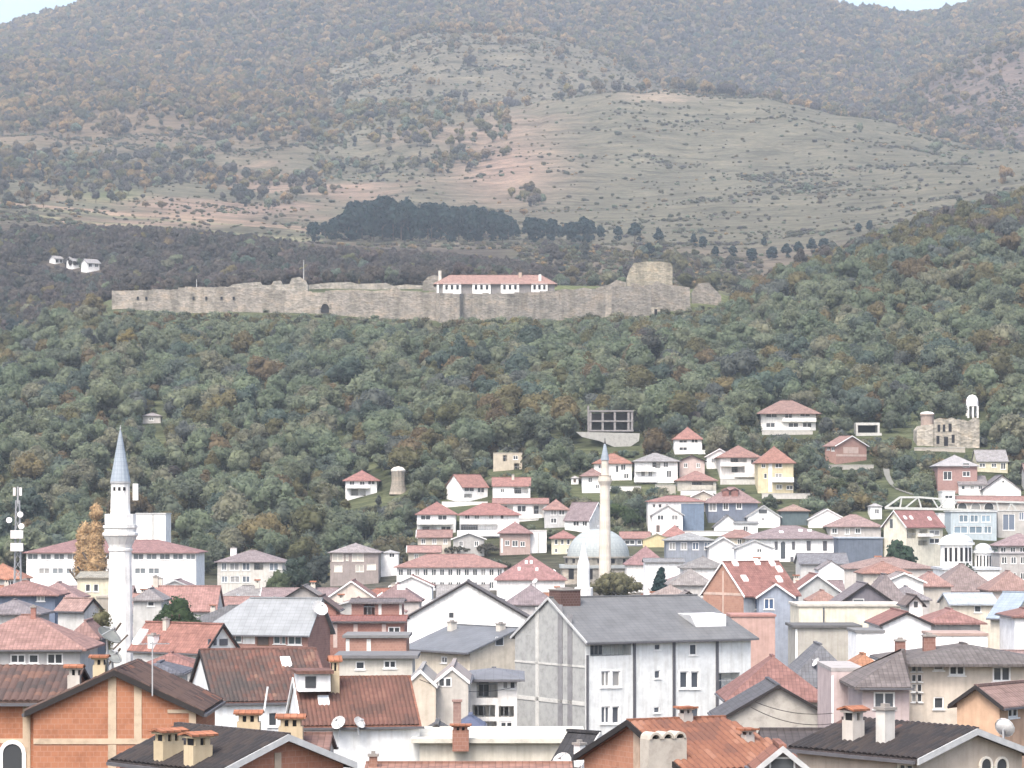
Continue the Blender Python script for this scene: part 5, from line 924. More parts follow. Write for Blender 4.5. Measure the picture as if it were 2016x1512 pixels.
for i in range(4):
    for row in (0, 1):
        q = MB(); x = -hw + 2 * hw * (i + .5) / 4; z0 = zz(1140) + row * -3.4; q.box(x - .5, x + .5, -hw - .05, -hw + .02, z0, z0 + 1.9); q.build('window', VOID, root)
REG.append((1105, 1256, 1165, Y, [(cx - hw, Y), (cx + hw, Y), (cx + hw, Y + 2 * hw), (cx - hw, Y + 2 * hw)], 1041))
# white church with two drums
def drum_church(name, label, drums, Y, bpx, brow, wallrow):
    S = F / Y; x0, x1 = kx(bpx[0]) * Y, kx(bpx[1]) * Y; cx = (x0 + x1) / 2; zb = gz(cx, Y) - .5; zz = lambda py: CZ + (HZ - py) / F * Y - zb
    root = thing(name, label, 'church', (cx, Y + 6, zb)); WH = plaster((.82, .81, .78)); CAP = sheet((.62, .65, .68))
    q = MB(); q.box(x0 - cx, x1 - cx, -6, 6, 0, zz(wallrow)); q.build('wall', WH, root)
    q = MB(); q.box(x0 - cx - .3, x1 - cx + .3, -6.3, 6.3, zz(wallrow) + .002, zz(wallrow) + .35); q.build('roof', CAP, root)
    for px, half, top, spring, bot, nwin in drums:
        c = kx(px) * Y - cx; r_ = half / S; q = MB(); q.lathe([(r_, zz(wallrow) + .3), (r_, zz(spring)), (r_ + .35, zz(spring) + .05), (r_ + .35, zz(spring) + .4), (0, zz(spring) + .41)], 20, (c, 0, 0)); dd = q.build('drum', WH, root)
        q = MB(); h0 = zz(spring) + .42; q.lathe([(r_ * 1.05 * math.cos(a), h0 + (zz(top) - h0) * math.sin(a)) for a in [math.pi / 2 * i / 8 for i in range(9)]], 24, (c, 0, 0)); q.build('dome', CAP, dd, smooth=True)
        for i in range(nwin):
            a = -math.pi / 2 + (i - (nwin - 1) / 2) * (2.0 / nwin); q = MB(); cc = Vector((c + r_ * math.cos(a), r_ * math.sin(a), zz(bot))); u = Vector((-math.sin(a), math.cos(a), 0)) * min(.24, r_ * .08); d = Vector((math.cos(a), math.sin(a), 0)) * .1; hh = Vector((0, 0, zz(spring + 5) - zz(bot)))
            q.hexa([cc - u - d, cc + u - d, cc + u + d, cc - u + d], [cc - u - d + hh, cc + u - d + hh, cc + u + d + hh, cc - u + d + hh]); q.build('window', VOID, dd)
    REG.append((bpx[0], bpx[1], 1128, Y, [(x0, Y), (x1, Y), (x1, Y + 12), (x0, Y + 12)], 1050)); return root
drum_church('church', 'white church with two round windowed drums and pale domes, right', [(1894, 32, 1051, 1074, 1106, 6), (1947, 17, 1070, 1090, 1116, 5)], 470, (1858, 1968), 1130, 1122)
# ruined church on the slope and its bell turret
Y = hit(1848, 880); S = F / Y; zb = gz(kx(1848) * Y, Y) - .4; cx = kx(1848) * Y; zz = lambda py: CZ + (HZ - py) / F * Y - zb; ux = lambda px: (px - 1848) / S
root = thing('ruined_church', 'roofless ruined stone church with round brick drum on the right slope', 'church', (cx, Y + 3, zb)); RST = stone((.62, .58, .50))
q = MB(); q.box(ux(1805), ux(1838), -3, 3, 0, zz(846)); q.hexa([(ux(1805), -3, zz(846)), (ux(1838), -3, zz(846)), (ux(1838), 3, zz(846)), (ux(1805), 3, zz(846))], [(ux(1812), -3, zz(838)), (ux(1838), -3, zz(835)), (ux(1838), 3, zz(835)), (ux(1812), 3, zz(838))]); q.build('apse_wall', RST, root)
q = MB(); tops = [(1839, 826), (1850, 823), (1862, 826), (1874, 822), (1886, 828), (1896, 826), (1906, 830), (1918, 822), (1928, 826)]
for (a, ta), (b, tb) in zip(tops, tops[1:]): q.hexa([(ux(a), -3.4, 0), (ux(b) - .01, -3.4, 0), (ux(b) - .01, -2.4, 0), (ux(a), -2.4, 0)], [(ux(a), -3.4, zz(ta)), (ux(b) - .01, -3.4, zz(tb)), (ux(b) - .01, -2.4, zz(tb)), (ux(a), -2.4, zz(ta))])
q.box(ux(1882), ux(1890), -3.75, -3.42, 0, zz(826)); q.build('nave_wall', RST, root)
for px, a, b, w_ in ((1848, 836, 850, 2.5), (1858, 836, 850, 2.5), (1870, 834, 850, 3), (1846, 858, 874, 3), (1862, 860, 878, 4), (1876, 856, 872, 3)):
    q = MB(); q.box(ux(px - w_), ux(px + w_), -3.44, -3.36, zz(b), zz(a)); q.build('window', VOID, root)
q = MB(); q.lathe([(13 / S, zz(846)), (13 / S, zz(818)), (14.5 / S, zz(817)), (14.5 / S, zz(814))], 14, (ux(1829), 0, 0)); dd = q.build('drum', brick((.42, .33, .28)), root)
q = MB(); q.lathe([(14 / S * math.cos(a), zz(814) + 4.5 / S * math.sin(a)) for a in [math.pi / 2 * i / 5 for i in range(6)]], 14, (ux(1829), 0, 0)); q.build('dome', plaster((.74, .73, .70)), dd, smooth=True)
Y2 = hit(1914, 822); S2 = F / Y2; x2 = kx(1914) * Y2; zb2 = gz(x2, Y2) - .3; z2 = lambda py: CZ + (HZ - py) / F * Y2 - zb2; root = thing('bell_turret', 'small white domed bell turret with arched openings above the ruined church', 'bell tower', (x2, Y2, zb2))
a = 11 / S2
for sx in (-1, 0, 1):
    for sy in (-1, 1): q = MB(); q.box(sx * a * .84 - a * .16, sx * a * .84 + a * .16, sy * a * .84 - a * .16, sy * a * .84 + a * .16, 0, z2(800)); q.build('pillar', plaster((.80, .80, .78)), root)
q = MB(); q.lathe([(a * 1.1, z2(800) + .002), (a * 1.1, z2(790)), (a * .95, z2(784)), (a * .6, z2(779)), (0, z2(777))], 14); q.build('cap', plaster((.82, .82, .81)), root)
REG.append((1800, 1930, 884, Y, [(cx - 8, Y), (cx + 8, Y), (cx + 8, Y + 7), (cx - 8, Y + 7)], 810)); REG.append((1900, 1928, 824, Y2, [(x2 - 2, Y2 - 2), (x2 + 2, Y2 - 2), (x2 + 2, Y2 + 2), (x2 - 2, Y2 + 2)], 777))
# unfinished concrete frame on its retaining wall
Y = hit(1196, 882); S = F / Y; cx = kx(1204) * Y; zb = gz(cx, Y) - .4; zz = lambda py: CZ + (HZ - py) / F * Y - zb; ux = lambda px: (px - 1204) / S; CG = concrete((.27, .255, .25))
root = thing('concrete_frame_building', 'unfinished two storey concrete frame on grey retaining wall in the woods', 'building site', (cx, Y + 4, zb))
q = MB(); ring = [(1134, 850), (1260, 853), (1258, 868), (1240, 880), (1215, 882), (1180, 868), (1146, 860)]; q.hexa([(ux(px), -3.4, zz(py)) for px, py in ring], [(ux(px), -2.4, zz(py)) for px, py in ring]); q.build('retaining_wall', concrete((.40, .395, .37)), root)
for py in (849, 830, 810):
    q = MB(); q.box(ux(1160), ux(1248), -2.2, 4, zz(py) - .0, zz(py) + .35); q.build('floor_slab', CG, root)
for px in (1163, 1187, 1211, 1238, 1245):
    for yy in (-2.1, 3.4):
        for py in (849, 830): q = MB(); q.box(ux(px) - .25, ux(px) + .25, yy, yy + .5, zz(py) + .352, zz(py - 19) - .002); q.build('column', CG, root)
q = MB(); q.box(ux(1161), ux(1247), 3.95, 4.1, zz(849) + .36, zz(812)); q.build('back_wall', concrete((.20, .19, .19)), root)
q = MB(); q.box(ux(1157), ux(1160) - .003, -2, -1.6, zz(852), zz(798)); q.build('mast', CG, root)
REG.append((1134, 1260, 882, Y, [(cx - 7, Y), (cx + 7, Y), (cx + 7, Y + 9), (cx - 7, Y + 9)], 798))
# small open concrete shelter
Y = hit(1707, 858); S = F / Y; cx = kx(1707) * Y; zb = gz(cx, Y) - .3; zz = lambda py: CZ + (HZ - py) / F * Y - zb; ux = lambda px: (px - 1707) / S
root = thing('concrete_shelter', 'small open concrete box shelter above the pink brick gable house', 'shelter', (cx, Y + 2, zb))
for nm, bx_ in (('floor_slab', (1685, 1736, 858, 852)), ('roof_slab', (1685, 1732, 837, 832)), ('side_wall', (1685, 1689, 851.9, 837.1)), ('side_wall', (1728, 1732, 851.9, 837.1))):
    q = MB(); q.box(ux(bx_[0]), ux(bx_[1]), -2, 2, zz(bx_[2]) if bx_[2] < 856 else 0, zz(bx_[3])); q.build(nm, concrete((.58, .57, .54)), root)
q = MB(); q.box(ux(1690), ux(1727), 1.6, 1.8, zz(851.8), zz(837.2)); q.build('back_wall', VOID, root)  # back wall blackened, the shelter's inside shade painted in
REG.append((1682, 1738, 858, Y, [(cx - 4, Y), (cx + 4, Y), (cx + 4, Y + 4), (cx - 4, Y + 4)], 832))
# stone tower and rocks
Y = hit(784, 972); S = F / Y; cx = kx(784) * Y; zb = gz(cx, Y) - .3; zz = lambda py: CZ + (HZ - py) / F * Y - zb
root = thing('stone_tower', 'round beige stone tower with pale cap right of the lone villa', 'tower', (cx, Y, zb))
q = MB(); q.lathe([(18 / S, 0), (15 / S, zz(960)), (13 / S, zz(947)), (13.5 / S, zz(928))], 12); q.build('shaft', stone((.60, .54, .46)), root)
q = MB(); q.lathe([(14.5 / S, zz(928) + .002), (14.5 / S, zz(925)), (9 / S, zz(920)), (0, zz(918))], 12); q.build('cap', plaster((.70, .66, .60)), root)
REG.append((766, 802, 970, Y, [(cx - 3, Y - 3), (cx + 3, Y - 3), (cx + 3, Y + 3), (cx - 3, Y + 3)], 918))
# steel truss walkway
Y = hit(1800, 1008, 560) - 1; root = thing('steel_truss', 'pale steel truss walkway above the cream tall house', 'truss', (kx(1880) * Y, Y, gz(kx(1880) * Y, Y))); l_ = lambda px, py: P(px, py, Y) - root.location
TM = plain('pale_steel', (.46, .47, .45), .6)
for nm, pts, w_ in (('bottom_chord', [(1742, 1000), (1880, 1003), (2040, 1010)], .5), ('top_chord', [(1742, 1000), (1772, 979), (1812, 979), (1880, 985), (2040, 990)], .4)):
    q = MB()
    for a, b in zip(pts, pts[1:]): q.bar(l_(*a), l_(*b), w_, w_)
    q.build(nm, TM, root)
for a, b in (((1775, 980), (1772, 1000)), ((1806, 980), (1782, 1000)), ((1808, 980), (1814, 1001)), ((1835, 981), (1848, 1002)), ((1862, 984), (1848, 1002)), ((1884, 986), (1872, 1003)), ((1962, 988), (1966, 1006)), ((1990, 990), (1984, 1007)), ((1990, 990), (2004, 1008))):
    q = MB(); q.bar(l_(*a), l_(*b), .3, .3); q.build('diagonal', TM, root)
for px in (1760, 1830, 1905, 1985):
    q = MB(); t_ = l_(px, 1002); q.bar((t_.x, t_.y, t_.z - 6), t_, .4, .4); q.build('post', TM, root)
REG.append((1742, 1890, 1008, Y, [(kx(1742) * Y, Y), (kx(1890) * Y, Y), (kx(1890) * Y, Y + 1), (kx(1742) * Y, Y + 1)], 979)); REG.append((1736, 1760, 950, hit(1748, 930), [], 905)); REG.append((1756, 1790, 972, hit(1772, 966), [], 950))
# stone path winding up the slope
pts = [(1748, 905), (1744, 922), (1747, 940), (1756, 955), (1772, 968), (1792, 975), (1806, 980)]; q = MB(); prev = None
fine = []
for (a, b), (c, d) in zip(pts, pts[1:]):
    for k in range(6): fine.append((a + (c - a) * k / 6, b + (d - b) * k / 6))
for i, (px, py) in enumerate(fine):
    yy = hit(px, py); wpx = 7 - 4.5 * i / len(fine); x0, x1 = kx(px - wpx) * yy, kx(px + wpx) * yy; row = [(x0, yy, gz(x0, yy) + .2), (x1, yy, gz(x1, yy) + .2)]
    if prev: q.face([prev[0], prev[1], row[1], row[0]])
    prev = row
tag(q.build('path', concrete((.20, .20, .18))), 'pale stone path winding down the right slope', 'path', kind='structure')
# lattice antenna mast on the left
Y = 430; S = F / Y; cx = kx(35) * Y; zb = gz(cx, Y) - .3; zz = lambda py: CZ + (HZ - py) / F * Y - zb; root = thing('antenna_mast', 'lattice antenna mast with panel antennas and white drums, far left', 'antenna', (cx, Y, zb)); AM = plain('mast_grey', (.32, .33, .34), .5)
for sx in (-1, 1):
    for sy in (-1, 1): q = MB(); q.bar((sx * .6, sy * .6, 0), (sx * .25, sy * .25, zz(985)), .10); q.build('leg', AM, root)
q = MB(); n_ = 14
for i in range(n_):
    z0, z1 = zz(1130) * 0 + zz(985) * i / n_, zz(985) * (i + 1) / n_; r0, r1 = .6 - .35 * i / n_, .6 - .35 * (i + 1) / n_
    for sx, sy in ((-1, -1), (1, -1), (1, 1), (-1, 1)):
        tx, ty = -sy, sx; q.bar((sx * r0, sy * r0, z0), (tx * r1, ty * r1, z1), .07)
q.build('lattice', AM, root)
q = MB(); q.bar((0, 0, zz(985) - .5), (0, 0, zz(958)), .22); q.build('pole', AM, root)
for sx in (-1, 1): q = MB(); q.box(sx * .45 - .18, sx * .45 + .18, -.35, -.1, zz(976), zz(960)); q.build('panel_antenna', plaster((.74, .70, .68)), root)
for px, py in ((42, 1013), (20, 1024), (44, 1036)):
    q = MB(); c = ((px - 35) / S, -.7, zz(py)); q.lathe([(0, 0), (.42, .0), (.42, .3), (0, .32)], 12); o = q.build('drum_antenna', plaster((.78, .78, .77)), root); o.rotation_euler = (R(90), 0, 0); o.location = c
for sz in (1060, 1085): q = MB(); q.box(-.9, .9, -.95, -.6, zz(sz), zz(sz - 16)); q.build('equipment_box', plaster((.70, .69, .68)), root)
# ------------------------------------------------------------------ fortress
FW = stone((.40, .37, .325)); FW2 = stone((.45, .415, .36)); FW3 = stone((.52, .49, .43))
wp = [(220, 572, 1010), (285, 570, 1006), (350, 569, 1003), (350.5, 565, 1003), (430, 565, 1000), (500, 567, 998), (560, 573, 996), (640, 575, 992), (740, 576, 988), (858, 575, 985), (866, 577, 981), (905, 578, 980), (912, 578, 985), (1000, 577, 990), (1100, 573, 996), (1192, 568, 1000), (1204, 562, 999), (1282, 556, 1004)]
c0 = P(700, 620, 995); root = thing('fortress_wall', 'long pale stone fortress wall along the crest of the green hill', 'fortress', (c0.x, c0.y, gz(c0.x, c0.y)))
rf = random.Random(5)
for i, ((a, ta, Ya), (b, tb, Yb)) in enumerate(zip(wp, wp[1:])):
    if b - a < 2: continue
    n_ = max(1, int((b - a) / 12)); q = MB()
    for k in range(n_):
        p0, p1 = a + (b - a) * k / n_, a + (b - a) * (k + 1) / n_; y0, y1 = Ya + (Yb - Ya) * k / n_, Ya + (Yb - Ya) * (k + 1) / n_; t0 = ta + (tb - ta) * (k + .5) / n_ + rf.uniform(-1.2, 1.2) + (rf.uniform(-2, 5) if p0 > 1190 else 0)
        A, B = P(p0, t0, y0) - root.location, P(p1, t0, y1) - root.location
        z0 = min(gz(kx(p0) * y0, y0), gz(kx(p1) * y1, y1)) - 6 - root.location.z
        q.hexa([(A.x, A.y, z0), (B.x, B.y, z0), (B.x, B.y + 3, z0), (A.x, A.y + 3, z0)], [(A.x, A.y + .4, A.z), (B.x, B.y + .4, B.z), (B.x, B.y + 3, B.z), (A.x, A.y + 3, A.z)])
    q.build('wall_section', FW if i % 3 else FW2, root)
def wy(px):
    return float(np.interp(px, [w_[0] for w_ in wp], [w_[2] for w_ in wp]))
for px in (271, 288, 381, 406, 436, 460):
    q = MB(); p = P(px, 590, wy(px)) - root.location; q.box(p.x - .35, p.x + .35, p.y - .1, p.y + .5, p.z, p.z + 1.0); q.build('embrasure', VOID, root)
p = P(640, 612, wy(640)) - root.location; q = MB()
for k in range(8):
    a0, a1 = math.pi * k / 8, math.pi * (k + 1) / 8
    q.hexa([(p.x + 1.3 * math.cos(a0), p.y - .5, p.z + 1 + 1.3 * math.sin(a0)), (p.x + 2 * math.cos(a0), p.y - .5, p.z + 1 + 2 * math.sin(a0)), (p.x + 2 * math.cos(a0), p.y + .3, p.z + 1 + 2 * math.sin(a0)), (p.x + 1.3 * math.cos(a0), p.y + .3, p.z + 1 + 1.3 * math.sin(a0))],
           [(p.x + 1.3 * math.cos(a1), p.y - .5, p.z + 1 + 1.3 * math.sin(a1)), (p.x + 2 * math.cos(a1), p.y - .5, p.z + 1 + 2 * math.sin(a1)), (p.x + 2 * math.cos(a1), p.y + .3, p.z + 1 + 2 * math.sin(a1)), (p.x + 1.3 * math.cos(a1), p.y + .3, p.z + 1 + 1.3 * math.sin(a1))])
gate = q.build('gate_arch', FW2, root)
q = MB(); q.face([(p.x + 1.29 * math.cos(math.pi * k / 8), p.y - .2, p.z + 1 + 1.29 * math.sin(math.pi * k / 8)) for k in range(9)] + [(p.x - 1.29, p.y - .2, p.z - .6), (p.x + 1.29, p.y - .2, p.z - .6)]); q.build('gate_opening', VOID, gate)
def ruin(name, label, cat, Y, segs, m, thick=2.5, base=6):
    a0 = segs[0]; root = thing(name, label, cat, tuple(P(a0[0], a0[1], Y))); 
    root.location.z = gz(root.location.x, Y); q = MB()
    for (a, ta), (b, tb) in zip(segs, segs[1:]):
        A, B = P(a, ta, Y) - root.location, P(b, tb, Y) - root.location; z0 = min(gz(kx(a) * Y, Y), gz(kx(b) * Y, Y)) - base - root.location.z
        if b - a > .3: q.hexa([(A.x, A.y, z0), (B.x, B.y, z0), (B.x, B.y + thick, z0), (A.x, A.y + thick, z0)], [(A.x, A.y, A.z), (B.x, B.y, B.z), (B.x, B.y + thick, B.z), (A.x, A.y + thick, A.z)])
    q.build('wall', m, root); return root
ruin('ruined_keep', 'tall pale ruined tower block at the right end of fortress', 'ruin', 1022, [(1234, 548), (1240, 530), (1248, 518), (1270, 515), (1300, 515), (1320, 518), (1324, 524), (1324, 556)], stone((.50, .46, .36)), 7)
ruin('rampart_ruin', 'crumbling stone rampart stepping down right of the keep', 'ruin', 1012, [(1282, 562), (1292, 553), (1310, 560), (1330, 562), (1358, 566), (1359, 585)], FW, 5)
ruin('rampart_ruin', 'low broken outer wall stub at the far right fortress end', 'ruin', 1030, [(1362, 575), (1375, 558), (1395, 556), (1408, 570), (1420, 582)], FW, 3)
ruin('curtain_ruin', 'irregular low ruins between fortress house and keep', 'ruin', 1016, [(1092, 572), (1110, 569), (1130, 570), (1150, 566), (1168, 570), (1186, 563), (1200, 560), (1214, 551), (1232, 556)], FW2, 3)
ruin('casemate_ruin', 'rounded stone casemates with pale edges inside the fortress, left part', 'ruin', 1024, [(448, 566), (458, 560), (480, 557), (512, 555), (516, 561), (534, 561), (538, 554), (552, 552), (556, 560), (570, 559), (574, 548), (590, 545), (602, 553), (606, 562)], FW3, 5)
ruin('terrace_wall', 'long low terrace wall inside the fortress left of the house', 'ruin', 1040, [(606, 561), (640, 557), (690, 555), (704, 559), (760, 557), (775, 563), (800, 560), (832, 562)], FW3, 2)
ruin('low_wall_ruin', 'pale low wall strips in front of the terrace wall', 'ruin', 1012, [(640, 573), (660, 571), (700, 570), (736, 573), (768, 570), (780, 566), (790, 572), (830, 574)], stone((.50, .45, .38)), 2)
ruin('round_bastion', 'round stump of masonry at left end of fortress house', 'ruin', 1030, [(832, 556), (842, 545), (856, 541), (868, 545), (874, 555)], FW, 4)
Y = 1008; h = house('fortress_house', 'long white walled house with red roof standing inside the fortress', HS, 858, 858, 1092, 556, 541, Y=Y, depth=9, roof='hip', wall=(.30, .28, .27), rc=(.44, .26, .21), over=.9, vb=575, gl=(.05, .05, .055), chim=[(866, 524, 545, 6, 'plain', plaster((.7, .66, .6))), (1024, 536, 545, 6, 'plain', plaster((.6, .45, .35))), (1063, 540, 552, 5, 'plain', plaster((.8, .8, .78)))])  # main wall coloured dark to paint the shaded recesses between white bays
for a, b in ((860, 864), (872, 908), (930, 966), (986, 1022), (1046, 1078)):
    q = MB(); p0, p1 = h.w2l(P(a, 574, Y)), h.w2l(P(b, 558, Y)); q.box(p0.x, p1.x, -h.Ly / 2 - .7, -h.Ly / 2 - .01, -1, p1.z); bay = q.build('bay', plaster((.78, .77, .74)), h.root)
    if b - a > 10:
        for f_ in (.2, .5, .8):
            x = p0.x + (p1.x - p0.x) * f_; q = MB(); q.box(x - .42, x + .42, -h.Ly / 2 - .78, -h.Ly / 2 - .69, p1.z - 2.1, p1.z - .6); q.build('window', VOID, bay)
q = MB(); p = h.w2l(P(1330, 605, 1003))
r2 = thing('gate_lodge', 'small pale hut with dark doorway below the fortress keep', 'hut', tuple(P(1291, 606, 995))); r2.location.z = gz(r2.location.x, 995) - .3
q = MB(); q.box(-1.4, -.5, -1, 1, 0, 3.6); q.box(.5, 1.4, -1, 1, 0, 3.6); q.box(-1.5, 1.5, -1.1, 1.1, 3.602, 4.2); q.build('wall', stone((.64, .58, .48)), r2); q = MB(); q.box(-.499, .499, -.4, -.2, 0, 3.6); q.build('doorway', VOID, r2)
for px, pt, pb, Yq, lab in ((598, 512, 552, 1026, 'thin flagpole above the stone casemates'), (387, 550, 562, 1005, 'short pole on the left fortress wall')):
    A = P(px, pt, Yq); z0 = gz(A.x, Yq); rt = thing('flagpole', lab, 'pole', (A.x, Yq, z0)); q = MB(); q.lathe([(.14, 0), (.07, A.z - z0), (0, A.z - z0 + .01)], 6); q.build('mast', plain('pole', (.6, .6, .58)), rt); q = MB(); q.lathe([(.4, 0), (.4, .4), (0, .45)], 8); q.build('foot', CG, rt)
REG.append((205, 1430, 640, 985, [(kx(205) * 975, 972), (kx(1430) * 975, 972), (kx(1430) * 1050, 1050), (kx(205) * 1050, 1050)], 515))
# ------------------------------------------------------------------ ordinary roofs that fill the town between the landmarks
FR = random.Random(21); made = 0
WALLS = [('white', (.78, .78, .76)), ('cream', (.72, .66, .54)), ('grey', (.52, .51, .49)), ('pale pink', (.62, .50, .46)), ('beige', (.62, .56, .47))]
RFS = [('red', RED), ('pale red', (.43, .25, .21)), ('brown', BROWN), ('dark grey', (.15, .15, .155)), ('grey', (.30, .29, .285)), ('mauve', (.32, .23, .22)), ('orange', (.48, .22, .14))]
seen = set(); place = {}
LM = [(237, 'the tall white minaret'), (346, 'the round green tree'), (520, 'the grey sheet roof'), (720, 'the brick row'), (918, 'the large white gable'), (1149, 'the white spire'), (1300, 'the dark conifer'), (1480, 'the skylight roof'), (1690, 'the purple gable'), (1785, 'the bright white gable'), (1905, 'the grey brown hip roof'), (100, 'the navy wall house')]
for Yr in (230, 262, 292, 320, 350, 380, 412, 445, 478, 510):
    px = -60 + FR.uniform(0, 60)
    while px < 2060:
        S = F / Yr; wpx = FR.uniform(7, 11) * S; Yh = Yr + FR.uniform(-8, 8); he = FR.uniform(4.8, 6.6) + (Yh > 470) * 1.5; hr = he + FR.uniform(1.6, 2.4)
        ev = HZ - (he - CZ) * F / Yh; rg_ = HZ - (hr - CZ) * F / Yh; dp = 8; ok = True
        for r in REG:
            if r[1] < px - 6 or r[0] > px + wpx + 6: continue
            if abs(r[3] - Yh) < 13 + 0 and r[3] <= 560: ok = False; break
            if r[3] > Yh and rg_ < r[2] - 10: ok = False; break
            if r[3] < Yh and r[3] > Yh - 12: ok = False; break
        if ok:
            wn, wc = FR.choice(WALLS); rn, rc = FR.choice(RFS); kind = FR.choice(['hip', 'hip', 'R', 'L']); mid = px + wpx / 2
            lm = min(LM, key=lambda a: abs(a[0] - mid)); side = 'left of' if mid < lm[0] - 30 else 'right of' if mid > lm[0] + 30 else 'near'
            form = {'hip': 'hip', 'R': 'gable', 'L': 'ridge'}[kind]; k0 = f'{wn} house with {rn} {form} roof {side} {lm[1]}'
            if k0 not in seen:
                seen.add(k0); made += 1
                house('town_house', k0, HS, px, px, px + wpx, ev, rg_, Y=Yh, depth=dp, roof=kind, wall=mul(wc, FR.uniform(.9, 1.03)), rc=mul(rc, FR.uniform(.88, 1.1)), over=.45, verge=FR.choice([DK, WV, GV]), vb=ev + 6, group='ordinary town houses',
                      auto=[('R', max(2, int(wpx / S / 2.6)), 2, .95, 1.2)], chim=[(px + wpx * FR.uniform(.25, .75), rg_ - FR.uniform(8, 14), rg_ + 5, 8 + FR.uniform(0, 4), FR.choice(['plain', 'tile']))] if FR.random() < .75 else (), dish=[(px + wpx * FR.uniform(.2, .8), ev - 4, FR.uniform(.7, 1.0) * S, FR.uniform(180, 340))] if FR.random() < .4 else ())
        px += wpx + FR.uniform(4, 30)
SLM = [(710, 'the lone white villa'), (860, 'the leftmost red hip house'), (1010, 'the beige ruin'), (1130, 'the mosque dome'), (1220, 'the sandy minaret'), (1330, 'the blue walled house'), (1440, 'the mauve dormer roof'), (1530, 'the yellow house'), (1600, 'the white hall'), (1690, 'the pink hip house'), (1800, 'the cream tall house'), (1900, 'the blue glazed office'), (1960, 'the white church')]
BLOCK = [(1050, 1094, 980), (1565, 1765, 1000), (1200, 1268, 1040), (1100, 1145, 990)]
for Yr in range(586, 716, 6):
    px = 800 + FR.uniform(0, 30)
    while px < 2030:
        Yh = Yr + FR.uniform(-3, 3); S = F / Yh; wpx = FR.uniform(4.2, 7.5) * S; mid = px + wpx / 2; g = gz(kx(mid) * Yh, Yh); he = g + FR.uniform(2.7, 4.8); hr = he + FR.uniform(1.1, 1.9)
        ev = HZ - (he - CZ) * F / Yh; rg_ = HZ - (hr - CZ) * F / Yh; bs = HZ - (g - CZ) * F / Yh; ok = bs > float(np.interp(mid, [800, 1100, 1250, 1500, 1700, 2016], [985, 965, 930, 915, 965, 940]))
        if any(a < px + wpx + 2 and b > px - 2 and rg_ < low for a, b, low in BLOCK): ok = False
        for r in REG:
            if not ok: break
            if r[1] < px - 3 or r[0] > px + wpx + 3: continue
            if abs(r[3] - Yh) < 6.5: ok = False
            elif r[3] > Yh and rg_ < r[2] - 11: ok = False
            elif r[3] < Yh and r[0] < mid < r[1] and r[5] < ev - 1: ok = False
        if ok:
            wn, wc = FR.choice(WALLS[:2] + WALLS[:1] * 3 + WALLS[2:]); rn, rc = FR.choice(RFS[:3] + RFS[:2] + RFS[4:6]); kind = FR.choice(['hip', 'L', 'R', 'L']); lm = min(SLM, key=lambda a: abs(a[0] - mid)); side = 'left of' if mid < lm[0] - 20 else 'right of' if mid > lm[0] + 20 else 'close by'
            for sz in ('small', 'little', 'plain', 'low'):
                k0 = f"{sz} {wn} house with {rn} {dict(hip='hip', R='gable', L='ridge')[kind]} roof uphill {side} {lm[1]}"
                if k0 not in seen: break
            else: ok = False
            if ok:
                seen.add(k0); made += 1
                house('slope_house', k0, HS, px, px, px + wpx, ev, rg_, Y=Yh, depth=5, roof=kind, wall=mul(wc, FR.uniform(.95, 1.04)), rc=mul(rc, FR.uniform(.9, 1.1)), over=.5, verge=FR.choice([DK, WV]), vb=bs - 6, group='small houses on the slope', auto=[('R', max(2, int(wpx / S / 2.2)), 2 if he - g > 4.6 else 1, .85, 1.05)])
        px += wpx + FR.uniform(2, 12)
for i, (a, b, tp, bt, c, lab) in enumerate(((1180, 1262, 958, 968, (.74, .73, .70), 'long white terrace wall below the grey hip villa'), (1290, 1330, 955, 975, (.56, .52, .45), 'beige garden wall left of the terrace house'), (1340, 1410, 966, 976, (.70, .69, .66), 'white garden wall under the slanted terrace house'), (1418, 1500, 944, 954, (.66, .65, .62), 'grey terrace wall under red roof balcony house'), (1500, 1600, 972, 982, (.62, .60, .56), 'stone wall under the yellow house'), (1500, 1600, 848, 856, (.60, .58, .54), 'retaining wall under the highest white villa'), (870, 960, 988, 996, (.78, .77, .75), 'white terrace wall under the blank gable house'), (1330, 1470, 1046, 1056, (.78, .78, .76), 'white yard wall below dark blue walled house'), (1800, 1900, 882, 890, (.50, .46, .40), 'stone terrace wall under the ruined church'), (1620, 1720, 916, 926, (.46, .44, .40), 'rough wall below the pink brick gable'), (1850, 1960, 976, 986, (.66, .64, .6), 'pale street wall above the arcade'), (960, 1060, 1022, 1030, (.74, .73, .7), 'white parapet wall left of mosque above timber front'))):
    Yw = hit((a + b) / 2, bt); x0, x1 = kx(a) * Yw, kx(b) * Yw; zb = min(gz(x0, Yw), gz(x1, Yw)) - 1.0; rt = thing('garden_wall', lab, 'wall', ((x0 + x1) / 2, Yw, zb)); q = MB(); hw = (x1 - x0) / 2; ht = CZ + (HZ - tp) / F * Yw - zb
    q.box(-hw, hw, -.2, .2, 0, ht); q.build('wall', plaster(c), rt); q = MB(); q.box(-hw - .05, hw + .05, -.27, .27, ht + .002, ht + .12); q.build('coping', concrete((.5, .49, .46)), rt)
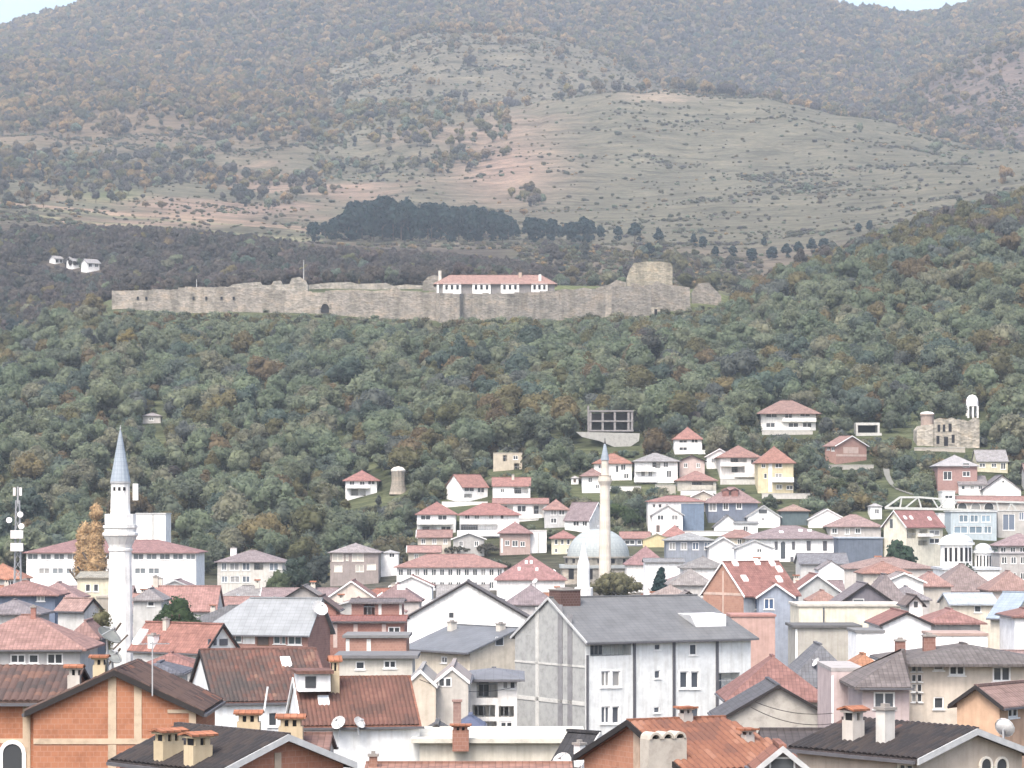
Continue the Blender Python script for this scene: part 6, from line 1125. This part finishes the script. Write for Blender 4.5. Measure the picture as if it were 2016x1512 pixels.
for (a, b, Ya), (c, d, Yb), sag, lab in (((1478, 1378, 183), (1640, 1404, 174.5), .35, 'thin dark cable strung across the grey rendered gable house'), ((1478, 1392, 183), (1644, 1424, 174.5), .45, 'lower thin cable across the grey rendered gable house'), ((826, 1338, 179), (1015, 1352, 188), .5, 'thin cable strung in front of the balcony house')):
    A, B = P(a, b, Ya), P(c, d, Yb); q = MB(); pr_ = None
    for i in range(13):
        f_ = i / 12; p = A.lerp(B, f_) - A; p.z -= sag * 4 * f_ * (1 - f_)
        if pr_ is not None: q.bar(pr_, p, .035)
        pr_ = p
    o = q.build('overhead_cable', DK); o.location = A; tag(o, lab, 'cable')
print('filler houses', made)
# ------------------------------------------------------------------ trees
def ico(sub=1):
    bm = bmesh.new(); bmesh.ops.create_icosphere(bm, subdivisions=sub, radius=1); v = np.array([p.co[:] for p in bm.verts]); f = [[q.index for q in p.verts] for p in bm.faces]; bm.free(); return v, f
ICO = ico(1); ICO2 = ico(2)
def crown_data(seed, n=16, shape=(.40, .40, .36), zc=.60, leaf=90, lsz=.07, taper=0.0, csz=(.12, .20), fine=False):
    rg = np.random.RandomState(seed); V = []; Fc = []; off = 0; I = ICO2 if fine else ICO
    for i in range(n):
        d = rg.normal(size=3); d /= np.linalg.norm(d); d[2] = abs(d[2]) * .9 - .25 if rg.rand() < .8 else d[2]; rr = .55 + .45 * rg.rand() if i > 1 else .15
        hgt = np.clip((d[2] * rr + 1) / 2, 0, 1); k = 1 - taper * hgt
        c = np.array([d[0] * shape[0] * rr * k, d[1] * shape[1] * rr * k, zc + d[2] * shape[2] * rr]); s = rg.uniform(*csz) * (1.35 if i < 2 else 1) * (1 - .5 * taper * hgt)
        v = I[0] * (s * rg.uniform(.66, 1.3, (len(I[0]), 1))) * rg.uniform(.75, 1.25, 3) + c
        V.append(v); Fc += [[off + a for a in f] for f in I[1]]; off += len(v)
        m = max(2, leaf * 2 // n); dd = rg.normal(size=(m, 3)); dd /= np.linalg.norm(dd, axis=1, keepdims=True); p = c + dd * s * rg.uniform(.9, 1.5, (m, 1))
        a = rg.normal(size=(m, 3)); a /= np.linalg.norm(a, axis=1, keepdims=True); b = np.cross(a, dd); b /= (np.linalg.norm(b, axis=1, keepdims=True) + 1e-6); z = lsz * rg.uniform(.6, 1.3, (m, 1))
        V.append(np.stack([p - a * z - b * z * .6, p + a * z - b * z * .6, p + a * z * .6 + b * z, p - a * z * .6 + b * z], 1).reshape(-1, 3))
        Fc += [[off + 4 * j, off + 4 * j + 1, off + 4 * j + 2, off + 4 * j + 3] for j in range(m)]; off += 4 * m
    return np.concatenate(V), Fc
def add_mesh(name, V, Fc, mat):
    me = bpy.data.meshes.new(name); me.from_pydata([tuple(p) for p in V], [], Fc); me.materials.append(mat); me.polygons.foreach_set('use_smooth', [True] * len(Fc)); return me
BARK = plain('bark', (.09, .07, .055), .95)
def trunk_mesh(top, r, limbs, seed):
    q = MB(); q.lathe([(r, 0), (r * .75, top * .5), (r * .4, top)], 7); rg = random.Random(seed)
    for i in range(limbs):
        a = rg.uniform(0, 6.28); z = top * rg.uniform(.55, .95); q.bar((0, 0, z), (math.cos(a) * top * .35, math.sin(a) * top * .35, z + top * .35), r * .5)
    return q
def tree(name, label, px, base_py, top_py, wpx, Y=None, seed=1, col=(.07, .10, .04), group=None, n=40, taper=0.0, zc=.55, zr=.42, leaf=700, lsz=.045, cs=(.09, .16), cat='tree'):
    if Y is None: Y = hit(px, base_py)
    S = F / Y; x = kx(px) * Y; z = gz(x, Y); top = CZ + (HZ - top_py) / F * Y; H = max(top - z, 2); wd = wpx / S / H / 2
    root = thing(name, label, cat, (x, Y, z), 0, group)
    tm = trunk_mesh(H * zc, H * .025, 5, seed); tm.build('trunk', BARK, root)
    V, Fc = crown_data(seed, n, (wd * .86, wd * .86, zr), zc, leaf, lsz, taper, cs, True); V = V * H
    obj('crown', add_mesh('crown', V, Fc, leafmat(col)), root); return root
tree('poplar_tree', 'tall rust brown poplar left of the white minaret', 189, 1160, 986, 22, Y=470, seed=3, col=(.54, .39, .24), zc=.52, zr=.48, taper=.5, n=80, cs=(.035, .06), lsz=.0065, leaf=7000)
tree('poplar_tree', 'shorter rust brown poplar leaning against taller poplar, further left', 165, 1160, 1004, 20, Y=474, seed=4, col=(.55, .40, .25), zc=.5, zr=.47, taper=.4, n=75, cs=(.035, .06), lsz=.0065, leaf=6000)
tree('round_tree', 'round dark green garden tree right of white minaret', 346, 1262, 1166, 92, Y=295, seed=5, col=(.07, .11, .06), zc=.62, zr=.32, n=90, cs=(.05, .09), leaf=6000, lsz=.011)
tree('conifer_tree', 'dark blue green pointed conifer right of the mosque', 1300, 1215, 1108, 54, Y=455, seed=6, col=(.035, .065, .07), zc=.52, zr=.5, taper=.9, n=80, cs=(.05, .09), leaf=3000, lsz=.016)
tree('olive_tree', 'grey olive bushy tree in front of the mosque base', 1210, 1230, 1118, 110, Y=500, seed=7, col=(.17, .165, .10), zc=.6, zr=.36, n=90, cs=(.06, .10), leaf=4000, lsz=.015)
tree('pointed_tree', 'yellow green pointed tree standing alone right of white balcony box', 1072, 976, 918, 36, seed=8, col=(.21, .20, .08), zc=.5, zr=.46, taper=.6, n=40)
tree('lane_tree', 'thin yellow green tree hugging the left side of white minaret', 199, 1300, 1165, 22, Y=262, seed=9, col=(.17, .165, .10), zc=.6, zr=.38, n=40, leaf=3000, lsz=.008, cs=(.03, .06))
tree('courtyard_tree', 'dark green tree below the cream tall house', 1772, 1120, 1062, 44, Y=540, seed=10, col=(.05, .085, .06), n=40)
for i, (px, b, t_, w_, c, lab) in enumerate(((585, 1175, 1092, 56, (.06, .085, .07), 'dark green tree right of brown roofed two storey house'), (625, 1170, 1085, 50, (.07, .085, .08), 'blue green tree between two storey house and timber frame house'), (548, 1170, 1112, 40, (.11, .14, .08), 'pale green bush tree in front of brown roofed two storey house'), (1215, 1040, 985, 60, (.075, .11, .05), 'green tree clump right of the sandy minaret shaft'), (1245, 1050, 1000, 50, (.06, .09, .05), 'dark tree clump left of the blue walled house'), (900, 1100, 1070, 60, (.12, .12, .10), 'grey green garden bush above the long red roof, left'), (960, 1100, 1068, 60, (.12, .115, .10), 'grey green garden bush above the long red roof, right'), (1900, 1150, 1108, 60, (.05, .075, .05), 'dark green bush at the foot of church drums'), (1590, 930, 880, 44, (.06, .09, .06), 'tree right of yellow house'), (1645, 985, 935, 70, (.10, .12, .07), 'pale green tree below pink brick gable house'))):
    tree('garden_tree', lab, px, b, t_, w_, Y=None if b < 1060 else {585: 530, 625: 560, 548: 515, 900: 600, 960: 600, 1900: 450}[px] if px in (585, 625, 548, 900, 960, 1900) else None, seed=20 + i, col=c, n=60, leaf=2500, lsz=.016, cs=(.06, .11), group='garden trees in the town')
# individual trees on the slopes that stand out
for px, b, t_, w_, c, lab in ((1664, 765, 704, 78, (.20, .16, .09), 'big tan domed tree above the white villa'), (35, 672, 625, 60, (.035, .055, .06), 'dark rounded evergreen at left edge below the ridge houses'), (1860, 660, 622, 34, (.26, .20, .07), 'yellow tree on the right wooded ridge'), (530, 950, 915, 44, (.17, .18, .07), 'yellow green tree low on the left slope')):
    tree('slope_tree', lab, px, b, t_, w_, seed=int(px), col=c, n=60, leaf=2500, lsz=.016, cs=(.06, .11))
# pine belt: each pine a tree
PINE = leafmat((.018, .040, .044)); PM = []
for s in range(6):
    V, Fc = crown_data(100 + s, 46, (.25, .25, .48), .53, 560, .05, .55 + .05 * s, (.07, .12)); PM.append(add_mesh('crown', V, Fc, PINE))
PT = trunk_mesh(.4, .02, 3, 1).build('trunk', BARK); PTm = PT.data; bpy.data.objects.remove(PT)
def pine(px, base, top, label, seed, group, wide=1.0):
    rg = random.Random(seed); Y = hit(px, base, 1200); S = F / Y; x = kx(px) * Y; z = gz(x, Y); H = max(4, CZ + (HZ - top) / F * Y - z)
    r_ = thing('pine_tree', label, 'pine', (x, Y, z), rg.uniform(0, 6), group); r_.scale = (H * wide, H * wide, H)
    obj('trunk', PTm, r_); obj('crown', rg.choice(PM), r_)
rg = random.Random(9)
tops = [(610, 432), (640, 430), (680, 425), (690, 395), (740, 388), (800, 392), (860, 400), (900, 404), (940, 404), (980, 410), (1020, 436), (1030, 445), (1045, 422), (1085, 420), (1110, 440), (1140, 425), (1180, 432), (1190, 445)]
for i in range(46):
    px = 614 + i * 12.6 + rg.uniform(-4, 4)
    if 1024 < px < 1038: continue
    tp = float(np.interp(px, [a[0] for a in tops], [a[1] for a in tops])) + rg.uniform(-4, 8)
    pine(px, 474 + rg.uniform(-6, 4) + (px > 1030) * 2, tp, 'dark pine in the low left end of the pine belt' if px < 686 else 'dark pine in the tall middle of the pine belt' if px < 1026 else 'dark pine in the right clump of the pine belt', i, 'pines of the dense belt', rg.uniform(.9, 1.25))
for i in range(26):
    px = 690 + i * 13 + rg.uniform(-5, 5); tp = float(np.interp(px, [a[0] for a in tops], [a[1] for a in tops])) - rg.uniform(-6, 6)
    pine(px, 462 + rg.uniform(-4, 4), max(tp, 386), 'dark pine in the tall middle of the pine belt', 60 + i, 'pines of the dense belt', rg.uniform(.9, 1.2))
for px, b, t_, wd, lab in ((1216, 474, 442, 1.1, 'lone narrow pine just right of the dense belt'), (1250, 476, 436, 1.5, 'broad rounded pine right of the lone narrow pine'), (1297, 484, 448, 1.2, 'pointed pine above the keep, right of broad pine'), (1278, 512, 476, 1.4, 'dark triangular pine directly behind the keep'), (1366, 486, 460, 1.2, 'leftmost of two leaning pines right of the keep'), (1384, 490, 462, 1.2, 'rightmost of two leaning pines right of the keep'), (1408, 510, 482, 1.0, 'small pine below the two leaning pines'), (1442, 505, 482, 1.5, 'squat wide pine left of right ridge woods'), (1504, 486, 464, 1.0, 'small pine at edge of right ridge'), (1690, 460, 436, 1.2, 'pine above right ridge line, left of pair'), (1712, 456, 430, 1.0, 'pine above right ridge line, right of pair')):
    pine(px, b, t_, lab, int(px), 'scattered pines', wd)
for i, px in enumerate((1480, 1520, 1548, 1572, 1598, 1622)):
    pine(px, 516 - i * 4, 486 - i * 4, 'dark round evergreen in the row along the right ridge', 900 + i, 'evergreens along the right ridge', 1.5)

# ------------------------------------------------------------------ woods and scrub (nobody could count them)
WOODM = leafmat((0, 0, 0), True)
protos = bpy.data.collections.new('tree_shapes')
for s in range(10):
    wd_ = (.40, .34, .46, .22, .38, .50, .28, .42, .18, .36)[s]
    V, Fc = crown_data(300 + s, 24, (wd_, wd_ * .92, .34 + .05 * (s % 3)), .56, 1500, .024, .25 * (s % 3), (.08, .15), True)
    q = MB(); q.lathe([(.03, 0), (.015, .5)], 5); k = len(V); V = np.concatenate([V, np.array(q.v)]); Fc = Fc + [[k + a for a in f] for f in q.f]
    protos.objects.link(bpy.data.objects.new('tree_shape', add_mesh('tree_shape', V, Fc, WOODM)))
shr = bpy.data.collections.new('shrub_shapes')
for s in range(4):
    V, Fc = crown_data(400 + s, 10, (.5, .5, .28), .30, 200, .05, 0, (.16, .26)); shr.objects.link(bpy.data.objects.new('shrub_shape', add_mesh('shrub_shape', V, Fc, WOODM)))
FOOT = [r[4] for r in REG if r[4] and r[3] > 500 and r[3] < 960]; FRONT = [(r[0], r[1], r[2], r[3]) for r in REG if 560 < r[3] < 1620]
def inside_any(x, y, pad=1.5, front=26):
    out = np.zeros(len(x), bool)
    for pts in FOOT:
        xs = [p[0] for p in pts]; ys = [p[1] for p in pts]; out |= (x > min(xs) - pad) & (x < max(xs) + pad) & (y > min(ys) - front) & (y < max(ys) + pad)
    return out
NR = np.random.RandomState(12)
PAL = {'green': [(0.140, 0.175, 0.129), (0.159, 0.196, 0.137), (0.184, 0.210, 0.150), (0.132, 0.157, 0.122), (0.207, 0.210, 0.156)], 'dark': [(0.089, 0.082, 0.080), (0.103, 0.093, 0.092), (0.075, 0.080, 0.072), (0.113, 0.100, 0.092)], 'deep': [(0.094, 0.129, 0.114), (0.112, 0.143, 0.125), (0.117, 0.132, 0.128)], 'pale': [(0.169, 0.193, 0.132), (0.177, 0.208, 0.150), (0.147, 0.186, 0.132)],  # woodland greens lightened and cooled to stand in for thicker valley haze
       'olive': [(0.140, 0.135, 0.077), (0.163, 0.148, 0.084), (0.118, 0.122, 0.070), (0.177, 0.150, 0.084), (0.163, 0.128, 0.081)], 'purple': [(0.105, 0.090, 0.091), (0.121, 0.098, 0.096), (0.094, 0.084, 0.084), (0.132, 0.113, 0.103)],
       'tan': [(0.242, 0.178, 0.106), (0.275, 0.201, 0.112), (0.199, 0.149, 0.098), (0.176, 0.137, 0.088), (0.320, 0.217, 0.112)], 'yellow': [(.20, .165, .07), (.17, .155, .07), (.22, .165, .075)], 'scrub': [(.10, .10, .068), (.085, .09, .064), (.125, .115, .075)]}
def scatter(name, label, cat, coll, region, dens, size, pal, squash=1.0, toprow=None, front=3):
    """region(px, py, Y, x) -> keep probability; dens = plants per 1000 m2"""
    y0, y1 = region[0]; p0, p1 = region[1]; area = (p1 - p0) / F * (y1 ** 2 - y0 ** 2) / 2; n = int(area * dens / 1000)
    px = NR.uniform(p0, p1, n); Y = np.sqrt(NR.uniform(y0 ** 2, y1 ** 2, n)); x = (px - CX) / F * Y; z = ground(x, Y); py = HZ - (z - CZ) * F / Y
    s = NR.uniform(size[0], size[1], n) * (.6 + .75 * NR.rand(n) ** 1.6)
    i, j, a, b = _gi(px, Y); top = HZ - (z + s - CZ) * F / Y
    keep = (NR.rand(n) < region[2](px, py, Y, x)) & (top < HOR[i, np.maximum(j - 1, 0)] + 6) & (top < 1250)
    if toprow is not None: keep &= top > toprow(px)
    if y0 < 960: keep &= ~inside_any(x, Y, front=front)
    if y0 < 1300:
        for a_, b_, low, yh in [f_ for f_ in FRONT if f_[1] - f_[0] < 600]: keep &= ~((px + s * .35 * F / Y > a_) & (px - s * .35 * F / Y < b_) & (Y < yh + 1) & (top < low - 5))
    px, py, Y, x, z, s = (v[keep] for v in (px, py, Y, x, z, s)); n = len(x)
    w_ = pal(px, py, Y, x); names = list(w_); P_ = np.stack([np.broadcast_to(w_[k], (n,)) for k in names], 1).astype(float); P_ = np.clip(P_, 0, None); P_ /= P_.sum(1, keepdims=True); c = (P_.cumsum(1) > NR.rand(n)[:, None]).argmax(1)
    col = np.ones((n, 4))
    for k, nm in enumerate(names):
        m = c == k; arr = np.array(PAL[nm]); col[m, :3] = arr[NR.randint(0, len(arr), m.sum())]
    col[:, :3] *= NR.uniform(.88, 1.15, (n, 1))
    me = bpy.data.meshes.new(name); me.vertices.add(n); me.vertices.foreach_set('co', np.stack([x, Y, z - .15 * s * .3], 1).ravel())
    me.attributes.new('tint', 'FLOAT_COLOR', 'POINT').data.foreach_set('color', col.ravel()); me.attributes.new('size', 'FLOAT', 'POINT').data.foreach_set('value', s)
    me.attributes.new('turn', 'FLOAT', 'POINT').data.foreach_set('value', NR.uniform(0, 6.28, n)); me.attributes.new('pick', 'INT', 'POINT').data.foreach_set('value', NR.randint(0, 100, n).astype(np.int32))
    o = tag(obj(name, me), label, cat, kind='stuff')
    ng = bpy.data.node_groups.new(name, 'GeometryNodeTree'); ng.interface.new_socket('Geometry', in_out='INPUT', socket_type='NodeSocketGeometry'); ng.interface.new_socket('Geometry', in_out='OUTPUT', socket_type='NodeSocketGeometry')
    N, L = ng.nodes, ng.links; gi, go = N.new('NodeGroupInput'), N.new('NodeGroupOutput'); ci = N.new('GeometryNodeCollectionInfo'); ci.inputs['Collection'].default_value = coll; ci.inputs['Separate Children'].default_value = True; ci.inputs['Reset Children'].default_value = True
    ip = N.new('GeometryNodeInstanceOnPoints'); ip.inputs['Pick Instance'].default_value = True
    def attr(nm, ty):
        q = N.new('GeometryNodeInputNamedAttribute'); q.data_type = ty; q.inputs['Name'].default_value = nm; return q.outputs[0]
    cx_ = N.new('ShaderNodeCombineXYZ'); L.new(attr('turn', 'FLOAT'), cx_.inputs[2]); sx = N.new('ShaderNodeCombineXYZ'); sz = attr('size', 'FLOAT')
    mm = N.new('ShaderNodeMath'); mm.operation = 'MULTIPLY'; mm.inputs[1].default_value = squash; L.new(sz, mm.inputs[0])
    L.new(sz, sx.inputs[0]); L.new(sz, sx.inputs[1]); L.new(mm.outputs[0], sx.inputs[2])
    L.new(gi.outputs[0], ip.inputs['Points']); L.new(ci.outputs[0], ip.inputs['Instance']); L.new(attr('pick', 'INT'), ip.inputs['Instance Index'])
    try: L.new(cx_.outputs[0], ip.inputs['Rotation'])
    except Exception: pass
    L.new(sx.outputs[0], ip.inputs['Scale']); L.new(ip.outputs[0], go.inputs[0])
    md = o.modifiers.new('woods', 'NODES'); md.node_group = ng; print(name, n); return o
crestY = lambda px: np.interp(px, KN, LINES[9][1]); step = lambda v, a, b: np.clip((v - a) / (b - a), 0, 1)
nz = lambda x, y, s=120., o=0.: fbm(x / s + o, y / s + o, 3)
townY = lambda px: np.interp(px, [0, 400, 640, 700, 880, 1100, 1250, 1500, 1700, 2016], [640, 635, 640, 655, 690, 690, 700, 715, 700, 715])
crestP = lambda px: np.interp(px, KN, LINES[9][2])
scatter('slope_woods', 'dense green mixed woods on the slope below the fortress', 'woods', protos, ((600, 1010), (-200, 2216), lambda px, py, Y, x: np.where(Y > townY(px), 1.0, .8) * (Y < crestY(px) - 6) * (Y > 600)), 52, (3.4, 10.5),
  lambda px, py, Y, x: {'green': 1.8 + 1.2 * nz(x, Y), 'deep': .7 + 1.2 * nz(x, Y, 90, 7), 'olive': .8 + .9 * nz(x, Y, 60, 3), 'pale': 1.0 + .9 * nz(x, Y, 45, 21) + 2.2 * np.exp(-((px - 640) / 260) ** 2 - ((py - 670) / 50) ** 2), 'yellow': .004 + .10 * step(nz(x, Y, 50, 11), .2, .5), 'dark': .03, 'tan': .004 + .05 * step(-px, -250, 0)}, toprow=lambda px: np.where((px > 190) & (px < 1440), crestP(px) - 1, -999))
scatter('garden_scrub', 'bushes and small trees between the houses on the slope', 'scrub', shr, ((585, 730), (620, 2216), lambda px, py, Y, x: np.where(Y < townY(px) + 8, .9, 0)), 95, (2.2, 5.2), lambda px, py, Y, x: {'green': 1.3, 'deep': .9, 'olive': .5, 'scrub': .6}, front=7)
scatter('crest_scrub', 'low green scrub along the foot of the fortress wall', 'scrub', shr, ((900, 1075), (-100, 1500), lambda px, py, Y, x: np.where(Y > crestY(px) - 75, np.where(Y < crestY(px) - 4, 1, .10), 0)), 70, (1.6, 4.0), lambda px, py, Y, x: {'green': 1.4, 'olive': .5, 'scrub': .9, 'yellow': .12}, toprow=lambda px: np.where((px > 190) & (px < 1440), crestP(px) - 15, -999))
scatter('ridge_woods', 'dark leafless looking woods behind and beside the fortress', 'woods', protos, ((1000, 1600), (-250, 2300), lambda px, py, Y, x: np.where(px < 1060, (Y > crestY(px) + 70) * 1.0, np.where(px < 1470, (Y > crestY(px) + 70) * .05, (Y < crestY(px) + 30) * 1.0))), 52, (4.4, 8.6),
  lambda px, py, Y, x: {'dark': np.where(px < 1100, 2.0, .9), 'olive': np.where(px < 1100, .15 + .8 * step(-px, -220, 0) * (Y < 1250), 1.8), 'purple': np.where(px < 1100, 1.0, .2), 'green': np.where(px < 1100, .12, .35), 'deep': np.where(px < 1100, .1, .6), 'yellow': np.where(px > 1400, .06, .03)},
  toprow=lambda px: np.interp(px, [-300, 0, 300, 500, 620, 850, 1060, 1061, 1470, 1471], [438, 436, 440, 456, 478, 488, 508, 468, 478, -99]))
scatter('hill_scrub', 'scattered dark scrub dotting the dry grass hills', 'scrub', shr, ((1250, 2980), (-150, 2216), lambda px, py, Y, x: np.where(Y < 1560, (px > 1020) * (px < 1500) * .5, np.clip(.04 + 1.0 * step(nz(x * .6, Y * 1.6, 55, 2), .0, .5) * np.where(px > 1150, .4 + 1.3 * step(px, 1150, 1800), .9), 0, 1) * (1 - .8 * np.exp(-((px - 1010) / 150) ** 2 - ((py - 320) / 80) ** 2)) * np.where(Y > 2420, np.where(px < 620, 0, 3.0), 1))), 120, (1.0, 3.2),
  lambda px, py, Y, x: {'scrub': 1.5, 'dark': .7, 'green': .35, 'tan': .2}, .9)
scatter('mid_woods', 'patches of autumn trees on the middle hills', 'woods', protos, ((1600, 2560), (-150, 2216), lambda px, py, Y, x: np.clip(np.where(px < 1000, 1.5 * step(nz(x, Y, 80, 5), -.05, .25) * step(-py, -415, -350) * np.where(px < 640, 1, .6) + 1.2 * np.exp(-((px - 510) / 110) ** 2 - ((py - 258) / 22) ** 2) + np.exp(-((px - 180) / 140) ** 2 - ((py - 345) / 30) ** 2) + .9 * np.exp(-((px - 800) / 170) ** 2 - ((py - 255) / 40) ** 2), .004 + .5 * np.exp(-((px - 1040) / 30) ** 2 - ((py - 395) / 22) ** 2)), 0, 1)), 13, (6, 10),
  lambda px, py, Y, x: {'dark': 1.2 * step(-px, -640, -560) + .3, 'green': .5, 'yellow': .2 + 2.2 * np.exp(-((px - 790) / 150) ** 2 - ((py - 255) / 40) ** 2), 'tan': .6, 'olive': .7})
scatter('mountain_woods', 'autumn brown woods covering the far mountain', 'woods', protos, ((2380, 4150), (-150, 2216), lambda px, py, Y, x: np.where(Y > 3000, 1.0, np.where(px < 640, step(Y, 2380, 2560), np.where(px > 1330, (Y > 2430) * np.where(px > 1800, .25 + .6 * step(-px, -1950, -1750), 1.0), .06)))), 20, (7, 12),
  lambda px, py, Y, x: {'tan': 1.9 + 1.3 * nz(x, Y, 260, 4) + .4 * step(-px, -700, -300), 'purple': .35 + 1.6 * step(px, 1300, 1450) * step(-px, -1800, -1650) - .8 * nz(x, Y, 260, 4), 'dark': .6 + .9 * nz(x, Y, 170, 8), 'olive': .9, 'yellow': .2, 'scrub': .7, 'deep': .1 + .4 * nz(x, Y, 120, 31)})
# ------------------------------------------------------------------ hazy air over the whole valley
hx = MB(); x1 = abs(GX).max() + 60; hx.box(-x1, x1, -80, 4800, GZ.min() - 12, max(GZ.max(), 760) + 40)
m = bpy.data.materials.new('hazy_air'); m.use_nodes = True; n = m.node_tree.nodes; n.clear(); o_ = n.new('ShaderNodeOutputMaterial'); v = n.new('ShaderNodeVolumePrincipled')
v.inputs['Color'].default_value = (.78, .89, 1, 1); v.inputs['Density'].default_value = HAZE_DENSITY; v.inputs['Anisotropy'].default_value = .1; m.node_tree.links.new(v.outputs[0], o_.inputs['Volume'])
tag(hx.build('haze', m), 'pale bluish haze hanging over town and mountains', 'haze', kind='stuff')
